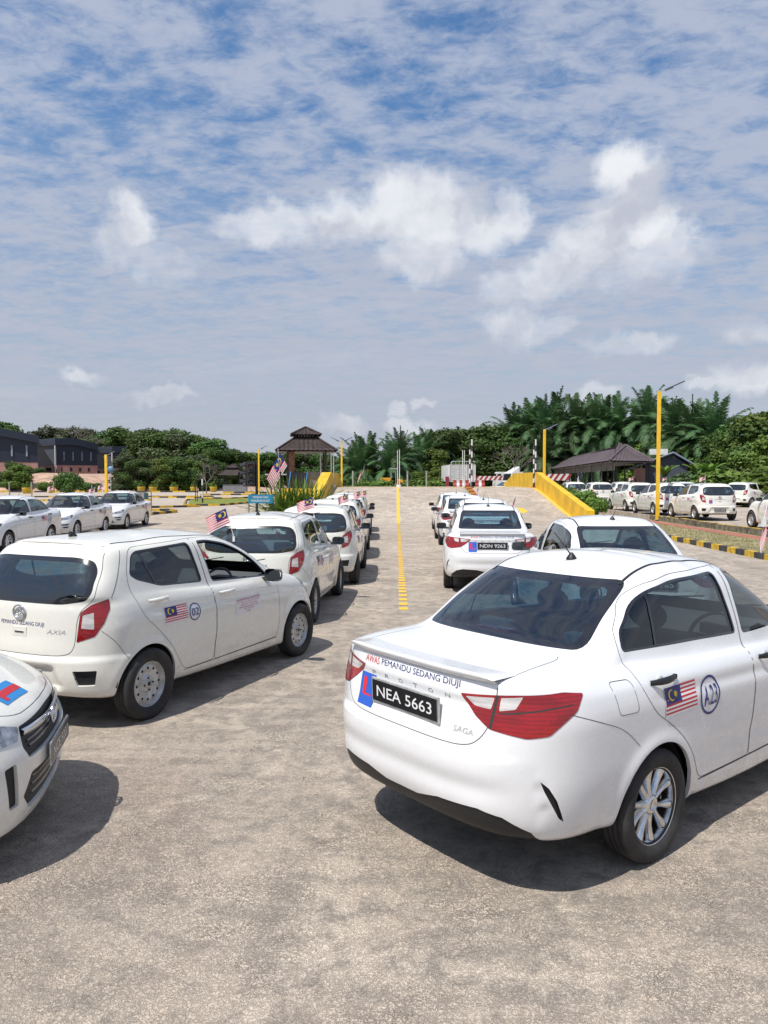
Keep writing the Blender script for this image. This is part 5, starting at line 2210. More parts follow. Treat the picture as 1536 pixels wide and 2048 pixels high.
# ---- traffic light and sign
def traffic_light(x, y):
    root = empty('traffic_light', (x, y, 0), 0, 'black traffic light on a dark post beside the blue sign', 'traffic light')
    mb = MB()
    mb.tube((0, 0, 0), (0, 0, 2.75), .055, 0, 14)
    mb.tube((0, 0, 0), (0, 0, .25), .10, 0, 14)
    mb.build('post', M_POST, root)
    for (dx, dy, rz, nm) in ((-.22, -.05, R(8), 'front'), (-.42, .10, R(-62), 'side')):
        h = MB()
        M = Matrix.Rotation(rz, 3, 'Z')
        c = Vector((dx, dy, 2.22))
        h.box(c, (.34, .22, 1.02), 0, M=M)
        hb = h.build('signal_head', M_POST, root, bevel=.015)
        for k in range(3):
            zz = .33 - .33 * k
            L = MB()
            n = 20
            f = M @ Vector((0, -.115, 0))
            ctr = c + f + Vector((0, 0, zz))
            ux = M @ Vector((1, 0, 0))
            fy = M @ Vector((0, -1, 0))
            vs = [ctr + fy * .02] + [ctr + ux * .115 * math.cos(2 * PI * i / n) + Vector((0, 0, .115 * math.sin(2 * PI * i / n))) for i in range(n)]
            L.add(vs, [(0, 1 + i, 1 + (i + 1) % n) for i in range(n)], 0, True)
            L.build('lens', mat(['signal red', 'signal amber', 'signal green'][k], [(.10, .012, .010), (.05, .03, .008), (.008, .03, .014)][k], .25, coat=.6), hb)
            V = MB()
            rows = [[], []]
            for i in range(11):
                a = PI * i / 10 * 1.1 - .16
                for j, dd in enumerate((0, .22)):
                    rows[j].append(ctr + ux * .13 * math.cos(a) + Vector((0, 0, .13 * math.sin(a) - dd * .12)) + fy * dd)
            V.grid(rows)
            V.build('visor', M_POST, hb)
    return root


traffic_light(GX(513.5, 31), 31)
sg = empty('sign_board', (GX(521, 29.5), 29.5, 0), 0, 'blue sign board with white capitals on two thin legs', 'sign')
mb = MB()
mb.box((0, 0, 1.235), (.96, .03, .345), 0)
bd = mb.build('board', M_SIGNB, sg, bevel=.004)
for tx, zz in (('MENDAKI DAN', 1.305), ('MENURUNI BUKIT', 1.165)):
    vs, fs = fit_text(tx, .60 if 'DAN' in tx else .74, .085, bold=.01)
    MB().add([(v[0], -.019, zz + v[1]) for v in vs], fs).build('lettering', M_WHT, bd)
for s in (-1, 1):
    m_ = MB()
    m_.tube((s * .46, .01, 0), (s * .46, .01, 1.41), .018, 0, 8)
    m_.build('leg', M_POST, sg)


# ---- flags
def cloth_flag(root, w, h, origin, du, dv, amp=.05, fold=2.2, off=None, name='cloth', phase=0.0):
    """waving striped cloth hung from origin; du along the fly, dv up the hoist"""
    du, dv = Vector(du).normalized(), Vector(dv).normalized()
    nn = du.cross(dv).normalized()

    def f(u, v):
        k = u / w
        wv = amp * k * math.sin(fold * PI * k + v / h * 1.4 + phase)
        wd = amp * k * math.cos(fold * PI * k + v / h * 1.4 + phase) * fold * PI / w * .5
        p = Vector(origin) + du * (u * (1 - .05 * k)) + dv * (v - .10 * h * k * k) + nn * wv
        return p, (nn - du * wd).normalized()
    for sgn in (1, -1):
        def g(u, v, sgn=sgn):
            p, q = f(u, v)
            return p, q * sgn
        d = Decal(g, off=.0006 * max(1, w / .4), step=.0006 * max(1, w / .4))
        d.flag(0, 0, w, h, n=14)
        if sgn > 0:
            c = d.build(name, FLAGM, root)
        else:
            me2 = d.mb.mesh(name, FLAGM)
            bm = bmesh.new()
            bm.from_mesh(c.data)
            bm.from_mesh(me2)
            bm.to_mesh(c.data)
            bm.free()
    return root


def car_flag(x, y, z, label, w=.30, h=.20, lean=(-.15, -.10), du=(-1, -.2, -.35), pole=.42, phase=0):
    root = empty('small_flag', (x, y, z), 0, label, 'flag', 'small striped flags clipped to the cars')
    mb = MB()
    a = Vector((0, 0, 0))
    b = Vector((lean[0] * pole, lean[1] * pole, pole))
    mb.tube(a, b, .0055, 0, 8)
    mb.box((0, 0, -.02), (.03, .03, .07), 0)
    mb.build('stick', M_WHT, root)
    d = (b - a).normalized()
    cloth_flag(root, w, h, b - d * (h + .01), du, d, amp=.035, phase=phase)
    return root


# large flag on a black pole beside the plant
root = empty('large_flag', (GX(561, 33), 33, 0), 0, 'large striped flag hanging steeply from a slanted black pole by the pavilion', 'flag')
mb = MB()
mb.tube((0, 0, 0), (0, 0, 2.35), .035, 0, 10)
mb.tube((0, 0, 2.0), (-.10, 0, 3.35), .018, 1, 8)
mb.build('pole', [M_KB, M_METAL], root)
cloth_flag(root, 1.30, .62, (.30, 0, 2.62), (-.62, 0, -1.0), (-.50, 0, .90), amp=.09, fold=2.6)
root = empty('large_flag', (GX(722, 62), 62, 0), 0, 'striped flag on a dark pole in front of the far shrubs', 'flag')
mb = MB()
mb.tube((.45, 0, 0), (.30, 0, 3.3), .03, 0, 8)
mb.build('pole', [M_KB], root)
cloth_flag(root, 1.0, .60, (.16, 0, 2.6), (-.55, 0, -1.0), (.25, 0, .9), amp=.08, fold=2.2)


# ---- tiled roofs
def tile_patch(mb, A, B, C, D, mi=0, wave=.035, pitch=.30, course=.36, thick=True):
    """tiled slope: eave A-B, ridge D-C (quads, C may equal D)"""
    A, B, C, D = map(Vector, (A, B, C, D))
    L = (B - A).length
    Hh = ((C + D) / 2 - (A + B) / 2).length
    nx = max(8, int(L / pitch) * 6)
    ny = max(2, int(Hh / course))
    up = (B - A).cross(D - A).normalized()
    if up.z < 0:
        up = -up
    # lines of constant x in the slope, clipped to the trapezoid
    ex = (B - A).normalized()
    ey = (((C + D) / 2 - A) - ex * (((C + D) / 2 - A).dot(ex))).normalized()
    Dx, Cx = (D - A).dot(ex), (C - A).dot(ex)
    rows = []
    for j in range(ny):
        for (vv, st) in ((j / ny, 1), ((j + .96) / ny, .0)):
            x0, x1 = Dx * vv, L + (Cx - L) * vv
            row = []
            for i in range(nx + 1):
                x = x0 + (x1 - x0) * i / nx
                hgt = wave * (.5 + .5 * math.cos(2 * PI * x / pitch)) + st * .03
                row.append(A + ex * x + ey * (vv * Hh) + up * hgt)
            rows.append(row)
    mb.grid(rows, mi, True)
    return mb


def hip_tier(mb, cx_, cy_, hw, hd, z0, z1, tw, td, mi=0, **kw):
    c = [(cx_ - hw, cy_ - hd, z0), (cx_ + hw, cy_ - hd, z0), (cx_ + hw, cy_ + hd, z0), (cx_ - hw, cy_ + hd, z0)]
    t = [(cx_ - tw, cy_ - td, z1), (cx_ + tw, cy_ - td, z1), (cx_ + tw, cy_ + td, z1), (cx_ - tw, cy_ + td, z1)]
    for i in range(4):
        j = (i + 1) % 4
        tile_patch(mb, c[i], c[j], t[j], t[i], mi, **kw)
        mb.tube(Vector(c[i]) + Vector((0, 0, .05)), Vector(t[i]) + Vector((0, 0, .05)), .075, mi, 8)
    mb.add([Vector(p) - Vector((0, 0, .04)) for p in c], [(0, 1, 2, 3)], 1)


def pavilion(x, y, z, s, label, full=True):
    root = empty('pavilion', (x, y, z), R(8) if full else 0, label, 'pavilion')
    r = MB()
    hip_tier(r, 0, 0, 2.05 * s, 2.0 * s, 2.50 * s, 3.55 * s, .55 * s, .5 * s)
    hip_tier(r, 0, 0, 1.02 * s, .98 * s, 3.62 * s, 4.15 * s, .03, .03, pitch=.24)
    r.box((0, 0, 3.58 * s), (1.1 * s, 1.0 * s, .16 * s), 1)
    for q in range(6):
        r.box((-.5 * s + .2 * s * q, -.52 * s, 3.60 * s), (.10 * s, .03, .10 * s), 2)
    r.build('roof', [M_TILE, M_POST, M_WHT], root)
    for px_, py_, w in ((-1.25, -1.2, .12), (1.3, -1.2, .12), (-1.25, 1.2, .12), (1.3, 1.2, .12)):
        p = MB()
        p.box((px_ * s, py_ * s, 1.25 * s), (w * s, w * s, 2.5 * s))
        p.build('post', M_POST, root)
    return root


pv = pavilion(GX(612, 52), 52, 1.42, 1.0, 'two-tier brown tiled pavilion beside the left yellow ramp wall')
p = MB()
p.box((-1.02, -1.05, 1.30), (.46, .40, 2.45))
p.build('pillar', mat('brick pillar', (.20, .105, .075), .85, var=(6, .6, 1.2)), pv, bevel=.01)
p = MB()
p.box((.62, -1.25, .55), (1.30, .12, 1.12))
p.box((1.24, -.2, .55), (.12, 2.0, 1.12))
p.build('low_wall', M_GREYW, pv, bevel=.01)
p = MB()
p.box((-.55, -1.50, .53), (1.08, .06, 1.06))
p.build('dark_panel', mat('dark navy panel', (.012, .014, .025), .5), pv)
for s in (-1, 1):
    p = MB()
    p.tube((-.55 + s * .56 - .12 * 1, -1.62, -.02), (-.55 + s * .56 + .05, -1.56, 1.12), .045, 0, 8)
    p.build('frame', M_BLUEP, pv)
p = MB()
p.tube((.95, -1.55, 0), (.93, -1.50, 2.55), .04, 0, 8)
p.build('downpipe', M_METAL, pv)
p = MB()
p.box((-5.32, 52.3, .70), (3.1, 5.4, 1.40))
tag(p.build('platform', M_YEL, bevel=.02), 'yellow painted platform under the brown tiled pavilion', 'platform')
sp = pavilion(GX(466, 129), 129, 0, 1.12, 'small distant tiled pavilion left of the traffic light', False)
p = MB()
p.box((.6, -1.0, .62), (4.0, 1.0, 1.24), 0)
p.build('low_wall', M_GREYW, sp)
# flat grey bus-stop roof behind the large flag
r = empty('shelter', (GX(583, 105), 105, 0), 0, 'low open shelter with a pale flat roof behind the large flag', 'shelter')
MB().box((-.2, 0, 2.75), (6.6, 2.6, .18)).build('roof', M_METAL, r)
for xx in (-2.8, 0, 2.8):
    MB().tube((xx, 0, 0), (xx, 0, 2.7), .07).build('post', M_POST, r)

# ---- long shed
r = empty('shed', (0, 0, 0), 0, 'long open shed with brown hipped tile roof behind the right car park', 'shed')
A, B, A2, B2 = Vector((18.0, 60, 3.5)), Vector((22.4, 62.2, 3.5)), Vector((23.4, 106, 3.5)), Vector((28.4, 106, 3.5))
RA, RB = Vector((21.05, 65.5, 4.95)), Vector((25.4, 101.5, 4.95))
mb = MB()
tile_patch(mb, A, A2, RB, RA, wave=.05, pitch=.5, course=.42)
tile_patch(mb, B2, B, RA, RB, wave=.05, pitch=.5, course=.42)
tile_patch(mb, B, A, RA, RA, wave=.05, pitch=.36, course=.36)
tile_patch(mb, A2, B2, RB, RB, wave=.05, pitch=.36, course=.36)
for a, b in ((A, RA), (B, RA), (A2, RB), (B2, RB), (RA, RB)):
    mb.tube(a + Vector((0, 0, .06)), b + Vector((0, 0, .06)), .10, 0, 8)
mb.add([p - Vector((0, 0, .05)) for p in (A, B, B2, A2)], [(0, 1, 2, 3)], 1)
mb.build('roof', [M_TILE2, M_GREYW], r)
mb = MB()
n = 12
for i in range(n):
    a, b = A.lerp(A2, i / n + .002), A.lerp(A2, (i + 1) / n - .003)
    o_ = Vector((.45, 0, -.12))
    mb.add([a + o_, b + o_, b + o_ - Vector((0, 0, .62)), a + o_ - Vector((0, 0, .62))], [(0, 1, 2, 3)])
mb.build('valance', mat('valance', (.13, .115, .10), .8, var=(.8, .7, 1.2)), r)
for i in range(9):
    for (P, Q, k) in ((A, A2, .5), (B, B2, -.4)):
        p = P.lerp(Q, (i + .12) / 8.3)
        MB().tube((p.x + k, p.y, 0), (p.x + k, p.y, 3.45), .075, 0, 8).build('post', M_POST, r)
# ---- small house
r = empty('small_house', (GX(1310, 66), 66, 0), R(-14), 'small grey and pink house with tiled gable roof beside the shed', 'house')
MB().box((.7, 0, 1.65), (3.4, 3.4, 3.3)).build('wall', M_DCLAD2, r)
MB().prism([(-1.0, 3.3), (2.4, 3.3), (1.2, 4.1)], -1.72, 1.7, 0, 'Y').build('gable', M_DCLAD2, r)
MB().box((-1.35, -.2, 1.5), (.7, 3.0, 3.0)).build('porch_wall', M_PINK, r)
mb = MB()
tile_patch(mb, (-2.6, -2.1, 2.85), (-2.6, 2.1, 2.85), (1.2, 2.1, 4.28), (1.2, -2.1, 4.28), pitch=.34)
tile_patch(mb, (3.0, 2.1, 3.2), (3.0, -2.1, 3.2), (1.2, -2.1, 4.28), (1.2, 2.1, 4.28), pitch=.34)
mb.tube((-2.6, -2.12, 2.85), (1.2, -2.12, 4.30), .09, 1, 6)
mb.tube((3.0, -2.12, 3.2), (1.2, -2.12, 4.30), .09, 1, 6)
mb.build('roof', [M_TILE2, mat('blue grey trim', (.16, .20, .27), .6)], r)
MB().box((.25, .3, 4.45), (1.5, .8, .5)).build('water_tank', M_WHT, r)
MB().box((-1.72, -.6, 1.1), (.05, .8, 2.1)).build('door', M_WIN, r)


# ---- factories
def factory(pxl, pxr, pyt, pyt2, pyb, Y, label, corner, side_w=18):
    """dark clad hall with deep fascia; corner px separates the street face (left) and the long face"""
    xl, xc, xr = GX(pxl, Y + 10), GX(corner, Y), GX(pxr, Y + 6)
    z1, z2, zb = GZ(pyt, Y), GZ(pyt2, Y + 6), GZ(pyb, Y)
    zf = zb + (z1 - zb) * .25
    root = empty('factory_building', (xc, Y, 0), 0, label, 'factory', 'dark clad factory halls on the earth bank')
    xl -= xc
    xr -= xc
    dep = 26.0

    def quad(a, b, za, zb2, zc, zd, nm, m, off=0):
        mb_ = MB()
        a, b = Vector((a[0], a[1], 0)), Vector((b[0], b[1], 0))
        d = (b - a).normalized()
        nrm = Vector((d.y, -d.x, 0))
        q = [a + nrm * off + Vector((0, 0, za)), b + nrm * off + Vector((0, 0, zb2)), b + nrm * off + Vector((0, 0, zc)), a + nrm * off + Vector((0, 0, zd))]
        r_ = [p - nrm * .4 for p in q]
        mb_.add(q + r_, [(0, 1, 2, 3), (7, 6, 5, 4), (0, 4, 5, 1), (1, 5, 6, 2), (2, 6, 7, 3), (3, 7, 4, 0)])
        return mb_.build(nm, m, root)
    P0, P1, P2 = (xl, 10), (0, 0), (xr, 6)
    dz = z1 - z2
    zt = z1
    quad(P0, P1, zb, zb, zf, zf, 'wall', M_PINK)
    quad(P1, P2, zb, zb, zf, zf, 'wall', M_PINK)
    quad(P0, P1, zf, zf, zt - 1.6, zt - 1.6, 'cladding', M_DCLAD2, .05)
    # long face rises a little to a low ridge and falls to the right
    n = 8
    mx = MB()
    for i in range(n):
        t0, t1 = i / n, (i + 1) / n
        hz = lambda t: zt - 1.6 + (0.2 * t / .45 if t < .45 else .2 - (t - .45) / .55 * (dz + .2))
        a, b = Vector((xr * t0, 6 * t0, 0)), Vector((xr * t1, 6 * t1, 0))
        mx.add([a + Vector((0, -.05, zf)), b + Vector((0, -.05, zf)), b + Vector((0, -.05, hz(t1))), a + Vector((0, -.05, hz(t0)))], [(0, 1, 2, 3)])
    mx.build('cladding', M_DCLAD, root)
    fa = MB()
    for i in range(n):
        t0, t1 = i / n, (i + 1) / n
        a, b = Vector((xr * 1.05 * t0, 6.3 * t0 - .8, 0)), Vector((xr * 1.05 * t1, 6.3 * t1 - .8, 0))
        q = [a + Vector((0, 0, hz(t0) - .1)), b + Vector((0, 0, hz(t1) - .1)), b + Vector((0, 0, hz(t1) + 1.6)), a + Vector((0, 0, hz(t0) + 1.6))]
        fa.add(q, [(0, 1, 2, 3)])
        bk = lambda v: v + Vector(((xc + v.x) / Y * 24, 24, 0))
        fa.add([q[3], q[2], bk(q[2]), bk(q[3])], [(0, 1, 2, 3)], 1)
    a, b = Vector((xl, 9.2, 0)), Vector((0, -.8, 0))
    q = [a + Vector((0, 0, zt - 1.7)), b + Vector((0, 0, zt - 1.7)), b + Vector((0, 0, zt)), a + Vector((0, 0, zt))]
    fa.add(q, [(0, 1, 2, 3)])
    fa.add([q[0], q[1], q[1] + Vector((-2, 8, 0)), q[0] + Vector((-2, 8, 0))], [(0, 1, 2, 3)])
    fa.build('roof', [M_DCLAD, M_METAL], root)
    mb_ = MB()
    mb_.tube((-.25, -.35, zb), (-.25, -.35, zt - 1.6), .16, 0, 8)
    mb_.build('downpipe', M_WHT, root)
    for k in range(4):
        t = .18 + .22 * k
        p_ = Vector((xr * t, 6 * t - .12, 0))
        w_ = MB()
        w_.box((p_.x, p_.y, zf + (zt - 1.6 - zf) * .45), (.35, .1, (zt - zf) * .34))
        w_.build('window', M_PALEW, root)
    for k in range(4):
        t = .12 + .22 * k
        p_ = Vector((xr * t, 6 * t - .06, 0))
        w_ = MB()
        w_.box((p_.x, p_.y, zb + (zf - zb) * .5), (abs(xr) * (.08 if k else .03), .2, (zf - zb) * .42))
        w_.build('opening', M_WIN, root)
    for k, zz in ((.25, .3), (.62, .62)):
        p_ = Vector((xl * k, 10 * k, 0))
        w_ = MB()
        w_.box((p_.x, p_.y - .3, zb + (zf - zb) * .5), (abs(xl) * .16, .3, (zf - zb) * .42))
        w_.build('opening', M_WIN, root)
    return root


factory(-90, 77, 857, 872, 946, 165, 'dark factory hall at the left edge above the orange soil bank', -60)
factory(62, 196, 877, 888, 948, 185, 'dark factory hall with pink lower walls, middle of the three', 115)
factory(180, 300, 893, 904, 951, 205, 'dark factory hall partly hidden by trees, farthest right of the three', 228)
# earth bank below them
mb = MB()
rows = []
random.seed(8)
for i in range(41):
    x = -135 + i * 3.0
    row = []
    for j, (y, z) in enumerate(((138, -.2), (141, 1.0), (145, 2.4), (150, 3.2), (215, 3.6), (218, -1))):
        row.append((x + random.uniform(-.8, .8), y + random.uniform(-1, 1), z * (1 if x < -62 else max(0, 1 - (x + 62) / 40)) * random.uniform(.85, 1.1) - .02))
    rows.append(row)
mb.grid(rows)
tag(mb.build('soil_bank', M_SOIL), kind='structure')
# distant mountain
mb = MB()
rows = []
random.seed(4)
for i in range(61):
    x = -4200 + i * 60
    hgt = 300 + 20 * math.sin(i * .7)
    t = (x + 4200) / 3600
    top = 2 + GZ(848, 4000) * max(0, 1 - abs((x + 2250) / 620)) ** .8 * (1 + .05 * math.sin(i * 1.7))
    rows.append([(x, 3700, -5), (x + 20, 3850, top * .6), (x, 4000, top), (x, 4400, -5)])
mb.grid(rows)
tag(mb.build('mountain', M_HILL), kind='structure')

# ---- yard islands, kerbs, planters
kerb_run([(-15.2, 57), (-12.6, 57.5), (-8.8, 77), (-13.0, 80), (-19.0, 72), (-15.2, 57)], 'black and yellow kerb round the green grass island', seg=.9)
g = MB()
g.add([(-15.0, 57.3, .10), (-12.8, 57.8, .10), (-9.1, 77, .10), (-13.0, 79.6, .10), (-18.6, 72, .10)], [(0, 1, 2, 3, 4)])
tag(g.build('island_ground', M_GRASSG), kind='structure')
kerb_run([(-14.3, 40), (-13.8, 39.6), (-12.7, 45.5), (-13.6, 48), (-16.5, 48)], 'black and yellow kerb corner just right of the rearmost sedan', seg=.75, w=.3)
kerb_run([(-21, 50), (-13.5, 55)], 'black and yellow kerb line behind the rearmost sedan', seg=1.0, w=.2)
kerb_run([(-50, 72), (-33, 71), (-22, 71)], 'black and yellow kerb line behind the left sedans', seg=1.2, w=.25)
kerb_run([(-62, 88), (-40, 86), (-20, 88)], 'long black and yellow kerb in front of the planters', seg=1.5, w=.3)
kerb_run([(-26, 84), (-16, 79), (-12, 93)], 'angled black and yellow kerb beyond the grass island', seg=1.2, w=.3)
kerb_run([(-24, 98), (-8, 98)], 'black and yellow kerb in front of the small pavilion, nearer run', seg=1.3, w=.3, h=.2)
kerb_run([(-24, 112), (-6, 112)], 'black and yellow kerb in front of the small pavilion, farther run', seg=1.6, w=.4, h=.25)
kerb_run([(-70, 120), (-30, 121)], 'far black and yellow kerb beneath the hedge and planters', seg=2.0, w=.4, h=.25)
for px, yb, w in ((55, 987, 1.5), (140, 987, 1.6), (283, 984, 1.3), (306, 984, 1.3), (348, 984, 1.4), (387, 984, 1.0), (427, 984, 1.2), (103, 986, 1.0)):
    Y = 1.98 * 1500 / (yb - 960)
    labs = {55: 'round yellow planter at the far left below the soil bank', 140: 'yellow planter under the dark conical bush', 283: 'yellow planter right of the far yellow lamp', 306: 'yellow planter beside the sago palm, second right of the far lamp',
            348: 'yellow planter in front of the dense hedge trees', 387: 'small yellow planter before the hedge, above the striped pole', 427: 'yellow planter left of the small pavilion', 103: 'small yellow planter between two leafy shrubs'}
    root = empty('planter', (GX(px, Y), Y, 0), 0, labs[px], 'planter', 'yellow planters along the hedge')
    MB().lathe([(w * .36, 0), (w * .42, .1), (w * .5, .75), (w * .52, .85), (w * .46, .86), (w * .44, .70), (0, .70)], 0, 20).build('pot', M_KY, root)
    b = MB()
    random.seed(px)
    for i in range(160):
        a, q = random.uniform(0, 2 * PI), random.uniform(.1, 1)
        c = Vector((math.cos(a) * w * .5 * q, math.sin(a) * w * .5 * q, .8 + random.random() * .9 * (1.3 - q)))
        s_ = .16
        d1, d2 = Vector((random.gauss(0, 1), random.gauss(0, 1), random.gauss(0, 1))).normalized() * s_, Vector((random.gauss(0, 1), random.gauss(0, 1), random.gauss(0, 1))).normalized() * s_ * .5
        b.add([c - d1, c - d2, c + d1, c + d2], [(0, 1, 2, 3)])
    b.build('plant', M_LEAF2, root)
# information frame behind the rearmost sedan
r = empty('notice_frame', (GX(288, 47), 47, 0), 0, 'black metal frame with a small green panel right behind the rearmost sedan', 'notice frame')
mb = MB()
for a, b in (((-.45, 0, 0), (-.45, 0, 1.28)), ((.45, 0, 0), (.45, 0, 1.28)), ((-.45, 0, 1.28), (.45, 0, 1.28)), ((-.45, 0, .80), (.45, 0, .80))):
    mb.tube(a, b, .025, 0, 8)
mb.build('frame', M_POST, r)
MB().box((.15, -.03, .98), (.26, .05, .38)).build('panel', mat('green panel', (.02, .07, .07), .5), r)
MB().box((-.15, .02, 1.02), (.58, .02, .44)).build('board', M_CONC, r)
# round blue traffic sign near the factories
r = empty('road_sign', (GX(222, 97), 97, 0), 0, 'round blue road sign on a thin pole right of the far yellow lamp', 'sign')
MB().tube((0, 0, 0), (0, 0, 3.3), .05).build('pole', M_METAL, r)
MB().lathe([(0, 0), (.42, 0), (.42, .04), (0, .04)], 0, 20, 'Y', (0, -.08, 3.35)).build('disc', mat('sign disc', (.10, .20, .32), .5), r)
# ------------------------------------------------------------------ vegetation
def leaf_cloud(seed, lobes, n, size, squash=.8):
    """leaf-sized faces spread through the outer shell of several lobes"""
    rnd = np.random.RandomState(seed)
    V, F = [], []
    vol = np.array([l[3] ** 2 for l in lobes])
    vol = vol / vol.sum()
    idx = rnd.choice(len(lobes), n, p=vol)
    for k in range(n):
        cx_, cy_, cz, r = lobes[idx[k]]
        d = rnd.normal(size=3)
        d /= np.linalg.norm(d)
        # clumps: bias directions to a few bunches
        rr = r * (.62 + .42 * rnd.rand() ** .6) * (1 + .16 * math.sin(d[0] * 9 + seed) * math.sin(d[1] * 8 + 1) + .12 * math.sin(d[2] * 13))
        c = np.array([cx_, cy_, cz]) + d * rr * np.array([1, 1, squash])
        up = d * .8 + rnd.normal(size=3) * .55 + np.array([0, 0, .35])
        up /= np.linalg.norm(up)
        a = np.cross(up, rnd.normal(size=3))
        a /= np.linalg.norm(a)
        b = np.cross(up, a)
        s = size * (.6 + .8 * rnd.rand())
        i = len(V)
        V += [tuple(c - a * s), tuple(c - b * s * .55 - up * s * .12), tuple(c + a * s), tuple(c + b * s * .55 - up * s * .12)]
        F.append((i, i + 1, i + 2, i + 3))
    me = bpy.data.meshes.new('crown')
    me.from_pydata(V, [], F)
    return me


def limb_mesh(seed, h, r, lobes):
    mb = MB()
    rnd = random.Random(seed)
    pts = [Vector((0, 0, -.3))]
    for i in range(1, 5):
        pts.append(Vector((rnd.uniform(-.15, .15) * i, rnd.uniform(-.15, .15) * i, h * i / 4)))
    for i in range(4):
        mb.tube(pts[i], pts[i + 1], r * (1 - i * .2), 0, 8, r2=r * (1 - (i + 1) * .2), caps=False)
    for (x, y, z, rr) in lobes:
        a = pts[rnd.randint(2, 4)]
        b = Vector((x, y, z))
        m = a.lerp(b, .5) + Vector((rnd.uniform(-.3, .3), rnd.uniform(-.3, .3), -.3))
        mb.tube(a, m, r * .38, 0, 6, r2=r * .24, caps=False)
        mb.tube(m, b, r * .24, 0, 6, r2=r * .08, caps=False)
    return mb.mesh('trunk', M_BARK)


TREES = []
for sd in range(6):
    rn = random.Random(sd + 40)
    H = 10.0
    lobes = []
    nl = 9 + sd % 3 * 2
    for k in range(nl + 5):
        a = rn.uniform(0, 2 * PI)
        q = rn.uniform(.8, 3.0)
        z = rn.uniform(4.0, 8.6) if k < nl else rn.uniform(1.2, 3.6)
        q *= 1.15 - abs(z - 5.2) / 8
        lobes.append((q * math.cos(a), q * math.sin(a), z, rn.uniform(1.0, 1.9)))
    lobes.append((0, 0, 8.2, 1.5))
    cm = leaf_cloud(sd, lobes, 10500, .20)
    # low skirt so that the trunks do not stand bare
    cm.materials.append([M_LEAF, M_LEAF, M_LEAF3, M_LEAF2, M_LEAF, M_LEAF3][sd])
    TREES.append((limb_mesh(sd, 6.5, .26, lobes), cm, H))
BUSHES = []
for sd in range(4):
    rn = random.Random(sd + 90)
    lobes = [(rn.uniform(-1.2, 1.2), rn.uniform(-.7, .7), rn.uniform(.5, 1.7), rn.uniform(.5, .95)) for k in range(7)]
    cm = leaf_cloud(sd + 20, lobes, 3200, .13)
    cm.materials.append([M_LEAF2, M_LEAF, M_LEAF2, M_LEAF3][sd])
    BUSHES.append((limb_mesh(sd + 9, 1.0, .07, lobes[:4]), cm, 2.4))


def palm_meshes(seed):
    rn = random.Random(seed)
    tr = MB()
    n = 10
    for i in range(n):
        tr.tube((0, 0, i * .62 - .3), (0, 0, i * .62 + .34), .34 + .05 * (i % 2), 0, 10, r2=.28, caps=False)
    V = MB()
    top = Vector((0, 0, 5.9))
    for k in range(36):
        a = k * 2.39996 + rn.uniform(-.1, .1)
        t0 = k / 36
        el = R(86) - R(102) * t0 + rn.uniform(-.10, .10)
        L = rn.uniform(4.2, 5.2)
        p = Vector(top)
        d = Vector((math.cos(a) * math.cos(el), math.sin(a) * math.cos(el), math.sin(el)))
        pts = []
        m = 15
        droop = .042 + .078 * t0
        for i in range(m + 1):
            pts.append((p.copy(), d.copy()))
            p += d * L / m
            d = (d + Vector((0, 0, -droop * (1 + i * .12)))).normalized()
        for i in range(m):
            V.tube(pts[i][0], pts[i + 1][0], .035 * (1 - i / m) + .006, 0, 3, caps=False)
        side_ = d.cross(Vector((0, 0, 1)))
        for i in range(2, m + 1):
            q, dd = pts[i]
            sd_ = dd.cross(Vector((0, 0, 1)))
            if sd_.length < .05:
                sd_ = Vector((1, 0, 0))
            sd_.normalize()
            un = sd_.cross(dd).normalized()
            for h_ in (0, .33, .66):
                if i == m and h_:
                    continue
                q2 = q + dd * (L / m) * h_
                ll = .95 * math.sin(PI * min(1, (i / m) * .82 + .14)) ** .7
                for s in (-1, 1):
                    tip = q2 + (sd_ * s * .78 + dd * .62 + un * rn.uniform(-.1, .35)) * ll + Vector((0, 0, -.26 * ll - rn.uniform(0, .10)))
                    mid = q2.lerp(tip, .5) + un * .06
                    w = dd * .05
                    V.add([q2 - w, q2 + w, mid + w * 1.1, tip, mid - w * 1.1], [(0, 1, 2, 4), (2, 3, 4)])
    return tr.mesh('trunk', M_BARK), V.mesh('crown', M_PALM), 9.0


PALMS = [palm_meshes(1), palm_meshes(2), palm_meshes(3)]
_rn = random.Random(77)


def plant(src, name, x, y, top, label, cat, group=None, z=0, wide=1.0, mat_over=None):
    tm, cm, H = src
    s = top / H
    root = empty(name, (x, y, z), _rn.uniform(0, 2 * PI), label, cat, group)
    root.scale = (s * wide, s * wide, s)
    link_mesh('trunk', tm, root)
    c = link_mesh('crown', cm, root)
    if mat_over:
        me = cm.copy()
        me.materials.clear()
        me.materials.append(mat_over)
        c.data = me
    return root


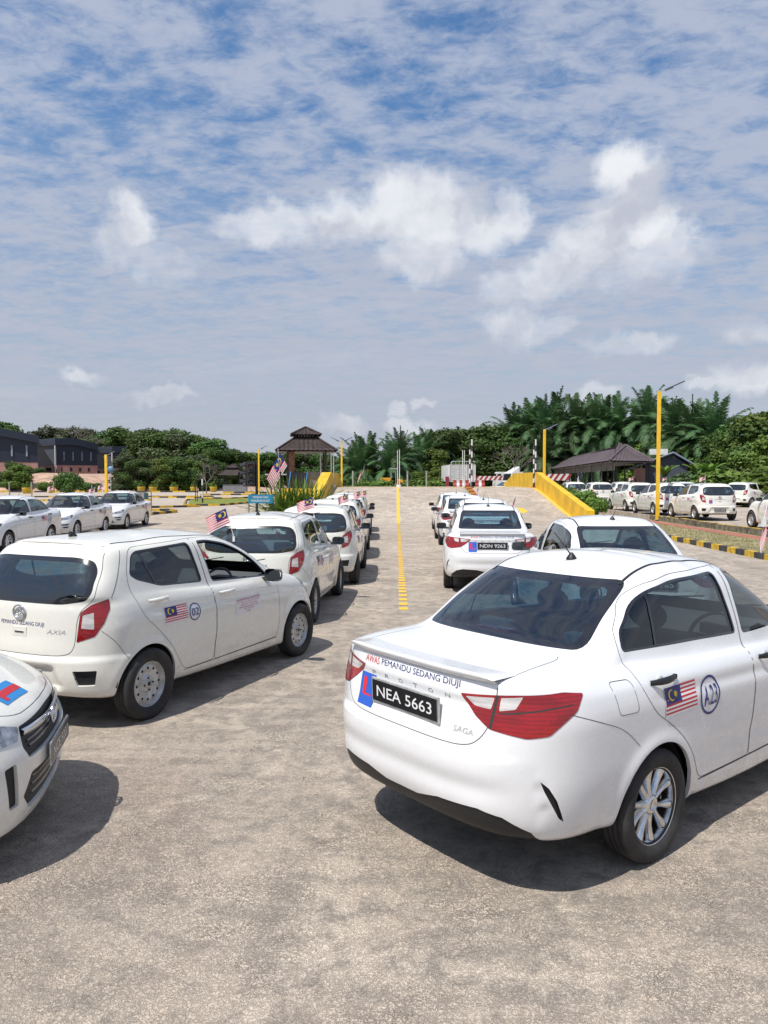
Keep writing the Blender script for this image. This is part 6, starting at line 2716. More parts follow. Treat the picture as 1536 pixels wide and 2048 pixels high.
# backdrop, left to right: px, distance, py of the top
GRP_T = 'dense trees of the backdrop'
trees = [
    (5, 230, 836, 0), (98, 260, 846, 2), (150, 255, 848, 2), (120, 240, 868, 1), (170, 245, 872, 1), (188, 250, 866, 0), (215, 245, 854, 1), (243, 245, 853, 4), (262, 240, 858, 0),
    (290, 185, 852, 1), (308, 170, 851, 0), (330, 168, 856, 4), (352, 165, 858, 2), (374, 168, 861, 0), (398, 165, 865, 1), (417, 160, 876, 4), (432, 158, 888, 0),
    (450, 165, 893, 1), (470, 168, 896, 4), (490, 170, 900, 0), (508, 172, 900, 1), (527, 170, 903, 4), (545, 175, 902, 0), (566, 172, 898, 1), (590, 175, 901, 4), (612, 175, 900, 2),
    (635, 172, 903, 0), (655, 165, 902, 1), (672, 160, 910, 4), (688, 150, 912, 0),
    (845, 122, 872, 1), (862, 112, 858, 0), (880, 108, 854, 4), (900, 112, 855, 1), (922, 118, 850, 0), (945, 118, 848, 4), (968, 120, 846, 1), (990, 120, 844, 0), (1012, 122, 848, 4),
    (862, 100, 890, 3), (905, 112, 880, 2), (950, 114, 872, 0), (985, 116, 882, 1), (1025, 115, 868, 0), (1050, 118, 890, 2),
    (1240, 112, 868, 3), (1290, 104, 872, 3), (1395, 74, 880, 3), (1425, 72, 872, 1), (1455, 66, 850, 4), (1480, 64, 835, 0), (1505, 60, 822, 1), (1530, 60, 812, 3), (1556, 60, 806, 0),
    (1470, 58, 888, 3), (1515, 54, 875, 1), (1545, 52, 858, 3),
]
# hedge of lighter small trees in front on the left
hedge = [(22, 118, 918, 1), (38, 116, 925, 3), (75, 128, 934, 4), (252, 112, 903, 2), (272, 108, 916, 4), (292, 110, 920, 1), (312, 108, 912, 2), (335, 106, 908, 3), (358, 106, 908, 1), (378, 110, 914, 3), (400, 112, 905, 2), (420, 118, 918, 4),
         (440, 122, 922, 1), (735, 92, 932, 3), (757, 96, 934, 1), (830, 92, 936, 3), (852, 94, 938, 1), (872, 92, 935, 3), (700, 96, 930, 2), (1340, 78, 905, 3), (1370, 74, 898, 1)]
kinds = ['dark rounded evergreen tree', 'dark bushy tree', 'pale feathery tree', 'bright green leafy tree', 'dense dark tree', 'dull green tree']


def near_what(px):
    for lim, s in ((60, 'behind the leftmost factory hall'), (200, 'behind the middle factory hall'), (300, 'above the right factory hall'), (440, 'right of the factories'), (560, 'behind the small pavilion'),
                   (700, 'behind the two-tier pavilion'), (900, 'above the yellow loader'), (1060, 'behind the trucks'), (1320, 'behind the long shed roof'), (1440, 'behind the small house'), (1600, 'at the right picture edge')):
        if px < lim:
            return s
    return ''


seen = {}
for src, gl in ((trees, GRP_T), (hedge, 'smaller trees in front of the backdrop')):
    for (px, Y, py, k) in src:
        if src is hedge and px < 450:
            Y += 24
        x = GX(px, Y)
        base = 3.0 if (px < 300 and Y > 170) else 0
        top = GZ(py, Y) - base
        lab = ('tall ' if gl == GRP_T else 'low ') + kinds[k] + ' ' + near_what(px)
        seen.setdefault(lab, []).append(plant(TREES[k], 'broadleaf_tree', x, Y, top, lab, 'tree', gl, base, 1.3))
ordn = ['first', 'second', 'third', 'fourth', 'fifth', 'sixth', 'seventh']
for lab, os_ in seen.items():
    if len(os_) > 1:
        for i, o in enumerate(sorted(os_, key=lambda q: q.location.x / q.location.y)):
            o['label'] = lab + ', ' + ordn[i] + ' from left'
# oil palms
palms = [(697, 96, 900), (712, 98, 886), (730, 92, 880), (750, 96, 876), (770, 92, 879), (790, 98, 877), (812, 94, 880), (835, 100, 876), (850, 104, 868),
         (1030, 84, 830), (1052, 80, 812), (1075, 82, 806), (1098, 76, 798), (1120, 80, 800), (1145, 74, 805), (1168, 78, 806), (1192, 72, 812), (1215, 76, 808), (1240, 70, 812), (1262, 74, 815), (1285, 68, 798), (1308, 76, 806), (1330, 70, 815),
         (1352, 78, 822), (1375, 76, 815), (1398, 78, 812), (1422, 76, 818), (1445, 72, 822), (1085, 70, 862), (1130, 74, 852), (1185, 72, 858), (1180, 86, 840), (1225, 84, 838)]
palms = [(a, b + (38 if 1000 < a < 1345 else 0), c) for a, b, c in palms]
ps = {}
for i, (px, Y, py) in enumerate(palms):
    top = GZ(py, Y)
    where = 'beyond the crest above the yellow loader' if px < 860 else 'above the right ramp wall' if px < 1140 else 'behind the long shed' if px < 1290 else 'right of the tall yellow lamp'
    lab = ('low' if py > 835 and px > 900 else 'tall' if px > 900 else 'distant') + ' oil palm with arching fronds ' + where
    tm, cm, H = PALMS[i % 3]
    s = (1.25 if Y > 95 else 1.0) if px > 900 else .9
    root = empty('palm_tree', (GX(px, Y) + _rn.uniform(-.8, .8), Y, top - 9.6 * s + _rn.uniform(-.9, .7)), _rn.uniform(0, 6.28), lab, 'palm', 'oil palms of the plantation')
    root.scale = (s, s, s)
    link_mesh('trunk', tm, root)
    link_mesh('crown', cm, root)
    ps.setdefault(lab, []).append(root)
ordn += ['eighth', 'ninth', 'tenth', 'eleventh', 'twelfth']
for lab, os_ in ps.items():
    if len(os_) > 1:
        for i, o in enumerate(sorted(os_, key=lambda q: q.location.x / q.location.y)):
            o['label'] = lab + ', ' + ordn[i] + ' from left'
# bushes
bs = [(20, 112, 958, 0, 'leafy bush at the far left below the soil bank'), (90, 110, 962, 2, 'bright leafy bush left of the conical bush'), (118, 112, 964, 0, 'bright leafy bush right of the conical bush'), (170, 108, 962, 2, 'bright green bush between planter and yellow lamp'),
      (190, 106, 964, 1, 'dark bush just left of the far yellow lamp'), (232, 104, 966, 3, 'dull brownish bush right of the far yellow lamp'), (250, 106, 968, 3, 'small dull bush left of the yellow planters'),
      (330, 104, 966, 1, 'dark bush between two yellow planters'), (372, 104, 964, 2, 'bright bush before the hedge, left of the striped pole'), (410, 106, 962, 0, 'bright bush behind the striped pole'),
      (700, 84, 952, 1, 'dark bush right of the two-headed lamp'), (725, 82, 958, 2, 'bright bush below the distant flag'), (745, 84, 954, 0, 'bright bush left of the yellow loader'), (822, 84, 955, 2, 'green bush right of the yellow loader'), (845, 84, 956, 1, 'dark green bush between loader and slatted truck'),
      (868, 84, 954, 0, 'green bush left of the slatted truck'), (884, 84, 956, 2, 'green bush touching the slatted truck'), (650, 90, 955, 1, 'dark bush behind the grey wall of the pavilion'),
      (1390, 56, 935, 3, 'dull bush right of the small house'), (1420, 54, 930, 1, 'dark bush behind the second row of parked cars'), (1455, 52, 930, 3, 'dull bush at the right behind the parked cars'), (1495, 50, 925, 0, 'bright bush above the right sedan'), (1530, 48, 922, 2, 'bright bush at the right edge of the hedge')]
for (px, Y, py, k, lab) in bs:
    if px < 450:
        Y += 26
    plant(BUSHES[k], 'bush', GX(px, Y), Y, GZ(py, Y), lab, 'bush', 'bushes', 0, 1.5)
# conical bush, red shrubs, roadside shrub beside the wall
plant(BUSHES[1], 'bush', GX(139, 100), 100, GZ(940, 100), 'dark conical bush standing above a yellow planter', 'bush', None, 0, .8)
for px, lab in ((1268, 'dark red cordyline shrub left of the small house door'), (1292, 'dark red cordyline shrub before the pink wall')):
    plant(BUSHES[3], 'bush', GX(px, 57), 57, 1.5, lab, 'bush', None, 0, .7, leaf_mat('cordyline leaves', (.10, .015, .025), (.14, .03, .04)))
for px, Y, py, lab in ((1128, 45, 962, 'leafy flowering shrub against the right yellow wall, farthest of three'), (1150, 41, 970, 'leafy flowering shrub against the right yellow wall, middle of three'), (1176, 37.5, 985, 'leafy flowering shrub at the low end of the right yellow wall')):
    plant(BUSHES[0], 'bush', GX(px, Y) + .35, Y, GZ(py, Y), lab, 'bush', 'shrubs along the right yellow wall', 0, .75)
fl = MB()
random.seed(12)
# banana plants
for px, Y, lab in ((1398, 55, 'banana plant with torn broad leaves right of the tall lamp'), (1418, 52, 'smaller banana plant beside the small house bushes'), (1330, 60, 'banana plant with an upright leaf behind the small house')):
    root = empty('banana_plant', (GX(px, Y), Y, 0), random.uniform(0, 6), lab, 'banana plant', 'banana plants')
    MB().tube((0, 0, 0), (.1, 0, 2.6), .16, 0, 10, r2=.08).build('stem', mat('banana stem', (.22, .20, .08), .7), root)
    v = MB()
    for k in range(8):
        a = k * 2.4
        d = Vector((math.cos(a) * .45, math.sin(a) * .45, .9)).normalized()
        p = Vector((.1, 0, 2.2))
        rows = []
        for i in range(9):
            w = .20 * math.sin(PI * min(1, i / 8 * .9 + .08)) ** .6
            s_ = d.cross(Vector((0, 0, 1))).normalized() * w
            rows.append([p - s_ - Vector((0, 0, .06)), p, p + s_ - Vector((0, 0, .06))])
            p = p + d * .19
            d = (d + Vector((0, 0, -.16))).normalized()
        v.grid(rows)
    v.build('leaves', M_SPIKE, root)
# strap-leaved clump beside the sign
root = empty('strap_leaf_plant', (GX(590, 31.5), 31.5, 0), 0, 'bright green clump of long strap leaves right of the blue sign', 'plant')
v = MB()
for k in range(520):
    bx, by = random.uniform(-.85, .95), random.uniform(-.5, .6)
    a = random.uniform(0, 2 * PI)
    el = random.uniform(.55, 1.45)
    d = Vector((math.cos(a) * math.cos(el), math.sin(a) * math.cos(el), math.sin(el)))
    p = Vector((bx, by, 0))
    L = random.uniform(1.3, 2.4)
    sd = d.cross(Vector((0, 0, 1))).normalized()
    rows = []
    for i in range(7):
        w = .042 * (1 - (i / 6) ** 2.2) + .003
        rows.append([p - sd * w + Vector((0, 0, .012)), p, p + sd * w + Vector((0, 0, .012))])
        p = p + d * L / 6
        d = (d + Vector((0, 0, -.13))).normalized()
    v.grid(rows)
v.build('leaves', M_SPIKE, root)
# bare grey tree among the dark trees
for px, Y, py, lab in ((1030, 92, 890, 'leafless grey tree in front of the dark trees behind the truck cab'), (148, 225, 848, 'thin bare tree with flat twigs above the middle factory'), (413, 104, 925, 'leafless grey shrub before the hedge near the small pavilion')):
    root = empty('bare_tree', (GX(px, Y), Y, 3 if px == 148 else 0), 0, lab, 'tree')
    mb = MB()
    H = GZ(py, Y) - (3 if px == 148 else 0)

    def branch(p, d, L, r, n):
        q = p + d * L
        mb.tube(p, q, r, 0, 5, r2=r * .65, caps=False)
        if n:
            for _ in range(3):
                dd = (d + Vector((random.gauss(0, .45), random.gauss(0, .45), random.gauss(.05, .3)))).normalized()
                branch(q, dd, L * .72, r * .6, n - 1)
    branch(Vector((0, 0, 0)), Vector((0, 0, 1)), H * .34, .02 * H, 5)
    mb.build('trunk', mat('grey bark', (.16, .14, .12), .9), root)
# ------------------------------------------------------------------ vehicles and gear beyond the crest
def simple_wheel(root, x, y, r, w=.22, m=None):
    mb = MB()
    mb.lathe([(0, w / 2), (r * .5, w / 2), (r * .55, w / 2 + .01), (r * .95, w / 2), (r, w / 2 - .04), (r, -w / 2 + .04), (r * .95, -w / 2), (0, -w / 2)], 0, 24, 'X' if m == 'X' else 'Y')
    o = mb.build('wheel', M_RUB, root, (x, y, r))
    hb = MB().lathe([(0, w / 2 + .015), (r * .45, w / 2 + .015), (r * .5, w / 2)], 0, 16, 'X' if m == 'X' else 'Y')
    hb.build('rim', M_STEEL, o)


# slatted lorry body seen from behind
r = empty('lorry', (GX(924, 80), 80, 0), R(4), 'lorry with tall white slatted cargo body beyond the crest', 'lorry')
mb = MB()
hw = 1.42
zb, zt = GZ(963, 80), GZ(930, 80)
mb.box((0, 0, (zb + zt) / 2), (hw * 2, .08, zt - zb), 0)
n = 8
for i in range(n + 1):
    mb.box((0, -.07, zb + (zt - zb) * i / n), (hw * 2, .06, .05), 1)
for s in (-1, -.33, .33, 1):
    mb.box((s * (hw - .04), -.10, (zb + zt) / 2), (.09, .07, zt - zb + .06), 0)
for s in (-1, 1):
    mb.box((s * hw, 2.6, (zb + zt) / 2), (.08, 5.2, zt - zb), 0)
mb.build('cargo_body', [M_WHT, M_WHT], r, bevel=0)
mb = MB()
mb.path([(-1.25, 0, zt), (-1.15, 0, zt + .30), (-.95, 0, zt + .38), (hw, 0, zt + .38)], .035, 0)
for i in range(7):
    mb.tube((-1 + .4 * i, .6, zt), (-1 + .4 * i, .6, zt + .36), .03)
mb.build('rail', M_METAL, r)
MB().box((-1.65, -.3, 1.55), (.35, .3, 1.6)).build('marker_board', M_MRED, r)
for s in (-1, 1):
    simple_wheel(r, s * 1.0, .4, .5)
MB().box((0, 2.5, .8), (2.2, 5.6, .4)).build('chassis', M_UND, r)


def truck_cab(x, y, rz, s, zt, label, fair):
    r = empty('truck', (x, y, 0), rz, label, 'truck')
    # faces +x locally
    mb = MB()
    prof = [(-.9, .9), (1.0, .9), (1.05, 1.5), (.95, 2.0), (.72, 2.9), (.55, 3.0), (-.9, 3.0)]
    prof = [(a * s, b * zt / 3.0) for a, b in prof]
    mb.prism(prof, -1.1, 1.1, 0, 'Y')
    cab_ = mb.build('cab', M_WHT, r, bevel=.05)
    MB().prism([(q[0] * s + .02, q[1] * zt / 3.0) for q in ((.965, 1.98), (.75, 2.78), (.70, 2.78), (.9, 1.98))], -.98, .98, 0, 'Y').build('windscreen', M_WIN, cab_)
    for sg in (-1, 1):
        MB().prism([(q[0] * s, q[1] * zt / 3.0) for q in ((.1, 1.95), (.85, 1.95), (.62, 2.75), (.1, 2.75))], sg * 1.108 - .01, sg * 1.108 + .01, 0, 'Y').build('window', M_WIN, cab_)
        MB().prism([(q[0] * s, q[1] * zt / 3.0) for q in ((-.65, 2.0), (-.2, 2.0), (-.2, 2.7), (-.65, 2.7))], sg * 1.108 - .01, sg * 1.108 + .01, 0, 'Y').build('window', M_WIN, cab_)
    if fair:
        MB().prism([(-.5 * s, zt), (.6 * s, zt), (-.15 * s, zt + .40), (-.5 * s, zt + .66)], -.8, .8, 0, 'Y').build('wind_deflector', M_WHT, r, bevel=.04)
    MB().box((-2.8, 0, .85), (5.4, 2.0, .35)).build('chassis', M_MRED, r)
    for xx in (.2, -3.6, -4.7):
        for sg in (-1, 1):
            simple_wheel(r, xx, sg * .95, .48)
    return r


truck_cab(GX(1026, 92), 92, R(196), .95, GZ(944, 92), 'white truck cab with roof wind deflector beyond the crest', True)
truck_cab(GX(1001, 100), 100, R(180), .9, GZ(944, 100), 'second white truck cab left of the one with deflector', False)


# striped guard boards
def guard(x0, x1, Y, z0, z1, label):
    mb = MB()
    n = int((x1 - x0) / .30)
    h = z1 - z0
    for i in range(n):
        a, b = x0 + (x1 - x0) * i / n, x0 + (x1 - x0) * (i + 1) / n
        mb.add([(a, Y, z0), (b, Y, z0), (b + h * .7, Y, z1), (a + h * .7, Y, z1)], [(0, 1, 2, 3)], i % 2)
        mb.add([(a, Y + .06, z0), (b, Y + .06, z0), (b + h * .7, Y + .06, z1), (a + h * .7, Y + .06, z1)], [(3, 2, 1, 0)], i % 2)
    mb.add([(x0, Y, z1), (x1 + h * .7, Y, z1), (x1 + h * .7, Y + .06, z1), (x0 + h * .7, Y + .06, z1)], [(0, 1, 2, 3)], 0)
    k = 0
    x = x0 + .3
    while x < x1:
        mb.box((x, Y + .05, z0 / 2), (.07, .07, z0), 2)
        x += 2.4
    return tag(mb.build('guard_board', [M_ORW, M_WHT, M_METAL]), label, 'barrier', 'red and white striped guard boards')


guard(GX(948, 97), GX(1000, 97), 97, GZ(960.5, 97), GZ(952, 97), 'red and white striped guard board between lorry and truck cab')
guard(GX(1036, 84), GX(1066, 84), 84, GZ(962, 84), GZ(950, 84), 'red and white striped guard board right of the truck cab')
guard(GX(1082, 80), GX(1135, 80), 80, GZ(961, 80), GZ(948, 80), 'red and white striped guard board below the far end of the shed')
# plastic water barriers
for i, px in enumerate((916, 934, 960)):
    r = MB()
    Y = 51
    c = GX(px, Y)
    pr = [(a * .5, b * .48) for a, b in [(-.28, 0), (.28, 0), (.26, .25), (.10, .55), (.09, .95), (-.09, .95), (-.10, .55), (-.26, .25)]]
    z = HZ
    for k in range(3):
        r.prism([(Y + a, z + b) for a, b in pr], c - .33 + .22 * k, c - .33 + .22 * k + .21, (k + i) % 2, 'X')
    tag(r.build('water_barrier', [M_ORW, M_WHT], bevel=.01), 'red and white plastic barrier under the slatted lorry, ' + ('leftmost', 'middle', 'rightmost')[i], 'barrier', 'plastic road barriers')

# wheel loader
r = empty('wheel_loader', (GX(786, 88), 88, 0), 0, 'yellow wheel loader standing beyond the crest', 'loader')
z = .35
r.scale = (.9, 1.4, 1.4)
MB().prism([(-1.7, z + .3), (-.3, z + .3), (-.3, z + 1.25), (-1.55, z + 1.25), (-1.75, z + .8)], -.7, .7, 0, 'Y').build('engine_cover', M_LOADER, r, bevel=.05)
mb = MB()
for sx in (-.25, .35):
    for sy in (-.5, .5):
        mb.tube((sx, sy, z + .8), (sx, sy, z + 2.0), .045)
mb.box((.05, 0, z + 2.02), (.9, 1.2, .08))
mb.build('canopy', M_METAL, r)
MB().prism([(.3, z + .5), (.7, z + 1.15), (1.2, z + 1.1), (1.7, z + .5), (1.3, z + .25), (.3, z + .2)], -.45, .45, 0, 'Y').build('front_frame', M_LOADER, r, bevel=.04)
MB().path([(.6, -.4, z + 1.05), (1.3, -.4, z + .85), (1.75, -.4, z + .1)], .09).build('lift_arm', M_LOADER, r)
MB().prism([(1.7, z - .1), (2.3, z - .15), (1.95, z + .25), (1.8, z + .75), (1.65, z + .4)], -1.0, 1.0, 0, 'Y').build('bucket', M_LOADER, r)
for xx in (-1.0, .95):
    for sg in (-1, 1):
        simple_wheel(r, xx, sg * .75, .58, .35)
# low white rail behind the loader
simple = MB()
simple.tube((GX(760, 95), 95, GZ(947, 95)), (GX(845, 95), 95, GZ(947.5, 95)), .06, 0, 6)
for px in (760, 790, 818, 845):
    simple.tube((GX(px, 95), 95, 0), (GX(px, 95), 95, GZ(946, 95)), .06, 0, 6)
tag(simple.build('goal_frame', M_METAL), 'long low metal rail on posts behind the yellow loader', 'rail')
for i, (px, lab) in enumerate(((706, 'grey post with white band left of the distant flag'), (815, 'first grey post right of the yellow loader'), (853, 'grey post between loader and slatted lorry'))):
    simple_pole(GX(px, 80), 80, 0, GZ(942, 80), .09, lab, m=M_CONC)
def put(root, x, y, a, z=0):
    root.location = (x, y, z)
    root.rotation_euler = (0, 0, PI / 2 - a)
    return root


def set_tag(root, label, group):
    return tag(root, label, 'car', group)


sed, SS, s_boot, s_doors = build_sedan()
hat, HS, h_gate, h_doors = build_hatch()
G_S, G_H = 'white sedans of the driving school', 'cream hatchbacks of the driving school'
# everything shared by all cars of a kind goes on before copying
rear_text(SS, s_boot, 1, 0, 0, 0, [('AWAS', -.37, -.24, 1.003, .036, 0, {}), ('PEMANDU SEDANG DIUJI', -.22, .36, 1.001, .042, 1, {})], [S_RED, S_BLU])
rear_text(SS, s_boot, 1, 0, 0, 0, [(c, -.285 + .114 * i - .017, -.285 + .114 * i + .017, .938, .020, 0, {}) for i, c in enumerate('PROTON')] + [('SAGA', .34, .46, .795, .028, 1, dict(shear=.2))], [M_CHR, M_STEEL], 'lettering')
l_sticker(SS, s_boot, -.335, .835, .14, .17)
rear_text(HS, h_gate, 1, 0, 0, 0, [('AWAS', -.42, -.29, .87, .045, 0, {}), ('PEMANDU SEDANG DIUJI', -.21, .255, .838, .042, 1, {})], [S_RED, S_BLU])
rear_text(HS, h_gate, 1, 0, 0, 0, [('AXIA', .28, .45, .79, .034, 0, dict(shear=.3))], [M_STEEL], 'lettering')
l_sticker(HS, h_gate, -.36, .755, .13, .14)
h, n = HS.hit((-2, 0, .93), (1, 0, 0))
emblem(h_gate, (h.x - .012, 0, .93), .062, -1)
s_front = [c for c in sed.children if c.name.startswith('bonnet')][0]
h_front = [c for c in hat.children if c.name.startswith('bonnet')][0]
# front furniture
h, n = HS.hit((5, 0, .645), (-1, 0, 0))
fx = h.x
mb = MB()
rows = []
for i in range(13):
    y = -.42 + .84 * i / 12
    hh, _ = HS.hit((5, y, .655), (-1, 0, 0))
    rows.append([(hh.x - .006, y, .665 + .05 * abs(y)), (hh.x + .010, y, .655 + .05 * abs(y)), (hh.x + .004, y, .625 + .06 * abs(y)), (hh.x - .012, y, .618 + .06 * abs(y))])
mb.grid(rows)
gt = [c for c in hat.children if c.name.startswith('grille')][0]
mb.build('chrome_bar', M_CHR, gt)
emblem(gt, (fx + .018, 0, .645), .062, 1)
sl_ = MB()
for zz in (.585, .610, .335, .38, .42):
    rows = []
    for i in range(11):
        y = -.38 + .76 * i / 10
        hh, _ = HS.hit((5, y, zz), (-1, 0, 0))
        rows.append([(hh.x - .020, y, zz - .006), (hh.x - .012, y, zz), (hh.x - .020, y, zz + .006)])
    sl_.grid(rows)
sl_.build('slat', M_GBLK, gt)
gs = [c for c in sed.children if c.name.startswith('grille')][0]
mb = MB()
for zz in (.59, .61, .63, .65):
    rows = []
    for i in range(11):
        y = -.33 + .66 * i / 10
        hh, _ = SS.hit((5, y, zz), (-1, 0, 0))
        rows.append([(hh.x - .018, y, zz - .004), (hh.x - .008, y, zz), (hh.x - .018, y, zz + .004)])
    mb.grid(rows)
mb.build('slat', M_CHR, gs)
plate(sed, 3.285, .475, .50, .11, 'NEB 3087', 0, 1)
plate(hat, 3.095, .485, .50, .115, 'NCE 9207', 0, 1)

# the first of each kind is taken as a pattern; specific plates and numbers are added to the copies
codes_s = ['A23', 'A05', 'A07', 'A11', 'A12', 'A14', 'A16', 'A18', 'A20', 'A21']
stickers(SS, sed, s_boot, s_doors, 'sedan', 'A23', front=False)
notice_src = stickers


CN = {True: 0, False: 0}


def find(root, name):
    for c in root.children_recursive:
        if c.name.split('.')[0] == name:
            return c


def copy_car(src, x, y, a, label, group, z=0, plate_text=None, lite=False, open_win=False):
    c = copy_tree(src)
    put(c, x, y, a, z)
    set_tag(c, label, group)
    if lite:
        drop = ('dashboard', 'steering_wheel', 'wiper', 'underbody') if lite == 2 else ()
        for ch in list(c.children):
            if ch.name.split('.')[0] in drop:
                bpy.data.objects.remove(ch)
    CN[src is sed] += 1
    renumber(SS if src is sed else HS, c, 'sedan' if src is sed else 'hatch', ('A%02d' % (4 + 2 * CN[True])) if src is sed else ('%02d' % (3 + CN[False])))
    if plate_text:
        if src is sed:
            b = [q for q in c.children if q.name.startswith('boot_lid')][0]
            plate(b, -1.022, .858, .51, .118, plate_text, R(-2))
        else:
            plate(c, -.605, .435, .46, .105, plate_text, 0)
    return c


stickers(HS, hat, h_gate, h_doors, 'hatch', '02', front=True)
# --- right lane of sedans
Ls = [
    (1.93, 13.75, .08, 'white sedan with plate NDN 9263 heading the right lane behind the big sedan', 'NDN 9263'),
    (2.46, 18.3, .04, 'white sedan second in the right lane, roof showing above plate NDN 9263 car', 'NDN 8841'),
    (2.50, 22.9, .02, 'white sedan third in the right lane, rear window partly showing', 'NDM 5120'),
    (2.70, 27.8, .03, 'white sedan farthest in the right lane, nearest the foot of the hill', 'NDM 7702'),
    (2.86, 9.00, -.02, 'white sedan just beyond the big near sedan, only roof and cabin showing', 'NEB 1165'),
    (GX(1008, 57), 57.0, 1.0, 'white car showing only its roof and windows over the crest', None)]
for (x, y, a, lab, pt) in Ls:
    c = copy_car(sed, x, y, a, lab, G_S, z=.42 if y == 57 else 0, plate_text=pt)
# --- three sedans facing the camera on the left
for (x, y, a, lab) in ((-11.05, 23.05, PI + .03, 'white sedan cut by the left picture edge, nearest of three facing us'), (-11.25, 28.1, PI + .02, 'white sedan between two others in the left row facing us'), (-11.24, 32.9, PI, 'white sedan farthest of three facing us, beside the black sign frame')):
    copy_car(sed, x, y, a, lab, G_S, plate_text='NDE 4410')
# --- parked sedan at the right
copy_car(sed, 24.3, 48.6, .95, 'white sedan in the back row of the right car park with red lamp showing', G_S, LOTZ, 'NEA 2274')
copy_car(sed, 18.9, 46.5, -.1, 'white sedan roof behind the hatchback with plate NCE 3654', G_S, LOTZ)
copy_car(sed, 19.9, 63.5, .5, 'white sedan parked under the long shed', G_S, LOTZ)
put(sed, .895, 4.45, .885)
set_tag(sed, 'large white sedan in the right foreground with number A23 and plate NEA 5663', G_S)
plate(s_boot, -1.022, .858, .51, .118, 'NEA 5663', R(-2))
# --- left lane of hatchbacks
for (x, y, a, lab, pt) in (
        (-1.76, 10.5, .085, 'cream hatchback directly ahead of hatchback 02, sun glinting on its rear window', 'NCK 5514'),
        (-1.31, 14.4, .03, 'cream hatchback third in the left lane, its right tail lamp and bumper showing', 'NCJ 2098'),
        (-1.29, 18.9, .02, 'cream hatchback fourth in the left lane', 'NCJ 7781'),
        (-1.31, 24.8, .01, 'cream hatchback fifth in the left lane, mostly hidden', 'NCJ 3320'),
        (-1.36, 28.6, .01, 'cream hatchback farthest in the left lane at the foot of the hill', 'NCJ 9026')):
    copy_car(hat, x, y, a, lab, G_H, plate_text=pt)
# --- nose at the left edge
nose = copy_car(hat, -4.89, 3.57, 1.34, 'front end of a white hatchback cut by the left picture edge, sticker on its bonnet', G_H)
# --- right car park column
for (x, y, a, lab, pt) in (
        (13.3, 23.05, .0, 'cream hatchback cut by the right picture edge in the car park', 'NCE 8812'),
        (13.45, 30.6, .0, 'cream hatchback with plate NCE 3654 right of the tall lamp', 'NCE 3654'),
        (13.35, 35.0, -.02, 'cream hatchback partly hidden behind the tall yellow lamp', 'NCE 1470'),
        (13.45, 39.4, -.02, 'cream hatchback left of the tall lamp, third from the right edge', 'NCE 6631'),
        (13.85, 48.0, .0, 'cream hatchback behind the leafy shrub at the end of the column', 'NCE 2005'),
        (13.5, 53.0, .0, 'cream hatchback farthest back, roof above the one by the shrub', None),
        (21.6, 45.6, .95, 'cream hatchback in the back row left of the sedan with red lamp', None),
        (20.3, 52.0, .3, 'cream hatchback roof in the back row behind the lamp-side hatchback', None),
        (17.6, 55.0, .0, 'cream hatchback roof just right of the tall yellow lamp in the back row', None)):
    copy_car(hat, x, y, a, lab, G_H, LOTZ, pt)
put(hat, -2.675, 6.48, .414)
set_tag(hat, 'cream hatchback with number 02 on its rear door in the left foreground', G_H)
plate(hat, -.615, .435, .52, .11, 'NCK 6702', 0)
fr = h_doors['front', -1]
for ch in list(fr.children):
    if ch.name.startswith('window'):
        bpy.data.objects.remove(ch)          # this one is wound down

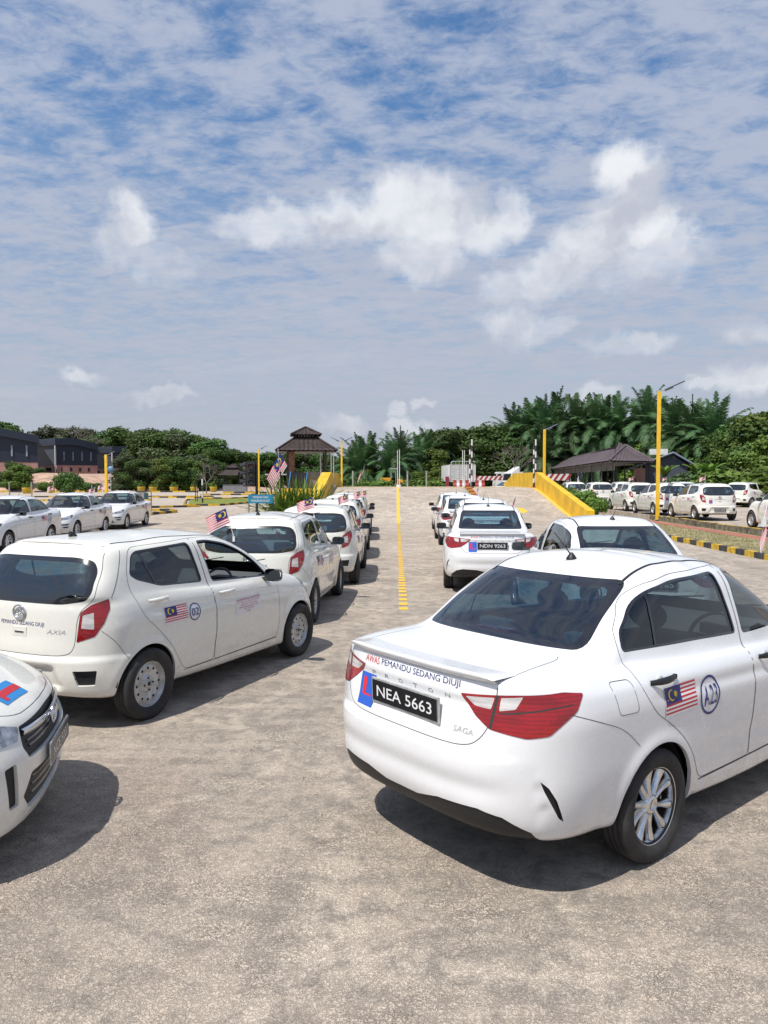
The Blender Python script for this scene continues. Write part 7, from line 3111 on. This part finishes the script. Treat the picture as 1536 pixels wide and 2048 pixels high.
# number on the two near cars only differs by sticker; stickers of the learner kind on the near bonnet
nb_ = [q for q in nose.children if q.name.startswith('bonnet')][0]
f = on_shell(HS, (2.86, -.17, 0), (-.12, -1, 0), (1, -.12, 0), (0, 0, -1))
d = Decal(f, off=.003)
d.rect(-.15, -.06, .15, .06, 0, 0, 6, 3)
d.rect(-.15, -.02, .07, .02, 1, 1, 6, 1)
d.rect(.07, -.02, .11, .045, 1, 1, 2, 2)
d.build('learner_sticker', [S_LBLU, S_RED], nb_)

# --- small flags on the cars
for (px, Y, pb, pole, w, h, lab, ph) in (
        (467, 10.0, 1075, .40, .34, .21, 'small flag on the rear window of the hatchback ahead of number 02', 0),
        (628, 13.9, 1033, .36, .34, .20, 'small flag on the third hatchback of the left lane', 1.0),
        (697.5, 18.3, 1012, .30, .27, .19, 'small flag on the fourth hatchback of the left lane', 2.0),
        (722, 24.2, 1000, .30, .26, .22, 'small flag on the fifth hatchback of the left lane', .5),
        (734, 28.0, 996, .30, .28, .24, 'small flag on the farthest hatchback of the left lane', 1.5)):
    x = GX(px, Y)
    car_flag(x, Y, GZ(pb, Y), lab, w, h, lean=(-.26 if px == 467 else -.05, 0), du=(-1, .1, -.42 if px == 467 else -.25), pole=pole, phase=ph)
car_flag(GX(1029, 16.5), 16.5, 1.33, 'small flag hanging on the right side of the sedan with plate NDN 9263', .32, .14, lean=(.12, 0), du=(-.45, 0, -1), pole=.32)
car_flag(GX(957, 26), 26, 1.50, 'small flag on the third sedan of the right lane', .18, .12, lean=(0, 0), du=(-.5, 0, -1), pole=.26)
car_flag(3.22, 6.35, 1.64, 'small flag beside the big sedan at the right picture edge', .36, .16, lean=(.22, 0), du=(-.12, 0, -1), pole=.24)
for (x, y, z, lab) in ((-10.42, 27.0, 1.42, 'small flag above the bonnet gap left of the middle left sedan'), (-12.0, 27.2, 1.50, 'small flag on the roof edge of the middle left sedan'), (-12.0, 32.0, 1.50, 'small flag on the roof edge of the farthest left sedan'),
                       (13.0, 30.4, 1.86, 'small flag on the hatchback with plate NCE 3654'), (13.0, 39.2, 1.86, 'small flag on the hatchback left of the tall lamp'), (17.4, 46.3, 1.86, 'small flag on a back row car right of the tall lamp'), (24.0, 50.0, 1.86, 'small flag on the back row sedan at the right')):
    car_flag(x, y, z, lab, .26, .17, lean=(.05, 0), du=(-1, 0, -.4), pole=.32)
